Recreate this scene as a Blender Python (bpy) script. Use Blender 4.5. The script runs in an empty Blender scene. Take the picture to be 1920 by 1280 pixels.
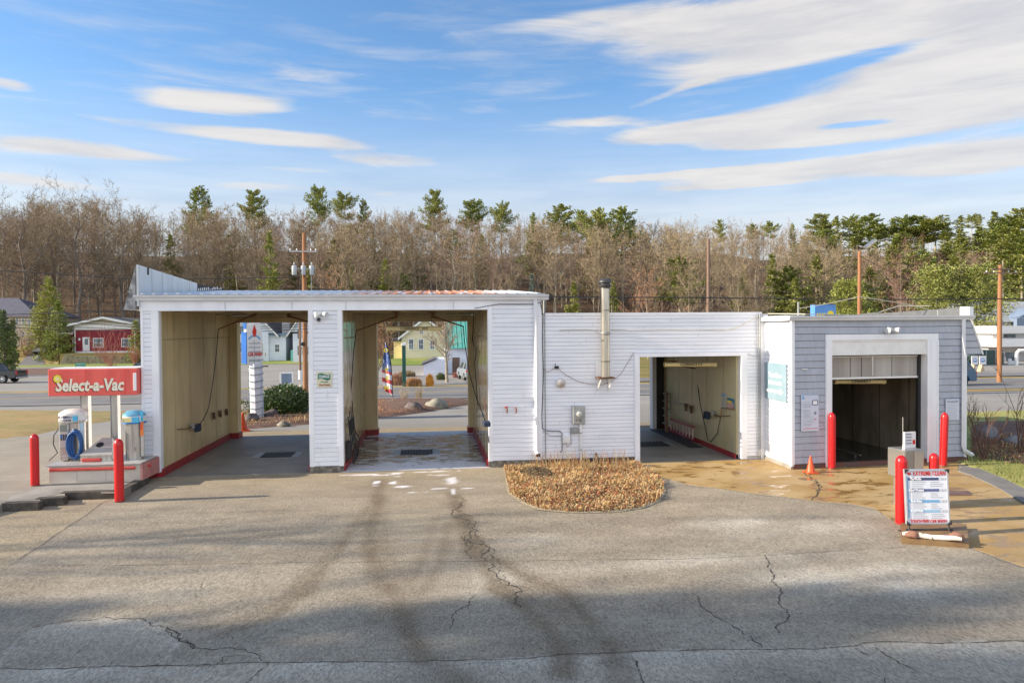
import bpy, math, random
import numpy as np
from mathutils import Vector, Matrix
S = bpy.context.scene
COL = S.collection
R = math.radians

# ------------------------------------------------------------------ camera
FOC, YAW, PITCH, ROLL, CH, CD = 1340.0, R(6.7), R(1.0), R(-.42), 3.6, 18.5
Fv = Vector((math.sin(YAW)*math.cos(PITCH), math.cos(YAW)*math.cos(PITCH), -math.sin(PITCH)))
Rv0 = Vector((math.cos(YAW), -math.sin(YAW), 0)); Uv0 = Rv0.cross(Fv)
Rv = Rv0*math.cos(ROLL)+Uv0*math.sin(ROLL); Uv = -Rv0*math.sin(ROLL)+Uv0*math.cos(ROLL)
CP = Vector((0, -CD, CH))
cam = bpy.data.cameras.new('camera'); camo = bpy.data.objects.new('camera', cam); COL.objects.link(camo)
camo.matrix_world = Matrix.Translation(CP) @ Matrix((Rv, Uv, -Fv)).transposed().to_4x4()
cam.sensor_width = 36; cam.lens = 36*FOC/1920; cam.clip_end = 3000; cam.clip_start = .1
S.camera = camo

# ------------------------------------------------------------------ light
SUN_EL = R(23.5); SUN_AZ_TRAVEL = R(1.4)           # the light travels along +X, grazing the front wall
L = bpy.data.lights.new('sun', 'SUN'); L.energy = 5.0; L.angle = R(.5); L.color = (1, .87, .70)
lo = bpy.data.objects.new('sun', L); COL.objects.link(lo)
trav = Vector((math.cos(SUN_AZ_TRAVEL)*math.cos(SUN_EL), math.sin(SUN_AZ_TRAVEL)*math.cos(SUN_EL), -math.sin(SUN_EL)))
lo.rotation_euler = trav.to_track_quat('-Z', 'Y').to_euler(); lo.location = (-30, 0, 30)
S.view_settings.view_transform = 'Standard'; S.view_settings.look = 'None'
S.view_settings.exposure = .75; S.view_settings.gamma = 1

class NT:
    """small node helper"""
    def __init__(s, nt): s.t = nt; s.n = nt.nodes; s.l = nt.links
    def new(s, typ, **kw):
        n = s.n.new(typ)
        for k, v in kw.items(): setattr(n, k, v)
        return n
    def put(s, sock, v):
        if hasattr(v, 'is_output') or isinstance(v, bpy.types.NodeSocket): s.l.new(v, sock)
        else: sock.default_value = v
    def m(s, op, a, b=0.0, c=None, clamp=False):
        n = s.new('ShaderNodeMath', operation=op); n.use_clamp = clamp
        s.put(n.inputs[0], a); s.put(n.inputs[1], b)
        if c is not None: s.put(n.inputs[2], c)
        return n.outputs[0]
    def mix(s, f, a, b, mode='MIX'):
        n = s.new('ShaderNodeMix', data_type='RGBA', blend_type=mode)
        s.put(n.inputs[0], f)
        for i, v in ((6, a), (7, b)):
            if isinstance(v, (tuple, list)): v = (*v[:3], 1)
            s.put(n.inputs[i], v)
        return n.outputs[2]
    def noise(s, vec, scale, detail=4, rough=.55, dist=0.0):
        n = s.new('ShaderNodeTexNoise'); s.put(n.inputs['Vector'], vec)
        n.inputs['Scale'].default_value = scale; n.inputs['Detail'].default_value = detail
        n.inputs['Roughness'].default_value = rough; n.inputs['Distortion'].default_value = dist
        return n.outputs[0]
    def ramp(s, f, a, b):
        n = s.new('ShaderNodeMapRange', interpolation_type='SMOOTHSTEP'); s.put(n.inputs[0], f)
        n.inputs[1].default_value = a; n.inputs[2].default_value = b
        return n.outputs[0]
    def scalev(s, vec, sc):
        n = s.new('ShaderNodeMapping'); s.put(n.inputs[0], vec); n.inputs[3].default_value = sc
        return n.outputs[0]

W = bpy.data.worlds.new('World'); S.world = W; W.use_nodes = True
N = NT(W.node_tree); N.n.clear()
sky = N.new('ShaderNodeTexSky', sky_type='NISHITA'); sky.sun_disc = False
sky.sun_elevation = SUN_EL
sky.sun_rotation = math.atan2(-trav.x, -trav.y)
sky.air_density = 1.0; sky.dust_density = .35; sky.ozone_density = 2.2
tc = N.new('ShaderNodeTexCoord'); sep = N.new('ShaderNodeSeparateXYZ'); N.l.new(tc.outputs['Generated'], sep.inputs[0])
az = N.m('ARCTAN2', sep.outputs[0], sep.outputs[1]); el = N.m('ARCSINE', sep.outputs[2])
cmb = N.new('ShaderNodeCombineXYZ'); N.l.new(az, cmb.inputs[0]); N.l.new(el, cmb.inputs[1])
nz = N.noise(N.scalev(cmb.outputs[0], (2.2, 13, 1)), 1.6, 9, .62, .6)
nz2 = N.noise(N.scalev(cmb.outputs[0], (1.1, 10, 1)), 4.3, 7, .6, .3)
tot = None
# clouds: azimuth (deg), elevation (deg), half widths (deg), tilt, weight
def cdeg(px, py, w, h, tl, wt):
    a_ = math.atan((px-960)/FOC); return (YAW+a_, math.atan((617-py)/FOC*math.cos(a_)), w/FOC*math.cos(a_)**2, h/FOC*math.cos(a_), tl, wt)
CL = [cdeg(*q) for q in [(1680, 30, 560, 60, 0, 1.2), (1830, 130, 340, 62, .05, 1.3), (1330, 52, 250, 38, -.05, .75), (1440, 120, 210, 24, .12, .75), (1300, 165, 130, 7, .28, .55), (1620, 118, 120, 13, .1, -.75),
    (1600, 212, 330, 34, .07, 1.25), (1290, 250, 170, 17, .06, 1.15), (1850, 195, 260, 52, .02, 1.2), (1612, 240, 95, 9, 0, -1.5), (1510, 266, 170, 15, .0, 1.1), (1520, 322, 340, 17, .03, 1.1), (1830, 315, 260, 30, .03, 1.2), (1250, 332, 190, 8, .04, .8), (1400, 352, 190, 7, 0, .7),
    (1130, 232, 110, 9, 0, .6), (1060, 45, 130, 10, .1, .3), (412, 192, 132, 19, .03, 1.2), (570, 262, 185, 15, -.02, .95), (130, 273, 210, 22, .02, 1.0), (300, 235, 200, 12, 0, .5), (720, 300, 120, 14, 0, .7), (400, 105, 260, 24, -.08, .38), (20, 155, 62, 11, 0, .8),
    (80, 335, 260, 20, 0, .6), (600, 355, 330, 12, 0, .55), (520, 312, 240, 10, 0, .5), (900, 335, 200, 10, 0, .3), (1700, 385, 260, 9, .02, .5)]]
CL += [(R(80), R(30), R(40), R(9), 0, .7), (R(-90), R(35), R(35), R(7), 0, .6), (R(0), R(50), R(30), R(6), .1, .5), (R(180), R(40), R(60), R(12), 0, .8)]
for (a0, e0, wa, we, tilt, wt) in CL:
    dx = N.m('SUBTRACT', az, a0); dy = N.m('SUBTRACT', N.m('SUBTRACT', el, e0), N.m('MULTIPLY', dx, tilt))
    q = N.m('ADD', N.m('POWER', N.m('ABSOLUTE', N.m('DIVIDE', dx, wa)), 2.6), N.m('POWER', N.m('ABSOLUTE', N.m('DIVIDE', dy, we)), 2.6))
    g = N.m('MULTIPLY', N.m('EXPONENT', N.m('MULTIPLY', q, -1.0)), wt)
    tot = g if tot is None else N.m('ADD', tot, g)
dens = N.m('ADD', N.m('MULTIPLY', tot, .78), N.m('MULTIPLY', N.m('SUBTRACT', nz, .5), 1.5))
cf = N.ramp(dens, .10, .74)
cf = N.m('MULTIPLY', cf, .93)
wisp = N.m('MULTIPLY', N.ramp(nz2, .42, .78), N.ramp(el, 0.62, .22)); wisp = N.m('MULTIPLY', wisp, .42)
cf = N.m('MAXIMUM', cf, wisp)
hz = N.m('MULTIPLY', N.ramp(el, .34, .07), .85); cf2 = N.m('MAXIMUM', cf, hz)
skyc = N.mix(1.0, sky.outputs[0], (.76, .96, 1.10), 'MULTIPLY')
shade = N.ramp(N.m('ADD', N.m('MULTIPLY', nz2, .6), N.m('MULTIPLY', nz, .5)), .32, .72)
cc = N.mix(shade, (3.2, 3.2, 3.35), (4.45, 4.25, 4.05))
# bright thin cloud added in the unseen southern sky to fill the shaded front
south_fill = N.m('MULTIPLY', N.ramp(sep.outputs[1], -.05, -.75), N.ramp(sep.outputs[2], -.02, .15))
cc = N.mix(south_fill, cc, (7.0, 7.2, 7.9)); cf2 = N.m('MAXIMUM', cf2, N.m('MULTIPLY', south_fill, N.m('ADD', N.m('MULTIPLY', nz, .5), .55), clamp=True))
fin = N.mix(cf2, skyc, cc)
bg = N.new('ShaderNodeBackground'); N.l.new(fin, bg.inputs[0]); bg.inputs[1].default_value = .12
wo = N.new('ShaderNodeOutputWorld'); N.l.new(bg.outputs[0], wo.inputs[0])
W.cycles.sampling_method = 'MANUAL'; W.cycles.sample_map_resolution = 1024

# ------------------------------------------------------------------ pixel helpers (1920x1280 photo pixels -> points in the world)
def ray(x, y): return Fv*FOC + Rv*(x-960) - Uv*(y-640)
def PY(x, y, Y=0.0): d = ray(x, y); return CP + d*((Y+CD)/d.y)
def PX(x, y, X): d = ray(x, y); return CP + d*(X/d.x)
def PZ(x, y, Z=0.0): d = ray(x, y); return CP + d*((Z-CH)/d.z)
ZB = [(-60, 0), (8, 0), (25, -.6), (50, -1.1), (95, -1.3), (112, -.3), (180, 18), (240, 33), (420, 37), (900, 45)]
def zt(y, x=0):
    z = np.interp(y, [a for a, b in ZB], [b for a, b in ZB])
    return float(z)
def PG(x, y):
    z = 0.0
    for i in range(40):
        p = PZ(x, y, z); z = .5*z+.5*zt(min(p.y, 108))
    p.z = zt(p.y); return p
def X0(px, py=730, Y=0): return PY(px, py, Y).x
def Z0(px, py, Y=0): return PY(px, py, Y).z

# ------------------------------------------------------------------ mesh builder
class MB:
    def __init__(s): s.v = []; s.f = []; s.mi = []
    def add(s, vs, fs, mi=0):
        b = len(s.v); s.v += [tuple(v) for v in vs]; s.f += [tuple(b+i for i in f) for f in fs]; s.mi += [mi]*len(fs); return s
    def quad(s, a, b, c, d, mi=0): return s.add([a, b, c, d], [(0, 1, 2, 3)], mi)
    def box(s, x0, x1, y0, y1, z0, z1, mi=0, fr=None):
        if x0 > x1: x0, x1 = x1, x0
        if y0 > y1: y0, y1 = y1, y0
        if z0 > z1: z0, z1 = z1, z0
        vs = [(x, y, z) for z in (z0, z1) for y in (y0, y1) for x in (x0, x1)]
        if fr: vs = [fr(*v) for v in vs]
        return s.add(vs, [(0, 2, 3, 1), (4, 5, 7, 6), (0, 1, 5, 4), (2, 6, 7, 3), (0, 4, 6, 2), (1, 3, 7, 5)], mi)
    def bbox(s, x0, x1, y0, y1, z0, z1, b=.01, mi=0, fr=None):
        """box with chamfered edges"""
        vs = []; idx = {}
        X = (x0, x1); Y = (y0, y1); Z = (z0, z1)
        for i in (0, 1):
            for j in (0, 1):
                for k in (0, 1):
                    sx, sy, sz = (b if i == 0 else -b), (b if j == 0 else -b), (b if k == 0 else -b)
                    idx[i, j, k, 0] = len(vs); vs.append((X[i], Y[j]+sy, Z[k]+sz))
                    idx[i, j, k, 1] = len(vs); vs.append((X[i]+sx, Y[j], Z[k]+sz))
                    idx[i, j, k, 2] = len(vs); vs.append((X[i]+sx, Y[j]+sy, Z[k]))
        fs = []
        for i in (0, 1):
            q = [idx[i, 0, 0, 0], idx[i, 1, 0, 0], idx[i, 1, 1, 0], idx[i, 0, 1, 0]]; fs.append(q[::-1] if i == 0 else q)
            q = [idx[0, i, 0, 1], idx[1, i, 0, 1], idx[1, i, 1, 1], idx[0, i, 1, 1]]; fs.append(q if i == 0 else q[::-1])
            q = [idx[0, 0, i, 2], idx[1, 0, i, 2], idx[1, 1, i, 2], idx[0, 1, i, 2]]; fs.append(q[::-1] if i == 0 else q)
        for i in (0, 1):
            for j in (0, 1):
                fs.append([idx[i, j, 0, 0], idx[i, j, 1, 0], idx[i, j, 1, 1], idx[i, j, 0, 1]])
                fs.append([idx[i, 0, j, 0], idx[i, 1, j, 0], idx[i, 1, j, 2], idx[i, 0, j, 2]])
                fs.append([idx[0, i, j, 1], idx[1, i, j, 1], idx[1, i, j, 2], idx[0, i, j, 2]])
        for k in idx:
            pass
        for i in (0, 1):
            for j in (0, 1):
                for k in (0, 1): fs.append([idx[i, j, k, 0], idx[i, j, k, 1], idx[i, j, k, 2]])
        if fr: vs = [fr(*v) for v in vs]
        return s.add(vs, fs, mi)
    def tube(s, pts, r, n=8, mi=0, caps=True):
        pts = [Vector(p) for p in pts]; rs = r if isinstance(r, (list, tuple)) else [r]*len(pts)
        rings = []; vs = []
        prev = None
        for i, p in enumerate(pts):
            d = (pts[min(i+1, len(pts)-1)]-pts[max(i-1, 0)])
            d = d.normalized() if d.length > 1e-9 else Vector((0, 0, 1))
            if prev is None:
                a = d.cross(Vector((0, 0, 1)));  a = a if a.length > .05 else d.cross(Vector((0, 1, 0)))
            else: a = prev - d*prev.dot(d)
            a.normalize(); prev = a; b = d.cross(a)
            for k in range(n):
                t = 2*math.pi*k/n; vs.append(p+a*(math.cos(t)*rs[i])+b*(math.sin(t)*rs[i]))
        fs = []
        for i in range(len(pts)-1):
            for k in range(n):
                fs.append((i*n+k, i*n+(k+1) % n, (i+1)*n+(k+1) % n, (i+1)*n+k))
        if caps: fs.append(tuple(range(n-1, -1, -1))); fs.append(tuple((len(pts)-1)*n+k for k in range(n)))
        return s.add(vs, fs, mi)
    def lathe(s, prof, c=(0, 0, 0), n=20, mi=0, fr=None):
        vs = []; fs = []
        for (r, z) in prof:
            for k in range(n):
                t = 2*math.pi*k/n; v = (c[0]+r*math.cos(t), c[1]+r*math.sin(t), c[2]+z); vs.append(fr(*v) if fr else v)
        for i in range(len(prof)-1):
            for k in range(n): fs.append((i*n+k, i*n+(k+1) % n, (i+1)*n+(k+1) % n, (i+1)*n+k))
        fs.append(tuple(range(n-1, -1, -1))); fs.append(tuple((len(prof)-1)*n+k for k in range(n)))
        return s.add(vs, fs, mi)
    def prism(s, poly, h, up=(0, 0, 1), mi=0):
        """extrude polygon (3D points) along vector up*h"""
        u = Vector(up)*h; n = len(poly); a = [Vector(p) for p in poly]; b = [p+u for p in a]
        fs = [tuple(range(n-1, -1, -1)), tuple(range(n, 2*n))]+[(i, (i+1) % n, n+(i+1) % n, n+i) for i in range(n)]
        return s.add(a+b, fs, mi)
    def blob(s, c, rx, ry, rz, seed=0, n=10, amp=.18, mi=0, flat=None):
        rng = random.Random(seed); ph = [rng.uniform(0, 6.28) for _ in range(9)]
        vs = []; fs = []; m = n*2
        for i in range(n+1):
            th = math.pi*i/n
            for k in range(m):
                t = 2*math.pi*k/m
                x, y, z = math.sin(th)*math.cos(t), math.sin(th)*math.sin(t), math.cos(th)
                q = 1+amp*(math.sin(3*x+ph[0])*math.cos(2.7*y+ph[1])+.7*math.sin(5.3*z+4*x+ph[2])+.45*math.sin(9*y+ph[3]+5*z)*math.cos(8*x+ph[4])+.25*math.sin(17*x+ph[5])*math.sin(15*z+ph[6]))
                vs.append((c[0]+rx*x*q, c[1]+ry*y*q, max(c[2]+rz*z*q, c[2]-rz*.5) if flat is None else max(c[2]+rz*z*q, flat)))
        for i in range(n):
            for k in range(m): fs.append((i*m+k, (i+1)*m+k, (i+1)*m+(k+1) % m, i*m+(k+1) % m))
        return s.add(vs, fs, mi)
    def mesh(s, name, mats, off=(0, 0, 0), sharp=30):
        me = bpy.data.meshes.new(name)
        o = Vector(off)
        me.from_pydata([(v[0]-o.x, v[1]-o.y, v[2]-o.z) for v in s.v], [], s.f)
        for m in mats: me.materials.append(m)
        if len(mats) > 1: me.polygons.foreach_set('material_index', s.mi)
        me.polygons.foreach_set('use_smooth', [True]*len(s.f))
        me.update()
        if sharp is not None: me.set_sharp_from_angle(angle=R(sharp))
        return me

ORG = {}
def tag(o, label=None, cat=None, group=None, kind=None):
    if label: o['label'] = label
    if cat: o['category'] = cat
    if group: o['group'] = group
    if kind: o['kind'] = kind
    return o
def thing(name, loc, label, cat, group=None):
    o = bpy.data.objects.new(name, None); COL.objects.link(o); o.location = loc; o.empty_display_size = .3
    ORG[o.name] = Vector(loc); return tag(o, label, cat, group)
def build(mb, name, mats, parent=None, label=None, cat=None, group=None, kind=None, sharp=30, local=False):
    if not isinstance(mats, (list, tuple)): mats = [mats]
    if parent is not None: off = Vector((0, 0, 0)) if local else ORG[parent.name]
    elif kind == 'structure' or local: off = Vector((0, 0, 0))
    else:
        xs = [v[0] for v in mb.v]; ys = [v[1] for v in mb.v]; zs = [v[2] for v in mb.v]
        off = Vector(((min(xs)+max(xs))/2, (min(ys)+max(ys))/2, min(zs)))
    me = mb.mesh(name, mats, off, sharp); o = bpy.data.objects.new(name, me); COL.objects.link(o)
    if parent is not None: o.parent = parent; ORG[o.name] = ORG[parent.name] if not local else Vector((0, 0, 0))
    else: o.location = off; ORG[o.name] = off
    return tag(o, label, cat, group, kind)
def dup(root, loc=None, rz=None, sc=None, label=None, group=None):
    c = root.copy(); COL.objects.link(c)
    if loc is not None: c.location = loc
    if rz is not None: c.rotation_euler = (0, 0, rz)
    if sc is not None: c.scale = sc if isinstance(sc, (tuple, list)) else (sc, sc, sc)
    if label: c['label'] = label
    if group: c['group'] = group
    for ch in list(root.children):
        d = ch.copy(); COL.objects.link(d); d.parent = c
        for g in list(ch.children):
            e = g.copy(); COL.objects.link(e); e.parent = d
    return c
def add_text(s, size, mat, org, xd, ud, parent, name='lettering', bold=0.0, shear=0.0, ext=.003, xs=1.0, align='CENTER', local=False, space=1.0, proud=.004):
    cu = bpy.data.curves.new('lettering', 'FONT'); cu.body = s; cu.size = size; cu.align_x = align; cu.align_y = 'CENTER'
    cu.offset = bold; cu.shear = shear; cu.extrude = ext; cu.space_character = space; cu.resolution_u = 2
    o = bpy.data.objects.new('tmp', cu); COL.objects.link(o)
    dg = bpy.context.evaluated_depsgraph_get(); me = bpy.data.meshes.new_from_object(o.evaluated_get(dg))
    bpy.data.objects.remove(o); bpy.data.curves.remove(cu)
    xd = Vector(xd).normalized(); ud = Vector(ud).normalized(); nd = xd.cross(ud)
    M = Matrix.Translation(Vector(org)+nd*proud-(Vector((0, 0, 0)) if local else ORG[parent.name])) @ Matrix((xd*xs, ud, nd)).transposed().to_4x4()
    me.transform(M); me.name = name; me.materials.clear(); me.materials.append(mat)
    o = bpy.data.objects.new(name, me); COL.objects.link(o); o.parent = parent; ORG[o.name] = ORG.get(parent.name, Vector((0, 0, 0)))
    return o

# ------------------------------------------------------------------ materials
MT = {}
def mat(name, col, col2=None, scale=3.0, rough=.7, metal=0.0, bump=0.0, bscale=40, stretch=(1, 1, 1), lo_=.35, hi_=.7, spec=.5, detail=5, third=None, coat=0.0, dist=0.0, trans=0.0, rough2=None, objc=False):
    if name in MT: return MT[name]
    m = bpy.data.materials.new(name); m.use_nodes = True; n = NT(m.node_tree); b = n.n['Principled BSDF']
    b.inputs['Roughness'].default_value = rough; b.inputs['Metallic'].default_value = metal; b.inputs['Specular IOR Level'].default_value = spec
    b.inputs['Coat Weight'].default_value = coat
    if objc: vec = n.new('ShaderNodeTexCoord').outputs['Object']
    else: vec = n.new('ShaderNodeNewGeometry').outputs['Position']
    if col2 is not None:
        v = n.scalev(vec, stretch); nf = n.noise(v, scale, detail, .6, dist); f = n.ramp(nf, lo_, hi_)
        c = n.mix(f, col, col2)
        if third is not None:   # (colour, scale, lo, hi, stretch)
            f3 = n.ramp(n.noise(n.scalev(vec, third[4] if len(third) > 4 else (1, 1, 1)), third[1], 5, .65), third[2], third[3]); c = n.mix(f3, c, third[0])
        n.l.new(c, b.inputs['Base Color'])
        if rough2 is not None: n.l.new(n.m('ADD', n.m('MULTIPLY', f, rough2-rough), rough), b.inputs['Roughness'])
    else: b.inputs['Base Color'].default_value = (*col, 1)
    if bump:
        bn = n.new('ShaderNodeBump'); bn.inputs['Strength'].default_value = bump; bn.inputs['Distance'].default_value = .02
        n.l.new(n.noise(vec, bscale, 4, .6), bn.inputs['Height']); n.l.new(bn.outputs[0], b.inputs['Normal'])
    if trans:
        b.inputs['Transmission Weight'].default_value = trans
    MT[name] = m; return m
vinyl = mat('white_siding', (.86, .87, .90), (.76, .78, .83), 1.3, .45, stretch=(.6, .6, 3), third=((.50, .49, .43), 2.6, .60, .85, (1.3, 1.3, .35)))
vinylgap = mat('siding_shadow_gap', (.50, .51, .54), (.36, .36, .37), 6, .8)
trim = mat('white_trim', (.88, .89, .91), (.79, .80, .83), 2.0, .4, stretch=(1, 1, .4), third=((.5, .47, .40), 4, .70, .85, (3, 1, .5)))
shing = mat('grey_shingle_siding', (.44, .47, .53), (.38, .41, .47), 2.5, .7, stretch=(1, 1, .5), third=((.46, .47, .50), 7, .55, .8, (2, 1, .4)))
shingap = mat('grey_shingle_gap', (.16, .17, .19), (.12, .12, .13), 8, .8)
cream = mat('cream_wall_panel', (.74, .60, .34), (.56, .44, .23), .8, .38, stretch=(1.5, 1.5, .5), third=((.24, .16, .07), 1.7, .54, .82, (1.2, 1.2, .28)), bump=.15, bscale=3)
creamseam = mat('cream_panel_seam', (.48, .40, .22), (.35, .28, .15), 5, .6)
pitdark = mat('dark_brown_panel', (.38, .32, .23), (.20, .17, .12), .9, .35, stretch=(1.5, 1.5, .5), third=((.10, .085, .06), 1.5, .55, .8, (2.2, 2.2, .3)))
redpaint = mat('worn_red_paint', (.36, .02, .025), (.22, .03, .03), 5, .55, third=((.30, .2, .17), 9, .62, .75))
bolred = mat('red_bollard_cover', (.62, .008, .010), (.50, .012, .014), 3, .34, coat=.12, objc=True, third=((.34, .05, .05), 14, .66, .74, (1, 1, .3)))
conc = mat('concrete', (.33, .31, .27), (.25, .23, .20), 2.5, .85, bump=.3, bscale=60, third=((.17, .16, .14), 1.2, .58, .8))
rust = mat('rusted_steel', (.10, .05, .03), (.20, .09, .04), 9, .7)
dark = mat('black_rubber', (.02, .02, .022), (.035, .033, .03), 8, .6)
blackm = mat('black_void', (.012, .012, .013))
steel = mat('brushed_steel', (.62, .60, .56), (.48, .46, .42), 3, .32, .85, stretch=(6, 6, .5))
steeld = mat('grey_metal_box', (.36, .37, .36), (.28, .29, .28), 5, .5, .4)
whitep = mat('white_paint', (.82, .82, .80), (.74, .73, .70), 4, .4)
yellowp = mat('cream_clearance_tube', (.80, .70, .38), (.70, .60, .30), 4, .4)
inkr = mat('red_ink', (.62, .03, .02)); inkb = mat('dark_ink', (.05, .055, .07)); inkblue = mat('blue_ink', (.04, .20, .50)); inky = mat('yellow_ink', (.85, .68, .05)); inkg = mat('green_ink', (.01, .17, .12))
inkn = mat('navy_ink', (.06, .07, .17)); inklb = mat('pale_blue_ink', (.20, .42, .66)); signgreen = mat('green_sign_face', (.0, .32, .19)); whitei = mat('white_ink', (.85, .85, .83))
inkgrey = mat('grey_small_print', (.42, .43, .46))
glassd = mat('dark_window_glass', (.05, .07, .10), (.22, .28, .33), 1.5, .08, stretch=(1, 1, 1))
woodp = mat('brown_utility_pole_wood', (.36, .17, .075), (.26, .12, .055), 6, .85, stretch=(5, 5, .3))
woodg = mat('grey_utility_pole_wood', (.25, .16, .11), (.18, .12, .09), 6, .85, stretch=(5, 5, .3))
ladw = mat('weathered_ladder_wood', (.24, .14, .07), (.16, .09, .045), 8, .8)

# clap board siding: real lapped courses. fr maps (u, d, z) to world, d = distance towards the viewer
def siding(mb, u0, u1, z0, z1, exp, fr, lip0=.012, gap=.009, seed=0, joints=0.0, shingle=False):
    rng = random.Random(seed); n = max(1, int(round((z1-z0)/exp))); e = (z1-z0)/n
    for i in range(n):
        a = z0+i*e; b = a+e; lip = lip0*rng.uniform(.75, 1.3)
        mb.quad(fr(u0, lip, a+gap), fr(u1, lip, a+gap), fr(u1, .002, b), fr(u0, .002, b), 0)
        mb.quad(fr(u0, .001, a), fr(u1, .001, a), fr(u1, lip, a+gap), fr(u0, lip, a+gap), 1)  # lap strip coloured darker, painting the shade line under each board
        if joints and not shingle and rng.random() < joints:
            u = rng.uniform(u0+.2, u1-.2) if u1-u0 > 1 else None
            if u: mb.quad(fr(u, lip+.003, a+gap), fr(u+.006, lip+.003, a+gap), fr(u+.006, .005, b), fr(u, .005, b), 1)
        if shingle:
            u = u0+rng.uniform(0, .25)
            while u < u1-.03:
                if rng.random() < .7: mb.quad(fr(u, lip+.003, a+gap), fr(u+.005, lip+.003, a+gap), fr(u+.005, .005, b), fr(u, .005, b), 2)
                u += rng.uniform(.13, .24)
front = lambda u, d, z: (u, -d, z)

# ================================================================== the car wash building
YR = 6.5
xa = X0(266); xa2 = X0(299); xb = X0(580); xb2 = X0(642.5); xc = X0(916); xd = X0(1016); xm0 = X0(1191); xm1 = X0(1396); xe = X0(1427)
ZT = 4.12; ZEAVE = 4.46; ZM = 3.97
car = thing('car_wash_building', ((xa+xd)/2, 3, 0), 'long white sided car wash with four open bays, its right end grey', 'car wash')

def panel_wall(x, y0, y1, z0, z1, side, name='interior_wall', m=None):
    """interior panelled wall; side=+1 faces +X"""
    mb = MB(); m = m or [cream, creamseam]
    mb.box(x, x-side*.05, y0, y1, z0, z1)
    y = y0+.9
    while y < y1-.2:
        mb.box(x+side*.006, x-side*.01, y-.012, y+.012, z0+.02, z1-.02, 1); y += 1.22
    mb.box(x+side*.006, x-side*.01, y0+.02, y1-.02, 3.38, 3.41, 1) if z1 > 3.6 else None
    return build(mb, name, m, car)
# piers
def pier(x0, x1, z0, z1, tl, tr, exp=.115, seed=0, zf=.12, front_y=.0, tall=None):
    mb = MB(); fr = lambda u, d, z: (u, front_y-d, z)
    mb.box(x0, x1, front_y, front_y+.10, z0, z1, 0)
    siding(mb, x0+tl-.01, x1-tr+.01, z0, z1, exp, fr, seed=seed)
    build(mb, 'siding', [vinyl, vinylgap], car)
    for a, b in ((x0, x0+tl), (x1-tr, x1)):
        if b-a > .02:
            mb = MB(); mb.box(a, b, front_y-.028, front_y+.06, z0-.005, z1+.004); build(mb, 'corner_board', trim, car)
pier(xa, xa2, .12, ZT+.02, .06, .16, seed=1)
pier(xb, xb2, .16, ZT+.10, .11, .11, seed=2)
pier(xc, xd, .17, ZT+.22, .10, .14, seed=3)
# left outer wall
mb = MB(); fl = lambda u, d, z: (xa-d, u, z)
mb.box(xa+.10, xa+.003, .1, YR+.2, 0.1, ZT+.1); siding(mb, .06, YR+.2, .12, ZT, .115, fl, seed=4)
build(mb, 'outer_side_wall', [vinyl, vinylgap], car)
# pier returns into the bays
for (x, s) in ((xa2, 1), (xb, -1), (xb2, 1), (xc, -1)):
    mb = MB(); mb.box(x+s*.012, x-s*.05, .0, .17, .14, ZT-.02); build(mb, 'jamb_trim', trim, car)
# interior walls
panel_wall(xa2, .17, YR, .18, ZT, 1); panel_wall(xb, .17, YR, .18, ZT, -1)
glossy = mat('glossy_bay_panel', (.66, .56, .34), (.48, .38, .22), 1.6, .14, stretch=(1, 2.5, .35), third=((.22, .13, .07), 2.4, .58, .8, (1, 3, .25)), bump=.35, bscale=1.6)
panel_wall(xb2, .17, YR, .18, ZT, 1, m=[glossy, creamseam]); panel_wall(xc, .17, YR, .18, ZT, -1, m=[glossy, creamseam])
mb = MB(); mb.box(xb+.052, xb2-.052, .11, YR, .0, ZT); build(mb, 'partition_core', cream, car)
# red curbs
for (x, s) in ((xa2, 1), (xb, -1), (xb2, 1), (xc, -1)):
    mb = MB(); mb.box(x+s*.05, x-s*.06, .05, YR-.02, -.02, .20); build(mb, 'red_curb', redpaint, car)
mb = MB(); mb.box(xa-.03, xa2+.04, -.04, .049, -.05, .12); build(mb, 'red_curb', redpaint, car)
fieldst = mat('dark_foundation_stone', (.13, .11, .09), (.30, .28, .24), 9, .9, bump=1.0, bscale=18, third=((.05, .045, .04), 6, .5, .7))
mb = MB(); mb.box(xb-.01, xb2+.01, -.03, .05, -.05, .158); build(mb, 'foundation', fieldst, car)
mb = MB(); mb.box(xc-.01, xd, -.025, .10, -.05, .168); build(mb, 'foundation', fieldst, car)
# rear wall: jambs and beams around the rear openings
def rear(x0, x1, jl, jr, zb):
    for a, b in ((x0, x0+jl), (x1-jr, x1)):
        mb = MB(); mb.box(a, b, YR-.25, YR+.18, .2, ZT-.02); build(mb, 'rear_jamb', [cream], car)
        mb = MB(); mb.box(a-.03, b+.03, YR-.29, YR+.2, -.03, .199); build(mb, 'red_curb', redpaint, car)
    mb = MB(); mb.box(x0+jl+.001, x1-jr-.001, YR-.25, YR+.18, zb, ZT-.02); mb.box(x0, x1, YR-.29, YR-.26, zb+.12, zb+.16); build(mb, 'rear_beam', [cream], car)
zbeam = Z0(780, 603, YR)
rear(xa2, xb, .26, .26, zbeam); rear(xb2, xc, .42, .18, zbeam)
# ceiling
mb = MB(); mb.box(xa+.1, xc+.1, .02, YR+.2, ZT+.001, ZT+.05)
for k in range(5): mb.box(xa2+.1, xc-.1, .8+k*1.2, .86+k*1.2, ZT-.03, ZT)
build(mb, 'ceiling', mat('stained_ceiling', (.42, .35, .2), (.22, .17, .1), 3, .7), car)
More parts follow.
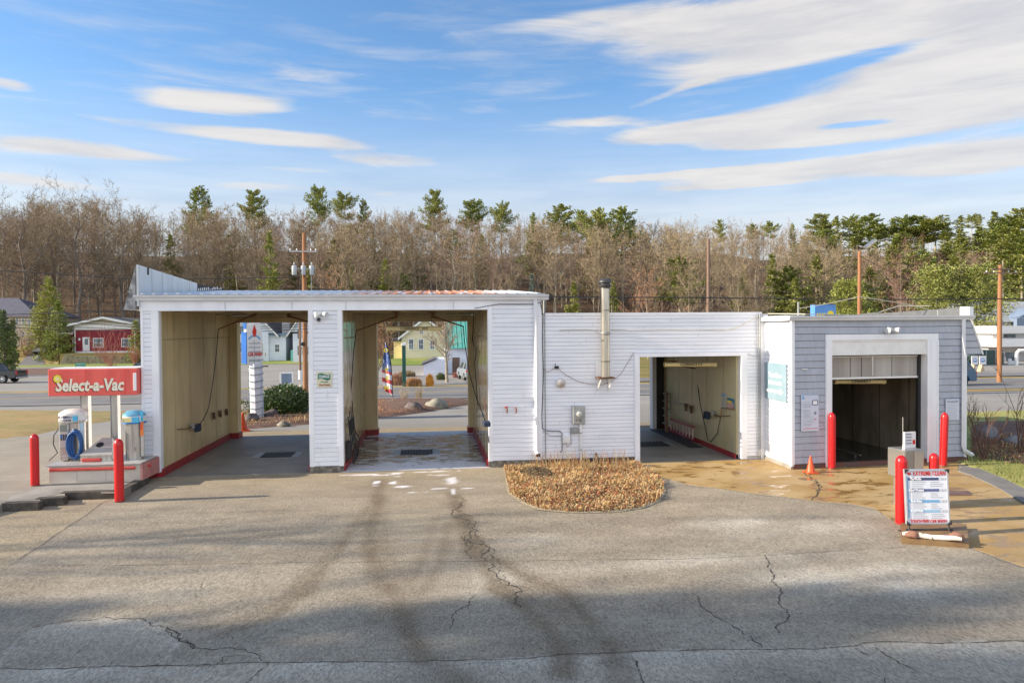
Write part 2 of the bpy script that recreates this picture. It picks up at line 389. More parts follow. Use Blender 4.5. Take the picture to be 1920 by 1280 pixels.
# header board and soffit, gutter
mb = MB(); mb.box(xa-.02, xc-.001, -.03, .12, ZT-.015, ZT+.235)
mb.box(xa-.02, xc-.001, -.036, -.03, ZT-.015, ZT+.02); mb.box(xa-.02, xc-.001, -.037, -.03, ZT+.21, ZT+.232)
build(mb, 'header_board', trim, car)
mb = MB(); mb.box(xc, xd+.06, -.022, .1, ZT+.221, ZT+.32); build(mb, 'header_board', trim, car)
for k, x in enumerate((xa+2.0, xb-.4, xb2+.1, xc-.9)):
    mb = MB(); mb.box(x, x+.012, -.0385, -.035, ZT, ZT+.2); build(mb, 'board_joint', vinylgap, car)
# gutter: K profile
gp = [(-.03, ZT+.235), (-.105, ZT+.235), (-.115, ZT+.29), (-.155, ZT+.33), (-.16, ZT+.37), (-.15, ZT+.372), (-.15, ZT+.355), (-.03, ZT+.355)]
mb = MB(); mb.prism([(xa-.12, y, z) for y, z in gp], xd-xa+.30, (1, 0, 0)); build(mb, 'gutter', mat('gutter_white', (.72, .73, .75), (.60, .62, .65), 3, .35, stretch=(.5, 1, 1)), car, sharp=20)
# corrugated metal roof
roofm = bpy.data.materials.new('rusting_metal_roof'); roofm.use_nodes = True; n = NT(roofm.node_tree); b = n.n['Principled BSDF']
pos = n.new('ShaderNodeNewGeometry').outputs['Position']; sp = n.new('ShaderNodeSeparateXYZ'); n.l.new(pos, sp.inputs[0])
base = n.mix(n.ramp(n.noise(n.scalev(pos, (2, .5, 1)), 2), .4, .7), (.55, .60, .66), (.74, .74, .74))
rm = n.m('MULTIPLY', n.ramp(n.noise(n.scalev(pos, (3.1, .35, 1)), 1.4, 3), .36, .50), n.m('MULTIPLY', n.ramp(sp.outputs[0], -2.6, -.9), n.m('SUBTRACT', 1.0, n.ramp(sp.outputs[0], 1.3, 2.3))))
n.l.new(n.mix(rm, base, (.66, .24, .07)), b.inputs['Base Color']); b.inputs['Metallic'].default_value = .2; b.inputs['Roughness'].default_value = .42
YRF = 6.9; zrr = Z0(640, 545.5, YRF)
mb = MB(); x = xa+.02; prof = []
xe_front = xd+.10; 
while x < xe_front:
    for dx, dz in ((0, 0), (.03, .028), (.07, .028), (.10, 0), (.20, 0)):
        prof.append((min(x+dx, xe_front), dz))
    x += .28
prof.append((xe_front, 0))
fs = []; vs = []
for (px_, dz) in prof: vs += [(px_, -.12, ZEAVE+.05+dz), (px_, YRF, zrr+dz), (px_, -.12, ZEAVE+.045), (px_, YRF, zrr-.02)]
for i in range(len(prof)-1):
    a, c = 4*i, 4*(i+1); fs += [(a, c, c+1, a+1), (a+2, a+3, c+3, c+2), (a, a+2, c+2, c)]
mb.add(vs, fs); build(mb, 'metal_roof', roofm, car, sharp=25)
mb = MB(); mb.box(xa, xd+.08, .13, YRF-.05, ZT+.24, ZEAVE+.02); build(mb, 'roof_deck', mat('dark_roof_edge', (.05, .05, .05)), car)
# left false roof (mansard) : slanting weathered outer face, pale inner face dropping to the rear
xo = PX(243, 578, -7.3); xin = xa-.02
mans = mat('weathered_mansard_shingle', (.20, .20, .21), (.48, .48, .47), 7, .8, stretch=(1, 1, .6), third=((.06, .06, .06), 5, .5, .7))
ztop = Z0(262, 497); yb1 = PX(368, 531, xin).y; zb1 = PX(368, 531, xin).z; yb2 = PX(414, 543, xin).y
mb = MB(); mb.add([(xin-.33, -.12, ZT+.02), (xin-.03, -.12, ztop), (xin-.03, yb2+.4, ztop-.35), (xin-.42, yb2+.4, ZT+.02), (xin-.06, -.12, ZT+.02), (xin-.06, yb2+.4, ZT+.02)],
    [(0, 1, 2, 3), (0, 4, 1), (3, 2, 5), (0, 3, 5, 4), (1, 4, 5, 2)]); build(mb, 'mansard_side', mans, car, sharp=5)
pali = mat('stained_parapet_panel', (.66, .70, .72), (.56, .60, .60), 1.5, .5, stretch=(1, 3, .4), third=((.22, .24, .17), 2.6, .60, .80, (1, 4, .5)))
zr = lambda y: ZEAVE+.06+(zrr-ZEAVE)*y/YRF
mb = MB(); mb.prism([(xin-.02, -.12, zr(0)-.3), (xin-.02, yb1, zr(yb1)-.3), (xin-.02, yb1, zb1), (xin-.02, -.12, ztop)], .045, (1, 0, 0))
for k in range(1, 6):
    y = k*yb1/6; z = ztop+(zb1-ztop)*(y+.12)/(yb1+.12); mb.box(xin+.024, xin+.032, y, y+.012, zr(y), z-.01, 1)
build(mb, 'parapet_panel', [pali, mat('parapet_seam', (.40, .43, .42))], car)
mb = MB(); mb.prism([(xin-.02, yb1+.003, zr(yb1)-.3), (xin-.02, yb2+.3, zr(yb2)-.3), (xin-.02, yb2+.3, zr(yb2)+.04), (xin-.02, yb1+.003, zb1-.02)], .05, (1, 0, 0))
rng = random.Random(5)
y = yb1+.05
while y < yb2: mb.box(xin+.031, xin+.04, y, y+.09, zr(y), zr(y)+rng.uniform(.03, .10), 1); y += .2
build(mb, 'parapet_panel', [mat('black_underlay', (.02, .022, .025), (.05, .05, .055), 6, .7), whitep], car, label='black unfinished end of the parapet panel')
mb = MB(); mb.box(xin+.01, xin+.05, .45, .5, ztop-.20, ztop-.02); build(mb, 'roof_bracket', dark, car)
# downspout of tall section
def downspout(pts, w=.075, m=trim, parent=car):
    mb = MB(); mb.tube(pts, w/1.6, 4)
    o = build(mb, 'downspout', m, parent, sharp=20); return o
xds = X0(1004.5)
downspout([(xds, -.07, ZT+.30), (xds, -.07, .40), (xds+.02, -.16, .33)], .085)
mb = MB(); mb.box(xds-.035, xds+.08, -.225, -.20, .28, .36); build(mb, 'downspout_mouth', dark, car)

# ---- middle section
fr = front
mb = MB(); mb.box(xd+.001, xm0, .012, .2, .1, ZM); siding(mb, xd+.003, xm0, .17, ZM-.03, .098, lambda u, d, z: (u, .01-d, z), seed=7, joints=.45)
ztm = Z0(1290, 661); wx_end = 9.09
mb.box(xm0, xm1, .012, .2, ztm, ZM); siding(mb, xm0, xe+.0, ztm, ZM-.03, .098, lambda u, d, z: (u, .01-d, z), seed=8, joints=.6)
mb.box(xm1, xe, .012, .2, .1, ZM); mb.box(xm1+.07, wx_end, .02, .2, -.05, .099, 1); siding(mb, xm1, xe, .10, ztm, .098, lambda u, d, z: (u, .01-d, z), seed=9)
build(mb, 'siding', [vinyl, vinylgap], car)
mb = MB(); mb.box(xd+.10, xe+.02, -.02, .3, ZM-.03, ZM+.04); build(mb, 'roof_edge_trim', trim, car)
mb = MB(); mb.box(xd+.001, xm0-.02, -.02, .1, -.05, .168); build(mb, 'foundation', mat('dark_sill', (.07, .055, .05), (.14, .1, .08), 8, .9), car)
mb = MB(); mb.box(xd-.1, xe+.1, .21, YR+.2, ZM-.25, ZM-.1); build(mb, 'flat_roof', dark, car)
ow0 = X0(1199); ow1 = X0(1388); zo = Z0(1290, 668)
for a, b, z1_ in ((xm0-.03, ow0, zo), (ow1, xm1+.06, zo)):
    mb = MB(); mb.box(a, b, -.035, .14, .03, z1_); mb.box(a+.02, b-.02, -.045, -.03, .03, z1_-.02); build(mb, 'door_trim', trim, car)
mb = MB(); mb.box(xm0-.03, xm1+.06, -.036, .14, zo+.001, ztm+.0); build(mb, 'door_trim', trim, car)
for x in (X0(1020.5),):
    mb = MB(); mb.tube([(x+.02, -.03, ZM), (x+.02, -.03, .2)], .012, 6); build(mb, 'corner_seam', steeld, car)
YM = 6.2
iw = X0(1385); 
cream3 = mat('middle_bay_panel', (.62, .56, .34), (.52, .45, .25), 1.0, .35, stretch=(1.5, 1.5, .5), third=((.42, .42, .34), 1.5, .58, .75, (1, 2, .4)))
def w3(x, side):
    mb = MB(); mb.box(x, x-side*.1, .15, YM, .12, 3.4)
    y = 1.0
    while y < YM: mb.box(x+side*.005, x-side*.01, y-.01, y+.01, .14, 3.4, 1); y += 1.22
    build(mb, 'interior_wall', [cream3, creamseam], car)
    mb = MB(); mb.box(x+side*.05, x, .16, YM, -.02, .14); build(mb, 'red_curb', redpaint, car)
iwl = xm0-.75
w3(iw, -1); w3(iwl, 1)
xr1 = X0(1222, 730, YM)
mb = MB(); mb.box(iwl, iw, YM, YM+.12, 2.72, 3.45); mb.box(xr1+.55, iw, YM, YM+.12, -.02, 2.72); build(mb, 'rear_wall', cream3, car)
mb = MB(); mb.box(xr1, xr1+.14, YM-.1, YM+.22, 0, 2.72); build(mb, 'rear_door_trim', trim, car)
mb = MB(); mb.box(xr1+.15, xr1+.55, YM-.02, YM+.1, 0, 2.72); build(mb, 'rear_door_track', dark, car)
mb = MB(); mb.box(iwl, iw, .15, YM, 3.4, 3.5); mb.box(iwl, iw, YM-.3, YM-.02, 2.72, 2.85); build(mb, 'ceiling', MT['stained_ceiling'], car)
mb = MB(); mb.box(X0(1228, 672, 4), X0(1268, 672, 4), 4, 4.5, 2.9, 3.02)
mb.lathe([(.03, 0), (.05, -.05), (.055, -.13), (.03, -.17)], (X0(1254, 675, 4), 4.1, 2.9), 10); mb.lathe([(.03, 0), (.05, -.05), (.055, -.13), (.03, -.17)], (X0(1262, 675, 4), 4.1, 2.9), 10)
build(mb, 'ceiling_lamp', whitep, car)

# ---- right block (turned a few degrees)
A = Vector((9.1, -1.45, 0)); PH = math.atan2(.38, 5.12)
cu_, su_ = math.cos(PH), math.sin(PH)
def BW(u, v, z): return (A.x+u*cu_-v*su_, A.y+u*su_+v*cu_, z)     # v = depth
def PB(px, py):                                                      # pixel on the front plane -> (u, z)
    d = ray(px, py); nrm = Vector((-su_, cu_, 0)); t = (A-CP).dot(nrm)/d.dot(nrm); p = CP+d*t; q = p-A
    return q.x*cu_+q.y*su_, p.z
frb = lambda u, d, z: BW(u, -d, z)
bw = PB(1808, 730)[0]; ZBK = PB(1640, 600)[1]
u0, zdo = PB(1558, 709); u1 = PB(1737, 709)[0]; ut0 = PB(1547, 750)[0]; ut1 = PB(1757, 750)[0]; ztr = PB(1650, 626)[1]; zhd = PB(1650, 637)[1]; zp0 = PB(1650, 665)[1]
def part(f, name, mats, label=None, sharp=30):
    mb = MB(); f(mb); return build(mb, name, mats, car, label=label, sharp=sharp)
def f_(mb):
    for a, b, z0_, z1_ in ((0.0, ut0, .12, ZBK), (ut1, bw, .12, ZBK), (ut0, ut1, ztr, ZBK)):
        mb.box(a, b, .01, .18, z0_, z1_, 0, fr=BW)
        siding(mb, a, b, z0_, z1_, .175, lambda u, d, z: BW(u, .008-d, z), seed=int(a*10)+11, shingle=True, lip0=.016, gap=.014)
part(f_, 'shingle_siding', [shing, shingap, mat('shingle_joint', (.33, .355, .40), (.29, .31, .35), 8, .8)])
part(lambda m_: (m_.box(-.02, .06, -.03, .05, .08, ZBK-.005, fr=BW)), 'corner_board', trim)
part(lambda m_: m_.box(.02, bw+.1, -.03, .1, -.06, .119, fr=BW), 'foundation', mat('reddish_sill', (.16, .06, .04), (.10, .08, .07), 6, .9))
# door surround
part(lambda m_: (m_.box(ut0, u0, -.04, .19, .02, zhd, fr=BW), m_.box(ut0+.02, u0-.0, -.05, -.035, .02, zhd-.02, fr=BW)), 'door_trim', trim)
part(lambda m_: (m_.box(u1, ut1, -.04, .19, .02, zhd, fr=BW), m_.box(u1+.10, u1+.13, -.055, -.035, .02, zhd-.02, fr=BW), m_.box(ut1-.04, ut1, -.06, -.035, .02, zhd-.02, fr=BW)), 'door_trim', trim)
part(lambda m_: (m_.box(ut0, ut1, -.04, .19, zhd+.001, ztr, fr=BW)), 'door_trim', trim)
part(lambda m_: (m_.box(u0+.001, u1+.12, .0, .18, zp0, zhd-.001, fr=BW), m_.box(u0+.001, u1+.12, -.02, .0, zhd-.04, zhd-.003, fr=BW)), 'door_header_panel', whitep)
plast = mat('cloudy_door_panel', (.30, .28, .25), (.48, .46, .43), .9, .25, stretch=(2.2, 2.2, .1), third=((.12, .10, .13), 1.9, .60, .75, (2.5, 2.5, .05)))
part(lambda m_: (m_.box(u0+.03, u1-.08, .24, .27, zdo, zp0-.04, fr=BW), [m_.box(q, q+.012, .232, .239, zdo, zp0-.04, 1, fr=BW) for q in (u0+.72, u0+1.05, u0+1.95)],
     [m_.box(q, q+.05, .229, .239, zdo+.02, zp0-.06, 2, fr=BW) for q in (u0+1.35,)]), 'sectional_door', [plast, dark, steel])
part(lambda m_: (m_.box(u0+.01, u1-.02, .22, .28, zdo-.05, zdo-.002, fr=BW), m_.box(u0+.01, u1-.02, .22, .28, zp0-.06, zp0-.035, fr=BW)), 'door_rail', whitep)
for q0_, q1_ in ((u0, u0+.03), (u1-.07, u1-.001)): part(lambda m_: m_.box(q0_, q1_, .2, .3, .02, zp0, fr=BW), 'door_track', dark)
# interior
IB = 9.0
part(lambda m_: (m_.box(u0-.6, u0-.5, .2, IB, 0, 3.6, fr=BW), m_.box(u1+.5, u1+.6, .2, IB, 0, 3.6, fr=BW), m_.box(u0-.6, u1+.6, IB, IB+.1, 0, 3.6, fr=BW), [m_.box(u1+.494, u1+.5, q, q+.02, 0, 3.6, 1, fr=BW) for q in (1.2, 2.4, 3.6, 4.8)]), 'interior_wall', [pitdark, dark])
part(lambda m_: (m_.box(u0-.6, u0, .19, .26, 0, 3.6, fr=BW), m_.box(u1+.01, u1+.6, .19, .26, 0, 3.6, fr=BW), m_.box(u0, u1, .3, .4, zp0, 3.6, fr=BW)), 'interior_front', pitdark)
part(lambda m_: m_.box(u0-.6, u1+.6, .2, IB, 3.6, 3.66, fr=BW), 'ceiling', pitdark)
part(lambda m_: m_.box(u0-.6, u1+.6, .1, IB, .012, .022, fr=BW), 'wet_bay_floor', mat('black_wet_floor', (.03, .028, .025), (.06, .055, .045), 2, .12))
for q in (.35, 1.45):
    mb = MB(); mb.tube([BW(u0+q, .8, .12), BW(u0+q+.1, 7.5, .12)], .022, 6)
    for k in range(5): mb.tube([BW(u0+q, 1+k*1.5, .02), BW(u0+q, 1+k*1.5, .12)], .015, 5)
    build(mb, 'wheel_guide_rail', steel, car)
# gutter, fascia, downspout
gb = [(-.02, ZBK+.0), (-.10, ZBK+.0), (-.11, ZBK+.04), (-.14, ZBK+.07), (-.145, ZBK+.115), (-.02, ZBK+.115)]
mb = MB(); mb.prism([BW(-.14, v, z) for v, z in gb], bw+.34, Vector(BW(1, 0, 0))-Vector(BW(0, 0, 0))); build(mb, 'gutter', MT['gutter_white'], car, sharp=20)
part(lambda m_: (m_.box(-.02, bw+.1, .0, 8, ZBK+.03, ZBK+.10, fr=BW)), 'flat_roof', mat('grey_roof_sheet', (.32, .33, .34), (.25, .26, .27), 2, .7))
ud = PB(1803, 700)[0]
mb = MB(); mb.tube([BW(ud, -.07, ZBK+.02), BW(ud, -.07, .42), BW(ud+.04, -.08, .30), BW(ud+.20, -.09, .20), BW(ud+.27, -.09, .18)], .055, 4); build(mb, 'downspout', trim, car, sharp=20)
mb = MB(); mb.box(ud+.265, ud+.285, -.125, -.05, .14, .23, fr=BW); build(mb, 'downspout_mouth', dark, car)
part(lambda m_: m_.box(bw-.02, bw+.05, -.03, .05, .05, PB(1812, 663)[1], fr=BW), 'corner_board', trim)
# right mansard wing
uw = PB(1842, 664)[0]; zwl = PB(1842, 664)[1]
mb = MB(); 
mb.add([BW(bw, 0, zwl), BW(uw, 0, zwl), BW(bw+.17, 0, ZBK+.02), BW(bw, 0, ZBK+.02), BW(bw, 6, zwl), BW(uw, 6, zwl), BW(bw+.17, 6, ZBK+.25), BW(bw, 6, ZBK+.25)],
       [(0, 1, 2, 3), (5, 4, 7, 6), (1, 5, 6, 2), (2, 6, 7, 3), (0, 4, 5, 1)], 0)
zz = zwl
while zz < ZBK-.05:
    t = (zz-zwl)/(ZBK-zwl); mb.box(bw+.03, uw+(bw+.17-uw)*t-.02, -.012, -.0, zz, zz+.014, 1, fr=BW); zz += .175
build(mb, 'mansard_wing', [shing, shingap], car, sharp=5)
mb = MB(); mb.tube([BW(uw+.01, -.01, zwl), BW(bw+.18, -.01, ZBK+.04)], .028, 4); build(mb, 'mansard_edge_trim', trim, car, sharp=5)
q0 = BW(bw+.12, .2, ZBK+.28)
mb = MB(); mb.prism([BW(bw-.0, .1, ZBK+.09), BW(bw-.05, 6.5, ZBK+.09), BW(bw-.05, 6.5, ZBK+.16), BW(bw, .1, ZBK+.32)], .05, Vector(BW(1, 0, 0))-Vector(BW(0, 0, 0)))
for k in range(4): mb.box(bw-.008, bw-.0, .9+k*1.3, .93+k*1.3, ZBK+.1, ZBK+.28-.02*k, 1, fr=BW)
build(mb, 'parapet_panel', [mat('grey_parapet', (.13, .135, .14), (.10, .10, .105), 3, .6), steeld], car)
mb = MB(); mb.box(bw-.03, bw+.16, -.12, .12, ZBK+.116, ZBK+.34, fr=BW); mb.box(bw+.02, bw+.05, -.14, -.12, ZBK+.12, ZBK+.34, fr=BW); build(mb, 'parapet_end_cap', trim, car)
# return wall between middle section and the right block (faces -X, sunlit)
mb = MB(); wx = A.x-.005
mb.box(wx, wx+.1, A.y+.02, .02, .10, ZBK+.0)
siding(mb, A.y+.07, .0, .11, ZBK, .115, lambda u, d, z: (wx+(u-A.y)*-.0-d, u, z), seed=20)
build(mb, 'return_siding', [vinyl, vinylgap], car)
mb = MB(); mb.box(xe+.001, wx+.09, .0, .2, .0, ZM-.03); build(mb, 'corner_infill', vinyl, car)
mb = MB(); mb.box(wx-.03, wx+.0, A.y-.02, A.y+.07, .08, ZBK-.006); build(mb, 'corner_board', trim, car)
mb = MB(); mb.box(wx-.02, wx+.1, A.y, -.02, -.05, .098); build(mb, 'foundation', conc, car)
mb = MB(); mb.box(wx-.13, wx-.06, A.y, .0, ZBK+.0, ZBK+.10); mb.box(wx-.06, wx+.4, A.y+.12, .3, ZBK+.10, ZBK+.13); build(mb, 'roof_edge_trim', trim, car)
mb = MB(); mb.box(wx+.1, BW(u0-.61, 3, 0)[0], .22, 6.2, -.05, ZM-.26); build(mb, 'utility_room_core', dark, car)
mb = MB(); mb.box(xc+.06, iwl-.11, .22, YR, -.05, ZM-.26); build(mb, 'utility_room_core', cream, car)
mb = MB(); mb.tube([(xe-.05, -.05, ZM), (xe-.05, -.05, .12)], .018, 6); mb.tube([(xe-.11, -.04, ZM), (xe-.11, -.04, .12)], .012, 6); build(mb, 'corner_conduit', steeld, car)

# ================================================================== the ground
def line2(pa, pb):           # ground line through two photo points, as function X -> Y
    a, b = PG(*pa), PG(*pb); k = (b.y-a.y)/(b.x-a.x); return lambda x: a.y+k*(x-a.x)
def strip(name, lo_l, hi_l, x0, x1, off, m, nx=40, ny=14, kind='structure'):
    mb = MB(); vs = []; fs = []
    for i in range(nx+1):
        x = x0+(x1-x0)*i/nx; a, b = lo_l(x), hi_l(x)
        for j in range(ny+1):
            y = a+(b-a)*j/ny; vs.append((x, y, zt(y)+off))
    for i in range(nx):
        for j in range(ny): k = i*(ny+1)+j; fs.append((k, k+ny+1, k+ny+2, k+1))
    mb.add(vs, fs); return build(mb, name, m, kind=kind)
def ground_mat(name, c1, c2, c3=None, sc=.6, fine=30, f_amt=.35, rough=.95, bump=.4, bsc=50):
    m = bpy.data.materials.new(name); m.use_nodes = True; n = NT(m.node_tree); b = n.n['Principled BSDF']; b.inputs['Roughness'].default_value = rough
    p = n.new('ShaderNodeNewGeometry').outputs['Position']
    c = n.mix(n.ramp(n.noise(p, sc, 6, .65), .35, .68), c1, c2)
    if c3: c = n.mix(n.ramp(n.noise(n.scalev(p, (.5, 1.6, 1)), sc*2.7, 6, .7), .52, .72), c, c3)
    g = n.noise(p, fine, 3, .7); v = n.m('ADD', n.m('MULTIPLY', n.m('SUBTRACT', g, .5), 2*f_amt), 1.0)
    cv = n.new('ShaderNodeCombineXYZ'); [n.l.new(v, cv.inputs[i]) for i in range(3)]
    n.l.new(n.mix(1.0, c, cv.outputs[0], 'MULTIPLY'), b.inputs['Base Color'])
    bn = n.new('ShaderNodeBump'); bn.inputs['Strength'].default_value = bump; bn.inputs['Distance'].default_value = .02
    n.l.new(n.noise(p, bsc, 3, .7), bn.inputs['Height']); n.l.new(bn.outputs[0], b.inputs['Normal'])
    return m
# terrain
tm = bpy.data.materials.new('terrain_ground'); tm.use_nodes = True; n = NT(tm.node_tree); b = n.n['Principled BSDF']; b.inputs['Roughness'].default_value = 1; b.inputs['Specular IOR Level'].default_value = .1
p = n.new('ShaderNodeNewGeometry').outputs['Position']; sp = n.new('ShaderNodeSeparateXYZ'); n.l.new(p, sp.inputs[0])
lawn = n.mix(n.ramp(n.noise(p, .25, 6, .7), .38, .62), (.16, .15, .05), (.27, .21, .09))
leaf = n.mix(n.ramp(n.noise(p, .8, 7, .75), .35, .65), (.10, .068, .043), (.16, .11, .07))  # leaf litter, its colour darkened for the shade under the trees
yy = n.m('ADD', sp.outputs[1], n.m('MULTIPLY', n.noise(p, .1, 3), 16))
n.l.new(n.mix(n.ramp(yy, 106, 116), lawn, leaf), b.inputs['Base Color'])
mb = MB(); xs = [-420+i*21 for i in range(41)]; ys = sorted(set([-60, -30, 0, 8, 16, 25, 33, 41, 50, 65, 80, 95, 103, 112, 128, 144, 160, 176, 192, 208, 224, 240, 300, 360, 420, 600, 900]))
mb.add([(x, y, zt(y)-.08-(0 if y < 190 else min(1, (y-190)/50)*2.2*(1+math.sin(x*.031+1)*math.sin(x*.083)))) for y in ys for x in xs], [(j*41+i, j*41+i+1, (j+1)*41+i+1, (j+1)*41+i) for j in range(len(ys)-1) for i in range(40)])
build(mb, 'terrain', tm, kind='structure', sharp=None)

# foreground parking lot, with wear masks stored per vertex
xs = np.concatenate([np.arange(-60, -12, 3.0), np.arange(-12, 15, .075), np.arange(15, 60, 3.0)])
ys = np.concatenate([np.arange(-45, -13, 2.0), np.arange(-13, 1, .075), np.arange(1, 8.01, .5)])
NX, NY = len(xs), len(ys); GX, GY = np.meshgrid(xs, ys)
def dline(pts, gx=None, gy=None, px=True):
    gx = GX if gx is None else gx; gy = GY if gy is None else gy
    P = [PZ(*q) if px else Vector((*q, 0)) for q in pts]; best = np.full(gx.shape, 1e9)
    for a, c in zip(P[:-1], P[1:]):
        dx, dy = c.x-a.x, c.y-a.y; L2 = dx*dx+dy*dy+1e-9
        t = np.clip(((gx-a.x)*dx+(gy-a.y)*dy)/L2, 0, 1)
        best = np.minimum(best, np.hypot(gx-a.x-t*dx, gy-a.y-t*dy))
    return best
def soft(d, w): return np.exp(-(d/w)**2)
nr = np.random.RandomState(3)
def vnoise(gx, gy, s, seed):
    r = np.random.RandomState(seed).rand(128, 128); x = gx*s+500; y = gy*s+500
    xi, yi = np.floor(x).astype(int), np.floor(y).astype(int); fx, fy = x-xi, y-yi; fx = fx*fx*(3-2*fx); fy = fy*fy*(3-2*fy)
    g = lambda a, c: r[a % 128, c % 128]
    return (g(xi, yi)*(1-fx)+g(xi+1, yi)*fx)*(1-fy)+(g(xi, yi+1)*(1-fx)+g(xi+1, yi+1)*fx)*fy
def fbm(s, seed, o=4, gx=None, gy=None):
    gx = GX if gx is None else gx; gy = GY if gy is None else gy
    return sum(vnoise(gx, gy, s*2**i, seed+i)*.5**i for i in range(o))/sum(.5**i for i in range(o))
wx_ = GX; wig = (fbm(1.6, 9)-.5)*.22
dk = np.zeros_like(GX)
for pts, w, a in [([(712, 900), (706, 952), (693, 1004), (696, 1051), (727, 1098), (758, 1145), (772, 1185), (790, 1240)], .17, 1.0), ([(720, 960), (716, 1010), (735, 1060), (770, 1110)], .12, .5),
                  ([(690, 950), (675, 975), (633, 1035), (571, 1108), (498, 1160), (400, 1190)], .10, .75), ([(665, 985), (623, 1030), (550, 1108), (482, 1150), (380, 1175)], .09, .6),
                  ([(841, 980), (826, 1051), (795, 1108), (758, 1160)], .11, .6), ([(815, 975), (784, 1072), (742, 1124), (700, 1160)], .10, .6),
                  ([(850, 925), (856, 947), (878, 994), (894, 1041), (925, 1087), (956, 1119), (998, 1150), (1039, 1192), (1060, 1260)], .16, 1.2), ([(870, 990), (900, 1030), (925, 1051), (987, 1082), (1050, 1108), (1102, 1160), (1144, 1207), (1170, 1280)], .17, .9),
                  ([(960, 1110), (1040, 1140), (1100, 1190)], .35, .6), ([(760, 1120), (780, 1180)], .3, .5), ([(1000, 1215), (1200, 1200)], .3, .35), ([(1090, 1000), (1250, 1012), (1420, 990)], .35, .3), ([(800, 1232), (880, 1290)], .2, .7),
                  ([(1640, 975), (1560, 968), (1480, 975)], .4, .4), ([(1150, 985), (1240, 985), (1330, 950)], .2, .3)]:
    d = np.abs(dline(pts)+wig); dk = np.maximum(dk, a*np.exp(-(d/w)**2))
dk = dk*(.45+.95*fbm(3.2, 21)); 
pl = np.zeros_like(GX)
for c, rx, ry, a in [((1395, 985), .75, .45, .9), ((1545, 985), .8, .5, .85), ((1530, 1085), .9, .45, .8), ((1420, 995), .9, .5, .6), ((1690, 1068), .9, .28, .9), ((1715, 1100), .6, .4, .7),
                     ((1300, 1055), 1.1, .25, .7), ((935, 1085), .32, .35, 1.2), ((900, 1115), .35, .2, .5), ((1000, 1012), .5, .3, .4), ((240, 1110), 1.0, .4, .3), ((1050, 1065), 1.3, .2, .35)]:
    q = PZ(*c); pl = np.maximum(pl, a*np.exp(-(((GX-q.x+wig)/rx)**2+((GY-q.y+wig)/ry)**2)))
# pale bands on the near side of the long seams
def seamband(pts, w, a):
    P = [PZ(*q) for q in pts]; sy = np.interp(GX, [q.x for q in P], [q.y for q in P]); d = sy-GY+ (fbm(2.5, 5)-.5)*.5
    inx = (GX > P[0].x) & (GX < P[-1].x)
    return a*inx*np.exp(-np.clip(d, 0, 9)/w)*(sy-GY > 0)
pl = np.maximum(pl, seamband([(0, 1248), (560, 1240), (900, 1236), (1280, 1222), (1600, 1214), (1700, 1206), (1930, 1204)], .5, .8*(.3+fbm(.8, 44))))
pl = np.maximum(pl, seamband([(60, 1172), (195, 1153), (270, 1158), (316, 1172), (340, 1205)], .9, .6))
pl = np.maximum(pl, seamband([(1270, 1050), (1440, 1043), (1640, 1030)], .35, .5*(.3+fbm(1.1, 45))))
pl *= (.5+.8*fbm(2.2, 31))
tanm = np.clip(np.exp(-np.clip(-GY-.1, 0, 9)/1.2)*(GX > -7)*(GX < 2)*.7, 0, 1)
P1, P2 = PZ(192, 942), PZ(0, 1072); side = (P2.x-P1.x)*(GY-P1.y)-(P2.y-P1.y)*(GX-P1.x)
tanm = np.maximum(tanm, (side < 0)*(GX < P1.x+.3)*.75)
tanm = np.maximum(tanm, .35*np.exp(-((GX-2)/5)**2-((GY+4.5)/1.6)**2))
bigv = fbm(.45, 61, 5)
foam = np.zeros_like(GX)
for c, rx, ry in [((752, 912), .24, .10), ((738, 905), .08, .20), ((780, 923), .18, .03), ((847, 902), .13, .35), ((851, 922), .06, .3), ((820, 916), .14, .05), ((872, 915), .16, .04), ((822, 890), .25, .06),
                  ((716, 890), .20, .07), ((700, 889), .55, .08), ((800, 884), .9, .045), ((745, 893), .12, .05), ((706, 905), .07, .22)]:
    q = PZ(*c); foam = np.maximum(foam, np.exp(-(((GX-q.x+wig*.12)/rx)**2+((GY-q.y+wig*.12)/ry)**2)))
foam = np.clip((foam-.34+1.9*(fbm(5, 77)-.5))*3.0, 0, 1)*(foam > .10)
foam[:, :] *= np.where(((GX-PZ(847, 902).x)**2 < .05), .75, 1)
me = bpy.data.meshes.new('parking_lot')
verts = np.stack([GX.ravel(), GY.ravel(), np.zeros(GX.size)], 1)
verts[:, 2] = np.interp(verts[:, 1], [8, 25], [0, -.6])+.02*np.sin(verts[:, 0]*.35)*np.clip((-verts[:, 1]-2)/6, 0, 1)
i, j = np.meshgrid(np.arange(NX-1), np.arange(NY-1)); k0 = (j*NX+i).ravel(); quads = np.stack([k0, k0+1, k0+NX+1, k0+NX], 1)
lv = [tuple(v) for v in verts]; lf = [tuple(int(a) for a in q) for q in quads]; lm = [0]*len(lf)
def lotz(x, y): return .02*math.sin(x*.35)*min(1, max(0, (-y-2)/6))
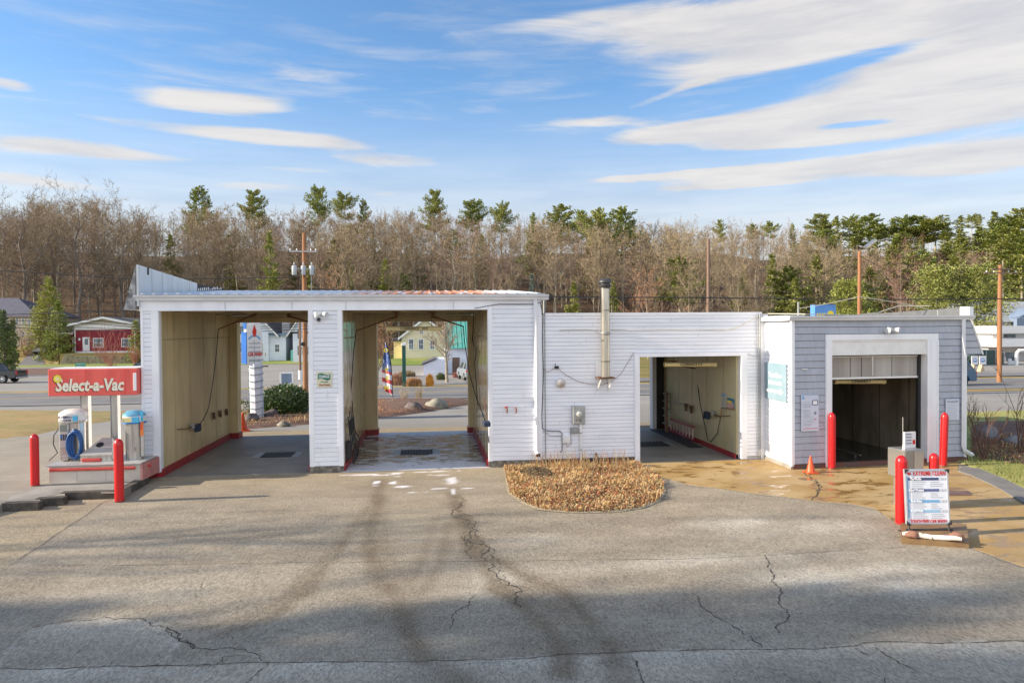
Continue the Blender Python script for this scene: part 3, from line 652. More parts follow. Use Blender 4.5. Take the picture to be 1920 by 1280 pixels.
def crack_strip(pts, w, seed, lvl=4, z=.005, out=None, px=True, mi=1, jit=.16):
    rng = random.Random(seed); P = [PZ(*q) if px else Vector(q) for q in pts]
    for _ in range(lvl):
        Q = [P[0]]
        for a, c in zip(P[:-1], P[1:]):
            l = (c-a).length; nrm = Vector((-(c-a).y, (c-a).x, 0)); mdl = (a+c)/2+nrm*rng.uniform(-jit, jit); Q += [mdl, c]
        P = Q
    vs = []; fs = []
    for i, q in enumerate(P):
        d = P[min(i+1, len(P)-1)]-P[max(i-1, 0)]; d = d.normalized() if d.length > 0 else Vector((1, 0, 0)); nrm = Vector((-d.y, d.x, 0))
        ww = w*.36*rng.uniform(.25, 1.4)*(.4 if i in (0, len(P)-1) else 1)
        for s_ in (-1, 1): v = q+nrm*ww*.5*s_; vs.append((v.x, v.y, (lotz(v.x, v.y) if z < .01 else 0)+z))
    for i in range(len(P)-1): fs.append((2*i, 2*i+1, 2*i+3, 2*i+2))
    b0 = len(lv) if out is None else len(out.v)
    if out is None:
        lv.extend(vs); lf.extend([tuple(b0+a for a in f) for f in fs]); lm.extend([mi]*len(fs))
    else: out.add(vs, fs, mi)
S_ = crack_strip
S_([(90, 1058), (300, 1056), (500, 1054), (700, 1052), (980, 1052), (1280, 1050), (1440, 1043), (1640, 1030), (1700, 1026)], .022, 1, 3, jit=.012)
S_([(0, 1072), (80, 1020), (130, 985), (192, 942), (210, 936)], .03, 2, 3, jit=.02)
S_([(0, 1248), (250, 1246), (560, 1240), (900, 1236), (1280, 1222), (1460, 1220), (1600, 1214), (1620, 1208), (1700, 1206), (1930, 1204)], .035, 3, 5, jit=.05)
S_([(640, 962), (800, 962), (1000, 968)], .012, 4, 3, jit=.01)
S_([(60, 1172), (195, 1153), (215, 1158), (245, 1157), (270, 1158), (282, 1170), (312, 1172), (320, 1183), (335, 1200), (362, 1213), (400, 1215), (455, 1214), (478, 1222), (502, 1246), (480, 1262), (455, 1285)], .035, 5, 3)
S_([(316, 1174), (330, 1182), (350, 1198), (362, 1212)], .05, 50, 3, jit=.3)
S_([(120, 1258), (180, 1248), (250, 1246), (330, 1244), (400, 1245), (420, 1228), (470, 1226)], .02, 6, 3)
S_([(378, 1090), (380, 1100), (366, 1118)], .02, 7, 3)
S_([(895, 1115), (880, 1128), (856, 1145), (850, 1165), (842, 1178)], .03, 8, 3)
S_([(1435, 1043), (1442, 1060), (1452, 1080), (1455, 1100), (1462, 1128), (1475, 1145), (1478, 1160), (1462, 1172), (1460, 1190)], .045, 9, 3)
S_([(1306, 1118), (1312, 1135), (1345, 1160), (1385, 1182), (1410, 1200), (1428, 1218)], .04, 10, 3)
S_([(1190, 1238), (1198, 1258), (1206, 1285)], .05, 11, 3)
S_([(1640, 1216), (1670, 1235), (1690, 1248), (1720, 1262)], .04, 12, 3)
S_([(1605, 1218), (1620, 1228), (1632, 1232)], .03, 13, 3)
S_([(1640, 1300), (1660, 1270)], .02, 14, 2)
rngc = random.Random(8)
main = [(850, 930), (862, 950), (878, 975), (880, 1000), (895, 1020), (915, 1035), (920, 1055), (918, 1070), (935, 1085), (950, 1098), (975, 1105), (965, 1125), (975, 1140)]
S_(main, .05, 15, 4, jit=.25)
S_([(855, 945), (875, 965), (895, 995), (905, 1015), (925, 1035), (928, 1052)], .035, 16, 4, jit=.35)
S_([(866, 1005), (872, 1020), (870, 1035), (882, 1048)], .03, 17, 4, jit=.3); S_([(950, 1098), (980, 1100), (1000, 1108)], .03, 18, 3); S_([(880, 975), (870, 1010), (876, 1025)], .025, 19, 3, jit=.3)
for k in range(16):
    t = k/16; x = 860+t*80+rngc.uniform(-16, 16); y = 955+t*130; S_([(x, y), (x+rngc.uniform(-22, 22), y+rngc.uniform(2, 16))], .022, 100+k, 3, jit=.3)
me.from_pydata(lv, [], lf)
lotm = bpy.data.materials.new('worn_asphalt'); lotm.use_nodes = True; n = NT(lotm.node_tree); b = n.n['Principled BSDF']
at = n.new('ShaderNodeAttribute', attribute_name='wear'); sc_ = n.new('ShaderNodeSeparateColor'); n.l.new(at.outputs[0], sc_.inputs[0])
at2 = n.new('ShaderNodeAttribute', attribute_name='wash'); sc2 = n.new('ShaderNodeSeparateColor'); n.l.new(at2.outputs[0], sc2.inputs[0])
p = n.new('ShaderNodeNewGeometry').outputs['Position']
c = n.mix(n.ramp(n.noise(n.scalev(p, (.5, 1.4, 1)), .8, 7, .65), .3, .7), (.265, .222, .165), (.35, .30, .225))
c = n.mix(n.m('MULTIPLY', sc2.outputs[0], .8), c, (.37, .295, .185))
c = n.mix(n.m('MULTIPLY', sc_.outputs[1], .85, clamp=True), c, (.56, .51, .42))
c = n.mix(n.m('MULTIPLY', sc_.outputs[0], .80, clamp=True), c, (.165, .125, .08))
pst = n.scalev(p, (1, .42, 1)); g1 = n.noise(pst, 40, 3, .9); g2 = n.noise(pst, 15, 4, .8); g3 = n.noise(p, 1.3, 7, .75)
v = n.m('ADD', n.m('ADD', n.m('MULTIPLY', n.m('SUBTRACT', g1, .5), 2.6), n.m('MULTIPLY', n.m('SUBTRACT', g2, .5), .7)), n.m('ADD', n.m('MULTIPLY', n.m('SUBTRACT', g3, .5), .75), 1.0))
cv = n.new('ShaderNodeCombineXYZ'); [n.l.new(v, cv.inputs[q]) for q in range(3)]
c = n.mix(1.0, c, cv.outputs[0], 'MULTIPLY')
c = n.mix(sc2.outputs[1], c, (.86, .84, .88)); n.l.new(c, b.inputs['Base Color'])
n.l.new(n.m('SUBTRACT', .92, n.m('MULTIPLY', sc2.outputs[2], .5)), b.inputs['Roughness']); b.inputs['Specular IOR Level'].default_value = .3
bn = n.new('ShaderNodeBump'); bn.inputs['Strength'].default_value = .55; bn.inputs['Distance'].default_value = .012; n.l.new(g1, bn.inputs['Height']); n.l.new(bn.outputs[0], b.inputs['Normal'])
crackm = mat('crack_dirt', (.055, .045, .035), (.11, .09, .06), 8, .95)
me.materials.append(lotm); me.materials.append(crackm); me.polygons.foreach_set('material_index', lm)
nv = len(lv); ng = NX*NY
for nm, chs in (('wear', (dk, pl, bigv)), ('wash', (tanm, foam, foam))):
    arr = np.zeros((nv, 4), np.float32); arr[:, 3] = 1
    for q in range(3): arr[:ng, q] = np.clip(chs[q], 0, 1).ravel()
    ca = me.color_attributes.new(nm, 'FLOAT_COLOR', 'POINT'); ca.data.foreach_set('color', arr.ravel())
lot = bpy.data.objects.new('parking_lot', me); COL.objects.link(lot); lot['kind'] = 'structure'

# bay floors
wetm = bpy.data.materials.new('soapy_wet_floor'); wetm.use_nodes = True; n = NT(wetm.node_tree); b = n.n['Principled BSDF']
p = n.new('ShaderNodeNewGeometry').outputs['Position']; sp = n.new('ShaderNodeSeparateXYZ'); n.l.new(p, sp.inputs[0])
c = n.mix(n.ramp(n.noise(n.scalev(p, (.8, 1.3, 1)), 1.3, 5, .6), .4, .62), (.04, .048, .065), (.11, .09, .065))
edge = n.m('MULTIPLY', n.m('SUBTRACT', 1.0, n.ramp(sp.outputs[1], .1, 1.6)), .16)
edge2 = n.m('MULTIPLY', n.ramp(sp.outputs[1], 5.6, 6.6), .22)
fo = n.m('ADD', n.noise(n.scalev(p, (.7, 1.6, 1)), 2.4, 7, .7, .8), n.m('ADD', edge, edge2)); ff = n.ramp(fo, .46, .62)
n.l.new(n.mix(n.m('MULTIPLY', ff, .8), c, (.80, .80, .86)), b.inputs['Base Color']); n.l.new(n.m('ADD', n.m('MULTIPLY', ff, .4), .07), b.inputs['Roughness'])
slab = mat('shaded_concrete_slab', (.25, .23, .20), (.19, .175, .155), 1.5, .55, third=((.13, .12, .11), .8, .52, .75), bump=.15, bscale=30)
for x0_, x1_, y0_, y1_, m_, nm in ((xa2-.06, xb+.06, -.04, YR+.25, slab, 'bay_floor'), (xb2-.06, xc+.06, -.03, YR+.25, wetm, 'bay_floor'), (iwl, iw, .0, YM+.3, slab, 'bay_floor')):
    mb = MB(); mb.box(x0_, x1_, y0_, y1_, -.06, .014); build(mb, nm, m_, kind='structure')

# stained concrete apron in front of the right bays
apm = bpy.data.materials.new('stained_wet_apron'); apm.use_nodes = True; n = NT(apm.node_tree); b = n.n['Principled BSDF']
p = n.new('ShaderNodeNewGeometry').outputs['Position']
c = n.mix(n.ramp(n.noise(n.scalev(p, (.8, 1.2, 1)), .7, 6, .6), .40, .60), (.34, .205, .06), (.42, .29, .13))
c = n.mix(n.ramp(n.noise(n.scalev(p, (.8, 1.4, 1)), 1.9, 6, .65, .5), .52, .60), c, (.24, .13, .035))
c = n.mix(n.m('MULTIPLY', n.ramp(n.noise(p, 40, 3, .7), .4, .7), .25), c, (.55, .44, .28)); n.l.new(c, b.inputs['Base Color'])
n.l.new(n.m('ADD', n.m('MULTIPLY', n.ramp(n.noise(n.scalev(p, (.8, 1.4, 1)), 1.9, 6, .65, .5), .50, .60), -.5), .72), b.inputs['Roughness'])
ap = [PZ(*q) for q in [(1189, 867), (1200, 876), (1222, 889), (1290, 908), (1420, 925), (1540, 940), (1590, 943), (1640, 952), (1668, 972), (1690, 988), (1790, 1015), (1840, 1033), (1920, 1062), (2010, 1100)]]
ap += [Vector((17, -6.4, 0)), PZ(1921, 946), PZ(1870, 915), PZ(1820, 892), PZ(1795, 884), Vector(BW(bw-.1, .05, 0)), Vector(BW(0, .05, 0)), Vector((A.x, .02, 0)), Vector((xm0, .02, 0))]
mb = MB(); mb.prism([Vector((q.x, q.y, -.05)) for q in ap], .056)
for pts, w, sd in (([(1512, 882), (1520, 895), (1538, 908), (1535, 920), (1522, 938)], .07, 31), ([(1515, 884), (1530, 900), (1540, 912), (1528, 930)], .05, 32), ([(1310, 868), (1325, 880), (1342, 892)], .02, 33), ([(1640, 932), (1670, 927), (1700, 925)], .03, 34),
                   ([(1795, 930), (1840, 923), (1870, 919)], .035, 35), ([(1189, 869), (1222, 891), (1290, 911), (1420, 928), (1540, 943), (1640, 956), (1690, 990)], .03, 36),
                   ([(1800, 1022), (1840, 1036), (1925, 1066)], .035, 37), ([(1640, 952), (1720, 950), (1800, 948)], .015, 38), ([(1700, 960), (1925, 972)], .04, 39), ([(1560, 900), (1580, 890), (1620, 880), (1660, 872)], .012, 40)):
    crack_strip(pts, w, sd, 4, z=.011, out=mb, jit=.1)
build(mb, 'concrete_apron', [apm, crackm], kind='structure')
pp = [PZ(*q) for q in [(1795, 884), (1805, 876), (1835, 880), (1880, 898), (1921, 918), (1921, 946), (1870, 915), (1820, 892)]]
mb = MB(); n_ = len(pp); ctr = sum(pp, Vector())/n_
mb.prism([Vector((q.x, q.y, -.05)) for q in pp], .085); build(mb, 'asphalt_kerb_strip', ground_mat('old_asphalt', (.15, .145, .14), (.22, .21, .19), None, 1.0, 60, .5), kind='structure')

# raised paving on the left with a stepped dark timber edge
HZ = .15
lp = [PZ(x, y, HZ) for x, y in [(-60, 962), (12, 943), (74, 941), (75, 934), (121, 932), (122, 923), (222, 920), (226, 925), (270, 895), (272, 886)]]
lp = [Vector((q.x, q.y, 0)) for q in lp]
poly = [Vector((-40, lp[0].y, 0))]+lp+[Vector((xa-.01, 2, 0)), Vector((-40, 2, 0))]
tanasph = ground_mat('tan_worn_asphalt', (.29, .255, .20), (.24, .21, .17), (.33, .30, .25), .7, 60, .35)
mb = MB(); mb.prism([Vector((q.x, q.y, -.05)) for q in poly], HZ+.05); mb.add([(xa-.01, 2, HZ), (-40, 2, HZ), (-40, 8, .01), (xa-.01, 8, .01)], [(0, 3, 2, 1)])
build(mb, 'raised_paving', tanasph, kind='structure', sharp=5)
kerb = mat('dark_timber_kerb', (.05, .045, .04), (.11, .095, .075), 6, .9, bump=.4)
mb = MB()
for a, c_ in ((1, 2), (3, 4), (5, 6), (6, 8)):
    p0, p1 = lp[a], lp[c_]; d = (p1-p0).normalized(); nn = Vector((d.y, -d.x, 0))
    e0, e1 = p0-d*.05, p1+d*.02
    mb.prism([Vector((*(e0-nn*.10).xy, -.05)), Vector((*(e0+nn*.09).xy, -.05)), Vector((*(e1+nn*.09).xy, -.05)), Vector((*(e1-nn*.10).xy, -.05))][::-1], HZ+.065)
build(mb, 'timber_kerb', kerb, kind='structure')
cpoly = [PZ(x, y, HZ) for x, y in [(60, 917), (112, 904), (270, 893), (224, 923), (122, 922), (74, 934), (10, 942), (20, 930)]]
mb = MB(); mb.prism([Vector((q.x, q.y, HZ-.02)) for q in cpoly], .026); build(mb, 'concrete_pad', conc, kind='structure')

# asphalt behind the building, driveway, street, verges
roadm = ground_mat('road_asphalt', (.155, .15, .15), (.195, .19, .185), None, .25, 30, .12)
lotfar = ground_mat('pale_worn_asphalt', (.25, .235, .21), (.30, .28, .25), (.20, .19, .175), .12, 12, .15)
dryg = ground_mat('dry_verge_grass', (.34, .22, .08), (.22, .19, .06), (.42, .30, .15), .4, 8, .4)
greeng = ground_mat('green_lawn', (.16, .22, .035), (.26, .27, .06), None, .3, 6, .35)
mulch = ground_mat('bark_mulch_and_leaves', (.10, .055, .04), (.16, .09, .06), (.34, .17, .08), 1.6, 22, .6)
whl = mat('road_paint_white', (.62, .61, .58), (.45, .44, .42), 6, .8); yel = mat('road_paint_yellow', (.60, .42, .12), (.45, .33, .13), 6, .8)
ne = line2((60, 761), (1890, 729)); fe = line2((60, 737), (1890, 709.5))
strip('road', ne, fe, -150, 150, .03, roadm)
yl = lambda x: ne(x)+(fe(x)-ne(x))*.47
for o_, m_, w_ in ((0, yel, .12), (.25, yel, .12)): strip('centre_line', (lambda x, o_=o_: yl(x)+o_), (lambda x, o_=o_, w_=w_: yl(x)+o_+w_), -150, 150, .045, m_, 60, 1)
strip('edge_line', lambda x: ne(x)+.5, lambda x: ne(x)+.66, -150, 150, .045, whl, 60, 1)
strip('edge_line', lambda x: fe(x)-.6, lambda x: fe(x)-.44, -150, 150, .045, whl, 60, 1)
strip('rear_driveway', lambda x: 7.9, lambda x: ne(x)+.05, -60, 60, -.005, lotfar, 60, 16)
strip('far_parking_lot', lambda x: fe(x)+2.3, lambda x: PG(520, 683).y, -150, 5, .01, lotfar, 50, 24)
strip('far_verge', fe, lambda x: fe(x)+2.3, -150, 60, .02, dryg, 80, 3)
strip('far_driveway', lambda x: fe(x)+3.4, lambda x: fe(x)+9, 3.2, 60, .03, roadm, 30, 6)
strip('far_verge', lambda x: fe(x)+2.3, lambda x: fe(x)+6, 60, 160, .02, dryg, 10, 3)
strip('station_forecourt', lambda x: fe(x)+4, lambda x: fe(x)+45, 34, 130, .015, lotfar, 30, 20)
strip('near_verge', lambda x: ne(x)-2.2, lambda x: ne(x)-.0, 22, 150, .012, dryg, 20, 3)
def poly_patch(name, pts, off, m, kind='structure', h=0):
    P = [PG(*q) for q in pts]; mb = MB()
    ys_ = [q.y for q in P]; z = None
    vs = [(q.x, q.y, zt(q.y)+off) for q in P]
    cx, cy = sum(v[0] for v in vs)/len(vs), sum(v[1] for v in vs)/len(vs)
    # rings towards the centre give a slightly mounded, crumpled bed
    rings = 7; V = []; F_ = []
    for r in range(rings):
        t = r/rings
        for v in vs:
            x = v[0]+(cx-v[0])*t; y = v[1]+(cy-v[1])*t; V.append((x, y, zt(y)+off+h*math.sin(t*1.57)*(1 if r else 0)+(random.Random(int(x*91+y*37)).uniform(-.03, .03)*h if r else -.05)))
    V.append((cx, cy, zt(cy)+off+h)); m_ = len(vs)
    for r in range(rings-1):
        for k in range(m_): F_.append((r*m_+k, r*m_+(k+1) % m_, (r+1)*m_+(k+1) % m_, (r+1)*m_+k))
    for k in range(m_): F_.append(((rings-1)*m_+k, (rings-1)*m_+(k+1) % m_, len(V)-1))
    mb.add(V, F_); return build(mb, name, m, kind=kind, sharp=None)
poly_patch('dry_lawn', [(-160, 836), (0, 829), (60, 818), (120, 804), (170, 795), (262, 782), (262, 770), (0, 767), (-160, 767)], .02, dryg, h=.12)
poly_patch('planting_bed', [(452, 806), (520, 800), (580, 796), (640, 785), (640, 766), (560, 762), (450, 770), (430, 785)], .02, mulch, h=.22)
poly_patch('planting_bed', [(686, 786), (740, 781), (800, 773), (860, 762), (895, 757), (905, 750), (860, 747), (700, 747), (680, 750)], .02, mulch, h=.28)
gp_ = [PZ(1795, 872), PZ(1835, 879), PZ(1880, 896), PZ(1921, 915)]
mb = MB(); pts = [(gp_[0].x+.5, 0), (gp_[1].x, gp_[1].y), (gp_[2].x, gp_[2].y), (gp_[3].x, gp_[3].y), (30, -4.5), (34, 9), (26, 9), (14.6, 8), (14.3, 1)]
mb.prism([Vector((x, y, -.04)) for x, y in pts], .055); build(mb, 'side_lawn', ground_mat('lawn_grass', (.24, .25, .05), (.34, .32, .10), (.14, .15, .05), .5, 14, .45), kind='structure')
mb = MB(); pts = [PZ(*q) for q in [(1822, 855), (1860, 862), (1925, 872), (1990, 860), (1960, 800), (1850, 790), (1822, 800)]]
mb.prism([Vector((q.x, q.y, -.03)) for q in pts], .06); build(mb, 'planting_bed', mulch, kind='structure')
strip('rocky_bank', lambda x: PG(1880, 812).y, lambda x: PG(1880, 790).y, 20, 40, .02, mulch, 4, 3)
strip('lawn', lambda x: PG(520, 683).y, lambda x: PG(520, 668).y, -60, 0, .04, greeng, 10, 10)
strip('lawn', lambda x: PG(700, 684).y, lambda x: PG(700, 671).y, -12, 24, .04, greeng, 8, 10)
strip('side_street', lambda x: PG(120, 702).y, lambda x: PG(120, 690).y, -130, -35, .02, mulch, 20, 10)
strip('side_street', lambda x: PG(120, 690).y, lambda x: PG(120, 682).y, -130, -35, .03, lotfar, 20, 6)

# ================================================================== objects around the car wash
# ---- bollards
def make_bollard(name='bollard'):
    t = thing(name, (0, 0, 0), 'x', 'bollard')
    mb = MB(); r = .090
    prof = [(r, .02), (r, 1.0-.10)]+[(r*math.cos(a), .90+.10*math.sin(a)) for a in (R(15), R(30), R(45), R(60), R(75), R(86))]
    mb.lathe(prof, n=24); build(mb, 'sleeve', bolred, t, local=True, sharp=50)
    mb = MB(); mb.lathe([(r*.96, -.05), (r*.96, .021)], n=20); build(mb, 'base', mat('bollard_base', (.25, .03, .03), (.14, .10, .09), 9, .8), t, local=True)
    return t
BG = 'red bollards guarding the car wash'
b0 = make_bollard(); first = True
for (px, py, top, zb, lab, kx) in [(66, 910, 813, HZ, 'red bollard left of the vacuum island, near the paving edge', 1), (224, 940, 822, .0, 'red bollard standing in front of the vacuum island beside the timber kerb', 1.05),
        (1560, 878, 773, .006, 'red bollard beside the left side of the grey bay doorway', 1), (1768, 873, 773, .006, 'leaning red bollard beside the right side of the grey bay doorway', 1),
        (1690, 982, 853, .006, 'red bollard directly left of the white menu board', 1.12), (1751, 952, 849, .006, 'red bollard partly hidden behind the white menu board', 1)]:
    p = PZ(px, py, zb); h = (PY(px, top, p.y).z-zb)
    b_ = b0 if first else dup(b0); first = False
    b_.location = (p.x, p.y, zb); b_.scale = (kx, kx, h); b_['label'] = lab; b_['group'] = BG
    if px == 1768: b_.rotation_euler = (0, R(2.2), 0)
# ---- traffic cones
def make_cone():
    t = thing('traffic_cone', (0, 0, 0), 'x', 'cone'); om = mat('orange_cone_plastic', (.80, .10, .02), (.66, .08, .02), 6, .45, objc=True)
    mb = MB(); mb.lathe([(.13, .03), (.115, .06), (.028, .44), (.024, .46), (.01, .462)], n=18); build(mb, 'cone_body', om, t, local=True, sharp=50)
    mb = MB(); mb.bbox(-.17, .17, -.17, .17, 0, .03, .01); build(mb, 'base', om, t, local=True); return t
c0 = make_cone(); p = PZ(1520, 886, .006); c0.location = (p.x, p.y, .008); c0['label'] = 'orange traffic cone at the corner of the grey bay beside the bollard'; c0['group'] = 'orange traffic cones'; c0.scale = (.86, .86, .9)
p = PZ(455, 808, .0); dup(c0, (p.x, p.y, .0), .3, 1.45, 'orange traffic cone behind the leftmost bay, mostly hidden by its rear post')

# ---- vacuum island
isl_y = PZ(160, 903, HZ).y; ix0, ix1 = PX(92, 900, PZ(92, 903, HZ).x).x, PZ(256, 903, HZ).x
isx0, isx1 = PZ(95, 903, HZ).x, PZ(258, 903, HZ).x; izt = Z0(160, 870, isl_y)
panel = mat('vac_island_panel', (.62, .56, .47), (.54, .48, .40), 2, .5); topm = mat('island_top', (.55, .53, .50), (.42, .40, .37), 5, .4, .3)
isl = thing('vacuum_island', ((isx0+isx1)/2, isl_y+.6, HZ), 'low beige counter plinth with red bumper strip carrying the vacuum machines', 'vacuum island')
mb = MB(); mb.box(isx0+.03, isx1, isl_y, isl_y+1.5, HZ, izt-.03)
for q in (.31, .62): x = isx0+(isx1-isx0)*q; mb.box(x, x+.008, isl_y-.004, isl_y, HZ, izt-.14, 1)
build(mb, 'plinth', [panel, steeld], isl)
mb = MB(); mb.bbox(isx0-.03, isx1+.03, isl_y-.04, isl_y+1.53, izt-.03, izt, .008); build(mb, 'counter_top', topm, isl)
mb = MB(); mb.bbox(isx0+.04, isx1-.1, isl_y-.05, isl_y-.005, izt-.145, izt-.07, .02); build(mb, 'bumper_strip', mat('faded_red_bumper', (.66, .10, .07), (.50, .05, .05), 3, .45), isl)
mb = MB(); mb.box(isx1+.001, isx1+.05, isl_y-.02, isl_y+1.5, HZ, izt-.031); mb.box(isx1+.06, xa-.05, isl_y+.35, isl_y+1.4, HZ, izt-.05); build(mb, 'end_panel', mat('faded_pink_panel', (.62, .28, .24), (.5, .2, .18), 4, .5), isl)
mb = MB(); mb.bbox(isx1+.10, xa-.07, isl_y+.30, isl_y+.345, izt-.16, izt-.09, .015); build(mb, 'bumper_strip', MT['faded_red_bumper'], isl)
ym = isl_y+.45   # machines stand on the counter
# canopy sign on two posts
cs = thing('vacuum_canopy_sign', (PY(180, 700, ym+.4).x, ym+.4, izt), 'red canopy sign reading Select-a-Vac on two metal posts', 'sign')
yc = ym+.35
cx0, cx1 = PY(90, 716, yc).x, xa-.02; cz0, cz1 = Z0(200, 741, yc), Z0(200, 691, yc)
redc = mat('sunfaded_red_sign', (.83, .13, .10), (.74, .10, .08), 1.2, .4, stretch=(3, 1, 1))
mb = MB(); mb.bbox(cx0, cx1, yc, yc+.75, cz0, cz1, .012); [mb.box(cx0+q, cx0+q+.006, yc-.003, yc, cz0+.01, cz1-.01, 1) for q in (.85, 1.75)]; build(mb, 'sign_box', [redc, inkr], cs)
mb = MB(); mb.box(cx0+.05, cx1, yc+.02, yc+.73, cz1+.001, cz1+.02); build(mb, 'top_cap', whitep, cs)
mb = MB(); wx0 = PY(250, 715, yc).x; mb.bbox(wx0, cx1-.01, yc-.012, yc-.001, Z0(250, 732, yc), Z0(250, 699, yc), .004); build(mb, 'white_badge', whitei, cs)
for a, c_ in ((153, 166), (209, 221)):
    x0_, x1_ = PY(a, 800, yc+.2).x, PY(c_, 800, yc+.2).x; mb = MB(); mb.box(x0_, x1_, yc+.2, yc+.36, izt, cz0); mb.box(x0_-.012, x0_-.001, yc+.18, yc+.38, izt, cz0, 1); build(mb, 'post', [steel, steeld], cs)
pt = PY(168, 722.5, yc)
add_text('Select-a-Vac', .40, mat('sign_letter_shadow', (.16, .04, .03)), (pt.x-.018, yc, pt.z-.014), (1, 0, 0), (0, 0, 1), cs, bold=.018, shear=.16, xs=.78, ext=.001, proud=.002)
add_text('Select-a-Vac', .40, mat('sign_cream_letter', (.84, .78, .62)), (pt.x, yc, pt.z), (1, 0, 0), (0, 0, 1), cs, bold=.014, shear=.16, xs=.78, ext=.002, proud=.006)
pf = PY(108, 710, yc); mb = MB()
for k in range(8):
    a = k*math.pi/4; c_ = (pf.x+.06*math.cos(a), yc-.004, pf.z+.06*math.sin(a)); mb.prism([(c_[0]+.038*math.cos(t), c_[1]-k*.0006, c_[2]+.038*math.sin(t)) for t in [i*math.pi/6 for i in range(12)]], .003, (0, -1, 0))
mb.prism([(pf.x+.05*math.cos(t), yc-.009, pf.z+.05*math.sin(t)) for t in [i*math.pi/6 for i in range(12)]], .004, (0, -1, 0), 1)
build(mb, 'flower_emblem', [inky, mat('pale_yellow', (.8, .76, .35))], cs)
mb = MB(); mb.prism([(pf.x-.01+.108*math.cos(t), yc-.001, pf.z-.008+.108*math.sin(t)) for t in [i*math.pi/8 for i in range(16)]], .002, (0, -1, 0)); build(mb, 'emblem_outline', MT['sign_letter_shadow'], cs)
# vacuum machines
def vac(cx_px, wid_px, top_px, dome, label, blue):
    x0_, x1_ = PY(cx_px-wid_px/2, 800, ym).x, PY(cx_px+wid_px/2, 800, ym).x; cx = (x0_+x1_)/2; w = (x1_-x0_)/2
    zt_ = Z0(cx_px, top_px, ym); t = thing('vacuum_machine', (cx, ym+w, izt), label, 'vacuum machine', 'coin vacuum machines on the island'); yc_ = ym+w*.9
    hd = .30
    mb = MB(); n = 20
    if blue: mb.lathe([(w*.80, izt), (w*.80, zt_-hd)], (cx, yc_, 0), 22)
    else: mb.bbox(cx-w*.82, cx+w*.62, yc_-w*.62, yc_+w*.62, izt+.02, zt_-hd, .03); mb.lathe([(w*.62, izt), (w*.62, zt_-hd)], (cx+w*.22, yc_+.05, 0), 20)
    build(mb, 'housing', steel, t, sharp=40)
    mb = MB(); mb.lathe([(w*.98, zt_-hd), (w*1.02, zt_-hd+.02), (w*1.02, zt_-.13)], (cx, yc_, 0), 10 if not blue else 24); build(mb, 'head_band', whitep if not blue else mat('white_blue_band', (.80, .80, .78), (.70, .74, .76), 9, .4), t, sharp=25)
    mb = MB(); mb.lathe([(w*1.04, zt_-.13), (w*1.0, zt_-.09), (w*.6, zt_-.02), (w*.05, zt_)], (cx, yc_, 0), 24); build(mb, 'dome', (mat('blue_dome', (.10, .33, .50), (.16, .42, .58), 4, .35) if blue else mat('white_dome', (.78, .75, .69), (.68, .64, .58), 4, .4)), t, sharp=40)
    mb = MB(); mb.lathe([(w*1.035, zt_-hd-.012), (w*1.035, zt_-hd+.03)], (cx, yc_, 0), 24); build(mb, 'band_ring', inkblue if blue else steel, t)
    return t, cx, w, yc_, zt_, hd
t, cx, w, yv, zv, hd = vac(127, 50, 768, 1, 'silver vacuum machine with white dome head and blue coiled hose', False)
# face: coin panel
mb = MB(); mb.bbox(cx-w*.72, cx-w*.02, yv-w*.80, yv-w*.62, izt+.32, zv-hd-.02, .012); build(mb, 'control_panel', mat('pale_steel_panel', (.66, .66, .64), (.55, .55, .53), 6, .3, .5), t)
mb = MB(); mb.box(cx-w*.66, cx-w*.10, yv-w*.81, yv-w*.80, zv-hd-.22, zv-hd-.06); build(mb, 'display', mat('grey_display', (.22, .24, .20)), t)
mb = MB()
for k in range(3): mb.box(cx-w*.6+k*w*.18, cx-w*.48+k*w*.18, yv-w*.83, yv-w*.80, zv-hd-.42, zv-hd-.28)
build(mb, 'coin_slots', inkb, t); mb = MB(); mb.lathe([(.0, .0), (.03, 0), (.03, .006)], n=10, fr=lambda x, y, z: (cx-w*.55+x, yv-w*.81-z, zv-hd-.34+y)); build(mb, 'round_badge', inkblue, t)
mb = MB(); mb.bbox(cx-w*.6, cx-w*.05, yv-w*.9, yv-w*.6, izt+.02, izt+.12, .01); build(mb, 'debris_tray', steel, t)
add_text('SHAMPOO', .062, inkn, (cx-w*.12, yv-w*1.02, zv-.175), (1, 0, 0), (0, 0, 1), t, bold=.002, proud=.01); add_text('VACUUM', .062, inkn, (cx-w*.12, yv-w*1.02, zv-.245), (1, 0, 0), (0, 0, 1), t, bold=.002, proud=.01)
mb = MB(); mb.box(cx+w*.42, cx+w*.72, yv-w*.98, yv-w*.80, zv-.27, zv-.15); build(mb, 'blue_badge', mat('sky_blue_badge', (.10, .50, .75)), t)
bh = mat('blue_vacuum_hose', (.02, .10, .30), (.015, .07, .22), 30, .45)
hp = PY(142, 832, yv-w*.95)
for k, (rx, rz, dx, dy) in enumerate([(.15, .36, 0, 0), (.12, .34, .02, -.045), (.15, .31, -.01, -.085), (.10, .30, .035, -.02)]):
    pts = [(hp.x+dx+rx*math.cos(a), hp.y+dy, hp.z+rz*math.sin(a)*(1 if math.sin(a) < 0 else .92)) for a in [i*2*math.pi/28+.2*k for i in range(29)]]
    mb = MB(); mb.tube(pts, .026, 8); build(mb, 'hose_coil', bh, t, sharp=60)
mb = MB(); mb.tube([(cx-w*.7, yv-w*.6, zv-hd-.1), (cx-w*1.15, yv-w*.7, zv-hd-.3), (cx-w*1.2, yv-w*.7, izt+.4), (cx-w*.9, yv-w*.7, izt+.2), (cx-w*1.5, yv-w*.8, izt+.02)], .012, 6); build(mb, 'cable', dark, t)
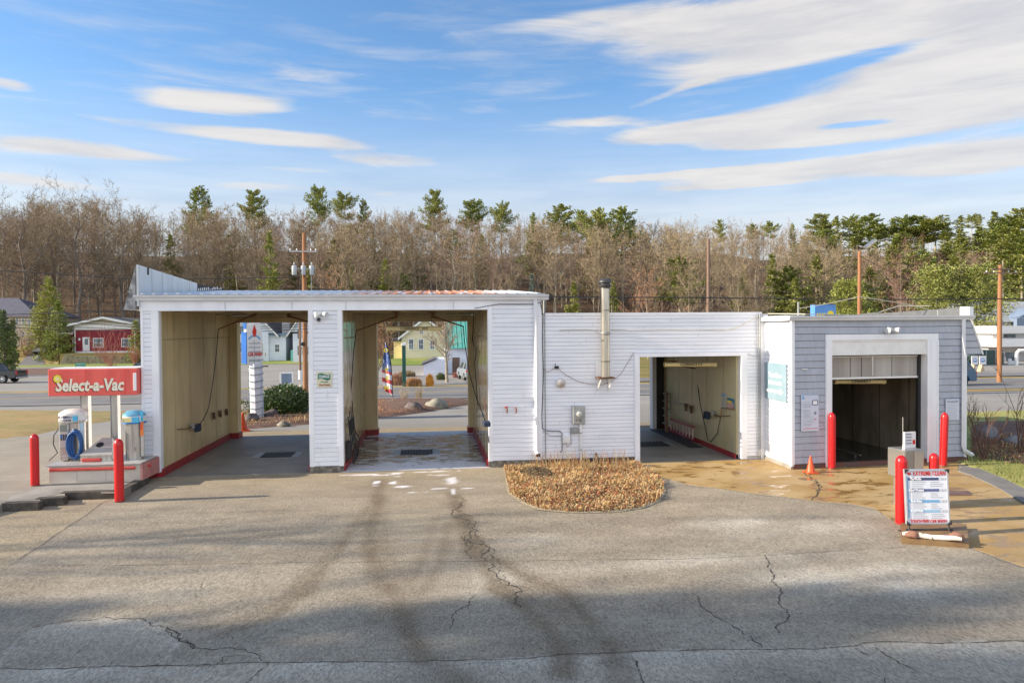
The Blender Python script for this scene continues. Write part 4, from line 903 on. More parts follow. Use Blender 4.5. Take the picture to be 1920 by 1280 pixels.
mb = MB(); mb.tube([(hp.x-.02, hp.y+.05, hp.z+.34), (hp.x-.02, hp.y-.08, hp.z+.36)], .02, 6); build(mb, 'hose_hook', steel, t)
mb = MB(); mb.box(cx+w*.70, cx+w*1.0, yv-w*.5, yv-w*.46, zv-.75, zv-.33); build(mb, 'sticker', mat('pale_blue_sticker', (.45, .66, .78), (.7, .75, .78), 6), t)
t, cx, w, yv, zv, hd = vac(245, 42, 770, 1, 'silver cylindrical vacuum machine with blue dome head beside the building corner', True)
mb = MB(); mb.box(cx-w*.7, cx+w*.1, yv-w*1.045, yv-w*.99, zv-.27, zv-.16); build(mb, 'yellow_label', mat('yellow_label', (.80, .66, .22), (.75, .72, .5), 20), t)
mb = MB(); mb.box(cx+w*.15, cx+w*.75, yv-w*1.0, yv-w*.8, zv-.28, zv-.15); build(mb, 'blue_badge', MT['sky_blue_badge'], t)
for k in range(8): mb = MB(); mb.box(cx-w*.6+k*w*.08, cx-w*.56+k*w*.08, yv-w*1.05, yv-w*1.045, zv-.26, zv-.215); build(mb, 'lettering', inkn, t) if k % 8 == 0 else None
mb = MB(); mb.bbox(cx+w*.72, cx+w*1.05, yv-w*.6, yv-w*.3, izt+.05, zv-hd, .02); build(mb, 'side_housing', mat('pale_steel_panel2', (.6, .58, .54), (.5, .48, .45), 6, .4, .4), t)
mb = MB(); mb.box(cx+w*.74, cx+w*1.02, yv-w*.62, yv-w*.605, izt+.55, izt+.9); mb.box(cx+w*.74, cx+w*1.02, yv-w*.62, yv-w*.605, izt+.9, izt+1.15, 1); build(mb, 'colourful_sticker', [mat('orange_sticker', (.85, .28, .05), (.8, .1, .05), 9), MT['sky_blue_badge']], t)
mb = MB(); mb.box(cx+w*.1, cx+w*.12, yv-w*.82, yv-w*.80, izt, zv-hd); mb.box(cx-w*.4, cx-w*.38, yv-w*.80, yv-w*.78, izt, zv-hd); mb.bbox(cx+w*.25, cx+w*.4, yv-w*.84, yv-w*.76, izt+.2, izt+.3, .01); build(mb, 'door_seam', steeld, t)
# waste bin
p0, p1 = PY(153, 870, ym-.1), PY(211, 870, ym-.1); bx0, bx1 = p0.x, p1.x; bz = Z0(180, 852, ym-.1)
tb = thing('waste_bin', ((bx0+bx1)/2, ym+.1, izt), 'grey waste bin with round hole in its sloping lid on the vacuum island', 'waste bin')
mb = MB(); mb.box(bx0, bx1, ym-.15, ym+.45, izt, bz); build(mb, 'bin_body', steel, tb)
zl = bz+.34
mb = MB(); xm_ = bx0+(bx1-bx0)*.62
mb.add([(bx0-.02, ym-.18, bz), (bx1+.02, ym-.18, bz), (bx1+.02, ym+.47, bz), (bx0-.02, ym+.47, bz), (bx0+.30, ym+.30, zl), (xm_+.1, ym+.30, zl)], [(0, 1, 5, 4), (1, 2, 5), (2, 3, 4, 5), (3, 0, 4), (0, 3, 2, 1)]); build(mb, 'sloping_lid', mat('bin_lid', (.50, .47, .42), (.42, .39, .35), 4, .4, .3), tb, sharp=5)
nrm = Vector((0, -(zl-bz), .48)).normalized(); cc_ = Vector((bx0+(bx1-bx0)*.48, ym+.10, bz+(zl-bz)*.585)); e1 = Vector((1, 0, 0)); e2 = nrm.cross(e1)
mb = MB(); mb.prism([cc_+nrm*.004+e1*(.085*math.cos(a))+e2*(.085*math.sin(a)) for a in [i*math.pi/9 for i in range(18)]], .004, nrm); build(mb, 'hole', blackm, tb)
mb = MB(); mb.bbox(bx0+.03, bx1-.22, ym-.19, ym-.151, bz-.15, bz-.07, .015); build(mb, 'bumper_strip', MT['faded_red_bumper'], tb)

# ---- wall mounted things
def flat_sign(name, px0, py0, px1, py1, m, label, cat, Y=-.02, th=.012, frame=None):
    """upright board parallel to the front wall"""
    a, b_ = PY(px0, py0, Y), PY(px1, py1, Y)
    t = thing(name, ((a.x+b_.x)/2, Y, b_.z), label, cat); mb = MB(); mb.box(a.x, b_.x, Y-th, Y, b_.z, a.z); build(mb, 'board', m, t); return t, a, b_
t, a, b_ = flat_sign('change_machine_sign', 594, 697, 623, 725, mat('cream_sign', (.70, .68, .50), (.64, .61, .44), 5), 'small cream and green change machine sign on the middle pier', 'sign', Y=-.022)
cx = (a.x+b_.x)/2; w = (b_.x-a.x); hh = a.z-b_.z; Yf = -.035
mb = MB(); top = []; bot = []
for i in range(13):
    s_ = i/12; wv = .06*math.sin(s_*6.28)*hh; top.append((a.x+w*.07+w*.82*s_, Yf-.0, a.z-hh*.14+wv*.7)); bot.append((a.x+w*.07+w*.82*s_, Yf-.0, a.z-hh*.50+wv))
mb.prism(bot+top[::-1], .004, (0, -1, 0)); build(mb, 'green_banner', inkg, t, sharp=5)
add_text('CHANGE', hh*.27, whitei, (cx-w*.02, Yf-.005, a.z-hh*.32), (1, 0, 0), (0, 0, 1), t, xs=.62, bold=.002)
add_text('MACHINE', hh*.13, inkg, (cx, Yf, b_.z+hh*.33), (1, 0, 0), (0, 0, 1), t, xs=.85)
add_text('Out Front!', hh*.20, mat('brown_ink', (.30, .06, .03)), (cx, Yf, b_.z+hh*.14), (1, 0, 0), (0, 0, 1), t, xs=.80, bold=.002)
def floodlight(px, py, Y, label, s=1.0, grp='twin floodlights on the walls', fr=None):
    p = PY(px, py, Y) if fr is None else Vector(fr); t = thing('floodlight', tuple(p), label, 'floodlight', grp)
    mb = MB(); mb.box(p.x-.05*s, p.x+.05*s, p.y-.03, p.y, p.z-.05*s, p.z+.05*s); build(mb, 'mounting_plate', whitep, t)
    for sg in (-1, 1):
        d = Vector((sg*.75, -.6, -.15)).normalized(); c0_ = p+Vector((0, -.04, .0)); mb = MB()
        mb.tube([c0_, c0_+d*.06*s, c0_+d*.07*s, c0_+d*.17*s], [.016*s, .02*s, .045*s, .07*s], 12); build(mb, 'lamp_head', whitep, t)
        mb = MB(); mb.tube([c0_+d*.171*s, c0_+d*.176*s], .066*s, 12); build(mb, 'lens', mat('lamp_lens', (.55, .58, .6), rough=.15), t)
    return t
floodlight(603, 588, -.02, 'white twin floodlight at the top of the middle pier', 1.05)
pB = BW(*[PB(1666, 617)[0], -.03, PB(1666, 617)[1]]); floodlight(0, 0, 0, 'white twin floodlight above the grey bay doorway', 1.15, fr=pB)
p = PY(598, 599, -.03); t = thing('alarm_horn', tuple(p), 'small round grey alarm horn below the pier floodlight', 'alarm horn'); mb = MB(); mb.lathe([(.052, 0), (.056, .03), (.045, .05)], n=16, fr=lambda x, y, z: (p.x+x, p.y-z, p.z+y)); build(mb, 'horn_ring', steeld, t)
mb = MB(); mb.lathe([(.04, .051), (.02, .045)], n=16, fr=lambda x, y, z: (p.x+x, p.y-z, p.z+y)); build(mb, 'horn_mouth', dark, t)
# spigots
for i, px in enumerate((949, 966)):
    p = PY(px, 766, -.01); t = thing('wall_spigot', tuple(p), ['left rusty pipe spigot bent down from the white wall', 'right rusty pipe spigot bent down from the white wall'][i], 'spigot', 'spigots on the white wall')
    mb = MB(); mb.tube([(p.x, 0, p.z+.03), (p.x, -.09, p.z+.03), (p.x+.01, -.13, p.z), (p.x+.01, -.13, p.z-.10)], .022, 8); build(mb, 'pipe', mat('coppery_pipe', (.30, .13, .09), (.16, .10, .08), 12, .6, .3), t)
    if i == 0: mb = MB(); mb.bbox(p.x-.05, p.x+.03, -.12, -.09, p.z+.04, p.z+.07, .005); build(mb, 'handle', inkr, t)
# flue pipe
fx0, fx1 = PY(1127, 620, -.26).x, PY(1143, 620, -.26).x; fr_ = (fx1-fx0)/2; fx = (fx0+fx1)/2; yfl = -.26
fz0 = Z0(1135, 707, yfl); fz1 = Z0(1135, 540, yfl)
t = thing('flue_pipe', (fx, yfl, fz0), 'tall stainless steel flue pipe with black cap against the middle wall', 'flue pipe')
flm = mat('stained_stainless', (.60, .55, .46), (.42, .38, .32), 2, .28, .9, stretch=(5, 5, .6), third=((.10, .09, .08), 1.5, .62, .72, (1, 1, 1)))
zs = [fz0, fz0+.42, fz0+1.12, fz0+1.75, fz1]
for i in range(4): mb = MB(); mb.lathe([(fr_, zs[i]+.01), (fr_, zs[i+1]-.01)], (fx, yfl, 0), 24); mb.lathe([(fr_*1.07, zs[i+1]-.02), (fr_*1.07, zs[i+1]+.01)], (fx, yfl, 0), 24, 1); build(mb, 'pipe_section', [flm, mat('sooty_band', (.14, .12, .10), (.3, .27, .22), 8, .4, .6)], t, sharp=40)
mb = MB(); mb.lathe([(fr_*1.1, fz1), (fr_*1.1, fz1+.03), (fr_*1.45, fz1+.04), (fr_*1.5, fz1+.07), (fr_*1.1, fz1+.09), (fr_*1.1, fz1+.13), (fr_*1.5, fz1+.14), (fr_*1.45, fz1+.19), (fr_*.9, fz1+.24), (.01, fz1+.25)], (fx, yfl, 0), 24); build(mb, 'rain_cap', mat('black_cap', (.045, .045, .05), (.09, .085, .08), 6, .5, .3), t, sharp=40)
mb = MB(); mb.box(fx-fr_*1.9, fx+fr_*1.9, -.42, -.02, fz0-.03, fz0+.005); build(mb, 'support_shelf', rust, t)
for s_ in (-1, 1): mb = MB(); mb.tube([(fx+s_*fr_*1.3, -.38, fz0-.03), (fx+s_*fr_*1.3, -.03, fz0-.32)], .02, 4); mb.box(fx+s_*fr_*1.3-.02, fx+s_*fr_*1.3+.02, -.045, -.02, fz0-.38, fz0-.03); build(mb, 'support_bracket', whitep, t)
mb = MB(); mb.box(PY(1116, 700, 0).x, PY(1148, 700, 0).x, -.03, -.005, Z0(1130, 706), Z0(1130, 677)); build(mb, 'wall_plate', trim, t)
mb = MB(); mb.lathe([(fr_*1.12, zs[2]+.02), (fr_*1.12, zs[2]+.06)], (fx, yfl, 0), 20); mb.tube([(fx-fr_*1.5, -.03, zs[2]+.12), (fx-fr_, yfl, zs[2]+.04)], .01, 5); mb.tube([(fx+fr_*1.5, -.03, zs[2]+.12), (fx+fr_, yfl, zs[2]+.04)], .01, 5); build(mb, 'pipe_clamp', steeld, t)
# round vent
p = PY(1051, 717, -.01); t = thing('round_wall_vent', tuple(p), 'round white vent cover on the middle wall', 'vent'); mb = MB(); mb.lathe([(.13, -.01), (.135, .05), (.12, .085)], n=24, fr=lambda x, y, z: (p.x+x, p.y-z, p.z+y)); build(mb, 'rim', whitep, t)
mb = MB(); mb.lathe([(.118, .0855), (.10, .10), (.04, .115), (.005, .118)], n=24, fr=lambda x, y, z: (p.x+x, p.y-z, p.z+y)); build(mb, 'cover', mat('tarnished_cover', (.52, .48, .45), (.42, .38, .36), 4, .4, .4), t, sharp=60)
# electric meter
a, b_ = PY(1073, 761, -.02), PY(1096, 794, -.02); t = thing('electric_meter', ((a.x+b_.x)/2, -.05, b_.z), 'grey electric meter box with glass dial and conduit on the middle wall', 'electric meter')
mb = MB(); mb.bbox(a.x, b_.x, -.12, -.005, b_.z, a.z, .01); mb.box(a.x-.015, a.x-.001, -.11, -.01, b_.z, a.z); build(mb, 'meter_box', mat('meter_grey', (.40, .41, .39), (.33, .34, .32), 4, .45, .2), t)
pc = PY(1086, 776, -.12); mb = MB(); mb.lathe([(.075, 0), (.075, .03), (.065, .035), (.065, .09), (.03, .10)], n=20, fr=lambda x, y, z: (pc.x+x, -.121-z, pc.z+y)); build(mb, 'meter_dial', mat('dial_glass', (.6, .6, .56), (.4, .4, .37), 20, .1), t)
mb = MB(); [mb.box(pc.x+dx, pc.x+dx+.04, -.13, -.121, pc.z-.17+dz, pc.z-.14+dz) for dx, dz in ((-.09, 0), (-.01, .01), (.02, -.03))]; build(mb, 'label_tags', rust, t)
cxm = PY(1088.5, 830, -.05).x; mb = MB(); mb.tube([(cxm, -.06, b_.z), (cxm, -.06, .0)], .03, 10); build(mb, 'conduit', whitep, t); mb = MB(); mb.lathe([(.036, 0), (.036, .03)], (cxm, -.06, b_.z-.25), 10); mb.lathe([(.036, 0), (.036, .03)], (cxm, -.06, b_.z-.7), 10); build(mb, 'conduit_clamp', steeld, t)
def jbox(name, x0p, y0p, x1p, y1p, m, lab, cat, dep=.07):
    a, b_ = PY(x0p, y0p, -.02), PY(x1p, y1p, -.02); mb = MB(); mb.bbox(a.x, b_.x, -dep, -.008, b_.z, a.z, .008); t = thing(name, ((a.x+b_.x)/2, -.02, b_.z), lab, cat); build(mb, 'cover', m, t)
    mb = MB(); mb.box(a.x+.02, b_.x-.02, -dep-.004, -dep-.0005, b_.z+.02, a.z-.02); build(mb, 'door_panel', m, t); return t
jbox('junction_box', 1069, 801, 1084, 812, steeld, 'small grey junction box below the electric meter', 'junction box'); jbox('cable_box', 1054, 816, 1069, 830, whitep, 'small white cable box below the grey junction box', 'cable box')
# wires on the wall
wires = [([(1013, 566), (1018, 590), (1017, 640), (1019, 700), (1016, 780), (1017, 803), (1024, 807), (1050, 808), (1054, 812), (1054, 845), (1050, 848)], .010, dark, 'black cable running down the wall corner to the cable box'),
         ([(1018, 690), (1028, 697), (1043, 688), (1060, 702), (1082, 714), (1105, 720), (1130, 721), (1148, 715), (1165, 700), (1188, 661)], .006, mat('reddish_wire', (.22, .10, .09)), 'thin reddish wire sagging across the middle wall to the bay doorway'),
         ([(1018, 807), (1030, 816), (1052, 817)], .005, dark, 'thin wire leading from the corner cable to the white box'),
         ([(1070, 812), (1071, 832), (1064, 837), (1060, 830)], .006, dark, 'short looped wire between the two small boxes'),
         ([(1048, 619), (1060, 618.5), (1102, 618), (1128, 620)], .009, mat('tan_cable', (.55, .50, .40)), 'tan cable clipped along the upper wall left of the flue'),
         ([(1146, 618), (1180, 619), (1253, 618), (1306, 618.5), (1356, 619), (1380, 615), (1412, 598), (1425, 590), (1440, 588)], .009, MT['tan_cable'], 'tan cable clipped along the upper wall right of the flue'),
         ([(1018, 860), (1020, 880), (1030, 890)], .005, MT['tan_cable'], 'thin ground wire at the foot of the middle wall'),
         ([(890, 578), (912, 574), (935, 570), (1005, 570), (1014, 566)], .008, dark, 'black cable along the top of the tall white wall'),
         ([(1402, 662), (1412, 668), (1425, 668)], .006, steeld, 'short grey wire beside the top of the middle doorway')]
for pts, r, m, lab in wires:
    P = [PY(x, y, -.035) for x, y in pts]; mb = MB(); mb.tube(P, r, 5); o = build(mb, 'wall_cable', m, None, lab, 'cable', 'cables on the outside wall', sharp=60)
p = PY(1043, 688, -.03); t = thing('wall_bracket', tuple(p), 'small black wire bracket on the middle wall above the round vent', 'bracket'); mb = MB(); mb.bbox(p.x-.05, p.x+.06, -.10, -.02, p.z-.04, p.z+.03, .01); build(mb, 'clamp', dark, t); mb = MB(); mb.tube([(p.x-.03, -.04, p.z), (p.x-.03, -.04, p.z+.1)], .008, 5); build(mb, 'stem', dark, t)
p = PY(1119, 860, -.1); mb = MB(); mb.tube([(p.x, -.02, p.z+.12), (p.x-.01, -.10, p.z+.10), (p.x+.01, -.12, p.z-.2)], .03, 8); build(mb, 'drain_pipe', dark, None, 'short black drain pipe at the foot of the middle wall', 'pipe')

# ---- signs on the right block
def bwp(px, py): u, z = PB(px, py); return u, z
def wall_sign_B(name, px0, py0, px1, py1, label):
    u0_, z0_ = bwp(px0, py1); u1_, z1_ = bwp(px1, py0); c_ = BW((u0_+u1_)/2, -.02, z0_)
    t = thing(name, c_, label, 'sign'); mb = MB(); mb.box(u0_, u1_, -.045, -.028, z0_, z1_, fr=BW); build(mb, 'board', mat('pale_sign_board', (.62, .66, .76), (.56, .60, .70), 3, .35), t)
    return t, u0_, u1_, z0_, z1_
xB = (cu_, su_, 0)
t, a0, a1, z0_, z1_ = wall_sign_B('instruction_sign', 1501, 740, 1533, 808, 'white step by step instruction sign on the grey wall left of the doorway')
w_ = a1-a0; h_ = z1_-z0_; rng = random.Random(2)
def bar(u0_, u1_, z, hh, m, nm='small_print', par=t, d=.047):
    mb = MB(); mb.box(u0_, u1_, -d-.001, -d+.002, z-hh/2, z+hh/2, fr=BW); return mb
mb = MB(); zz = z1_-h_*.14
while zz > z0_+h_*.12:
    if rng.random() < .8: mb.box(a0+w_*.10, a0+w_*rng.uniform(.45, .66), -.048, -.045, zz-.004, zz+.004, fr=BW)
    zz -= .022
build(mb, 'small_print', inkgrey, t)
mb = MB(); mb.box(a0+.01, a0+w_*.16, -.048, -.045, z1_-h_*.11, z1_-h_*.02, fr=BW); build(mb, 'corner_logo', inklb, t)
mb = MB(); mb.box(a0+w_*.62, a0+w_*.95, -.048, -.045, z1_-h_*.28, z1_-h_*.14, fr=BW); mb.box(a0+w_*.66, a0+w_*.91, -.050, -.048, z1_-h_*.26, z1_-h_*.16, 1, fr=BW); build(mb, 'pictogram', [inkn, whitei], t)
mb = MB(); q = ((a0+w_*.79), z1_-h_*.5); mb.add([BW(q[0]+.033*math.cos(i*.5236)*r, -.048, q[1]+.033*math.sin(i*.5236)*r) for r in (1, .45) for i in range(12)], [(i, (i+1) % 12, 12+(i+1) % 12, 12+i) for i in range(12)]); build(mb, 'wheel_pictogram', inkb, t)
mb = MB(); q = ((a0+w_*.79), z1_-h_*.67); mb.add([BW(q[0]+.03*math.cos(i*.5236)*r, -.048, q[1]+.022*math.sin(i*.5236)*r) for r in (1, .6) for i in range(12)], [(i, (i+1) % 12, 12+(i+1) % 12, 12+i) for i in range(12)]); mb.box(a0+w_*.08, a1-w_*.08, -.048, -.045, z0_+h_*.065, z0_+h_*.08, fr=BW); build(mb, 'red_marks', inkr, t)
t, a0, a1, z0_, z1_ = wall_sign_B('notice_sign', 1771, 747, 1796, 787, 'small pale notice sign headed Absolutely NO behind the leaning bollard'); w_ = a1-a0; h_ = z1_-z0_
add_text('Absolutely NO', h_*.13, inkgrey, BW((a0+a1)/2, -.046, z1_-h_*.12), xB, (0, 0, 1), t, xs=.75, bold=.003, shear=.2)
mb = MB(); zz = z1_-h_*.27
while zz > z0_+.04: mb.box(a0+w_*.10, a0+w_*rng.uniform(.6, .92), -.048, -.045, zz-.005, zz+.005, fr=BW); zz -= .045
build(mb, 'small_print', inkgrey, t)
# blue arrow sign on the sunlit return wall (faces -X)
p0 = PX(1434, 680, wx-.02); p1 = PX(1476, 741, wx-.02); t = thing('arrow_sign', (wx-.02, (p0.y+p1.y)/2, p1.z), 'pale blue Touchless Automatic sign with white arrow on the sunlit side wall', 'sign')
yA, yB_ = min(p0.y, p1.y), max(p0.y, p1.y); zT_, zB_ = p0.z+.02, PX(1434, 740, wx-.02).z-.08
yB_ = min(yB_, -.08)
mb = MB(); mb.box(wx-.045, wx-.02, yA, yB_, zB_, zT_); build(mb, 'board', mat('faded_blue_sign', (.22, .33, .39), (.27, .37, .43), 2, .4), t)
yc_ = (yA+yB_)/2; hs = zT_-zB_; ws = yB_-yA
add_text('Touchless', hs*.16, whitei, (wx-.046, yc_, zT_-hs*.33), (0, -1, 0), (0, 0, 1), t, xs=ws*.60/(hs*.16*4.2), bold=.004); add_text('Automatic', hs*.16, whitei, (wx-.046, yc_, zT_-hs*.53), (0, -1, 0), (0, 0, 1), t, xs=ws*.60/(hs*.16*4.2), bold=.004)
mb = MB(); X_ = wx-.05; yl_, yr_ = yB_-ws*.08, yA+ws*.14; za = zB_+hs*.24; t_ = hs*.035
mb.prism([(X_, yl_, za-t_), (X_, yr_+ws*.12, za-t_), (X_, yr_+ws*.12, za-t_*2.4), (X_, yr_, za), (X_, yr_+ws*.12, za+t_*2.4), (X_, yr_+ws*.12, za+t_), (X_, yl_, za+t_)], .004, (1, 0, 0)); build(mb, 'arrow', whitei, t)
u_, z_ = PB(1508, 692); t = thing('door_handle_plate', BW(u_, -.02, z_), 'tiny white metal bracket on the grey shingle wall', 'bracket'); mb = MB(); mb.bbox(u_-.07, u_+.07, -.05, -.02, z_-.012, z_+.012, .004, fr=BW); build(mb, 'plate', whitep, t)
mb = MB(); [mb.tube([BW(u_+s_*.05, -.02, z_), BW(u_+s_*.05, -.07, z_)], .006, 5) for s_ in (-1,)]; build(mb, 'screw', steel, t)
# cable across the roof edge
P = [PY(1440, 588, -.6), Vector(BW(.3, -.1, ZBK+.16)), Vector(BW(2.2, .6, ZBK+.14)), Vector(BW(3.4, 1.2, ZBK+.22)), Vector(BW(4.3, 1.5, ZBK+.42)), Vector(BW(bw, 1.2, ZBK+.40))]
mb = MB(); mb.tube([P[0].lerp(P[1], .0)]+P[1:], .014, 6); build(mb, 'roof_cable', MT['tan_cable'], None, 'pale conduit looping over the roof edge of the grey block', 'cable', sharp=60)

# ---- pay kiosk
kp = PZ(1700, 948, .008); KY = kp.y
t = thing('pay_kiosk', (kp.x, KY, .006), 'stainless steel pay kiosk with a slanted price sign on top', 'kiosk')
rz = R(8)
def KR(x, y, z): x, y = x*.70, y*.78; return (kp.x-.02+x*math.cos(rz)-y*math.sin(rz), KY+x*math.sin(rz)+y*math.cos(rz), z)
kz = lambda py: PY(1690, py, KY).z
mb = MB(); mb.bbox(-.33, .33, -.28, .30, kz(893), kz(840), .02, fr=KR); build(mb, 'head', mat('kiosk_steel', (.40, .38, .34), (.33, .31, .28), 1.2, .28, .6), t)
mb = MB(); mb.bbox(-.21, .21, -.16, .22, .006, kz(893)-.001, .01, fr=KR); build(mb, 'pedestal', steel, t)
mb = MB(); mb.bbox(-.02, .31, -.288, -.281, kz(888), kz(843), .003, fr=KR); build(mb, 'polished_face_plate', mat('polished_steel', (.70, .68, .65), rough=.12, metal=.95), t)
zs0, zs1 = kz(838), kz(810); mb = MB(); mb.box(-.06, .32, -.02, .03, zs0-.02, zs1, fr=KR); build(mb, 'price_sign', whitep, t)
mb = MB(); [mb.box(-.03, .17, -.023, -.02, zs0+q*(zs1-zs0)-.008, zs0+q*(zs1-zs0)+.008, fr=KR) for q in (.25, .45, .65, .85)]; build(mb, 'price_lines', inkn, t)
mb = MB(); [mb.box(-.03, .20, -.023, -.02, zs0+q*(zs1-zs0)-.003, zs0+q*(zs1-zs0)+.003, fr=KR) for q in (.17, .36, .56, .75)]; build(mb, 'small_print', inkgrey, t)
mb = MB(); mb.box(.21, .30, -.023, -.02, zs0+.05, zs0+.14, fr=KR); build(mb, 'red_mark', inkr, t)
mb = MB(); mb.tube([KR(.0, .1, zs0-.03), KR(.0, .1, kz(783))], .008, 6); build(mb, 'antenna', steel, t)
# ---- menu board on wheeled frame
mp = PZ(1742, 1004, .01); MY = mp.y
mt_ = thing('menu_board', (mp.x, MY, .006), 'white menu board headed EXTREME CLEAN in a silver wheeled frame', 'menu board')
lean = R(-6); tw = R(-7)
tl = PY(1703, 882, MY); br = PY(1782, 987, MY); bl = PY(1703, 984, MY); mw = (PY(1779, 935, MY).x-PY(1703, 935, MY).x)/2*1.0; mz0 = bl.z; mz1 = tl.z; mcx = (PY(1703, 935, MY).x+PY(1779, 935, MY).x)/2; mh = mz1-mz0
def MR(x, y, z):
    zz = z-mz0; yy = y+zz*math.sin(R(5)); x2 = x
    return (mcx+x2*math.cos(tw)-yy*math.sin(tw), MY+x2*math.sin(tw)+yy*math.cos(tw), mz0+zz*math.cos(R(5)))
xm_ = (math.cos(tw), math.sin(tw), 0); um_ = Vector(MR(0, 0, mz0+1))-Vector(MR(0, 0, mz0))
mb = MB(); mb.box(-mw+.02, mw-.02, .0, .03, mz0+.02, mz1-.02, fr=MR); build(mb, 'poster', mat('poster_white', (.80, .82, .86), (.76, .79, .84), 2, .35), mt_)
mb = MB(); [mb.bbox(*q, .006, fr=MR) for q in ((-mw, -mw+.035, -.012, .045, mz0, mz1), (mw-.035, mw, -.012, .045, mz0, mz1), (-mw+.036, mw-.036, -.012, .045, mz1-.035, mz1), (-mw+.036, mw-.036, -.012, .045, mz0, mz0+.035))]; build(mb, 'frame', mat('silver_frame', (.62, .64, .68), (.55, .57, .6), 5, .3, .6), mt_)
for sx in (-1, 1):
    for zc in (mz0, mz1):
        s2 = 1 if zc == mz0 else -1; mb = MB(); mb.prism([MR(sx*(mw+.006), -.02, zc-s2*.006), MR(sx*(mw-.07), -.02, zc-s2*.006), MR(sx*(mw+.006), -.02, zc+s2*.07)], .012, Vector(MR(0, -1, mz0))-Vector(MR(0, 0, mz0))); build(mb, 'corner_clip', dark, mt_)
def mtext(s, zf, size, m, xf=0.0, **k): return add_text(s, size, m, MR(xf*mw, -.001, mz0+mh*zf), xm_, um_, mt_, **k)
mtext('EXTREME CLEAN', .925, .105, inkr, .14, xs=.70, bold=.0015); mtext('TOUCH FREE CAR WASH', .055, .078, inkr, 0, xs=.70, bold=.001)
mb = MB(); mb.prism([MR(-mw*.78+x_, -.003, mz0+mh*.925+z_) for x_, z_ in ((-.045, .01), (-.01, -.03), (.045, -.01), (.02, .0), (.03, .03), (.0, .005), (-.02, .03))], .003, Vector(MR(0, -1, mz0))-Vector(MR(0, 0, mz0))); build(mb, 'red_emblem', inkr, mt_)
for zf, nm, m in ((.825, 'The Works', inkn), (.62, 'Shine & Protect', mat('slate_ink', (.12, .14, .30))), (.42, 'Basic Shine', inklb), (.24, 'Quick Wash', mat('light_sky_ink', (.33, .55, .72)))):
    mb = MB(); mb.box(-mw*.84, mw*.55, -.004, -.001, mz0+mh*zf-.022, mz0+mh*zf+.022, fr=MR); build(mb, 'price_band', m, mt_)
    mtext(nm, zf, .05, whitei, -.50, xs=.8, bold=.003, proud=.006)
    mb = MB(); [mb.box(mw*q, mw*(q+.10), -.004, -.001, mz0+mh*zf-.018, mz0+mh*zf+.018, fr=MR) for q in (.62, .77)]; [mb.box(mw*(q+.03), mw*(q+.07), -.0055, -.004, mz0+mh*zf-.010, mz0+mh*zf+.010, 1, fr=MR) for q in (.62, .77)]; build(mb, 'price_marks', [inkgrey, whitei], mt_)
    mb = MB(); rng = random.Random(int(zf*100))
    for k in range(4):
        z_ = mz0+mh*zf-.055-k*.034; mb.box(-mw*.70, -mw*rng.uniform(.0, .25), -.003, -.001, z_-.0045, z_+.0045, fr=MR)
        if k < 3: mb.box(mw*.15, mw*rng.uniform(.4, .75), -.003, -.001, z_-.0045, z_+.0045, fr=MR)
    build(mb, 'small_print', inkgrey, mt_)
mb = MB(); mb.box(-mw*.9, -mw*.84, -.003, -.001, mz0+mh*.12, mz0+mh*.86, fr=MR); build(mb, 'blue_edge_stripe', inklb, mt_)
mb = MB(); [mb.tube([MR(s_*mw*.9, .0, mz0), MR(s_*mw*.9, -.02, mz0-.10)], .018, 6) for s_ in (-1, 1)]; mb.tube([MR(-mw, .02, mz0-.10), MR(mw*1.1, .02, mz0-.10)], .022, 6); build(mb, 'base_frame', dark, mt_)
for s_ in (-1, 1): mb = MB(); mb.tube([MR(s_*mw*.9, -.05, mz0-.10), MR(s_*mw*.6, -.42, mz0-.18)], .012, 5); mb.tube([MR(s_*mw*.9, .05, mz0-.10), MR(s_*mw*.9, .35, mz0-.20)], .012, 5); build(mb, 'foot_strut', dark, mt_)
# plinth, log and stones below it
pl_ = [PZ(x, y, .0) for x, y in [(1690, 1020), (1817, 1028), (1812, 992), (1690, 990)]]
mb = MB(); mb.prism([Vector((q.x, q.y, 0)) for q in pl_], .10); build(mb, 'wooden_plinth', mat('wet_brown_plank', (.26, .16, .07), (.18, .11, .055), 4, .5), None, 'low brown plank block on the asphalt under the menu board', 'plank')
lp0, lp1 = PZ(1692, 1000, .15), PZ(1803, 1011, .15); mb = MB(); dd = lp1-lp0
mb.tube([lp0+dd*q+Vector((0, 0, .012*math.sin(q*9))) for q in (0, .1, .3, .5, .7, .9, 1)], [.028, .042, .046, .04, .042, .04, .03], 12)
build(mb, 'birch_log', mat('birch_bark', (.74, .69, .62), (.62, .52, .44), 4, .8, third=((.05, .045, .04), 9, .60, .66)), None, 'whitish birch log lying on the plank in front of the menu board', 'log', sharp=60)
for (x_, y_, l_) in ((1708, 1006, 'left brown stone holding the birch log'), (1788, 1010, 'right brown stone holding the birch log')):
    p = PZ(x_, y_, .10); mb = MB(); mb.blob((p.x, p.y-.05, .15), .12, .09, .07, int(x_), 8, .12); build(mb, 'brown_stone', mat('reddish_stone', (.34, .16, .10), (.24, .12, .08), 8, .9), None, l_, 'stone', 'brown stones by the menu board', sharp=60)
# metal plate on apron
pl_ = [PZ(x, y, .012) for x, y in [(1735, 929), (1822, 928), (1816, 920), (1735, 920)]]; mb = MB(); mb.prism([Vector((q.x, q.y, .007)) for q in pl_], .012); build(mb, 'ground_plate', mat('brown_steel_plate', (.14, .08, .07), (.18, .12, .1), 5, .6), None, 'flat brown steel plate set in the stained apron behind the menu board', 'plate')

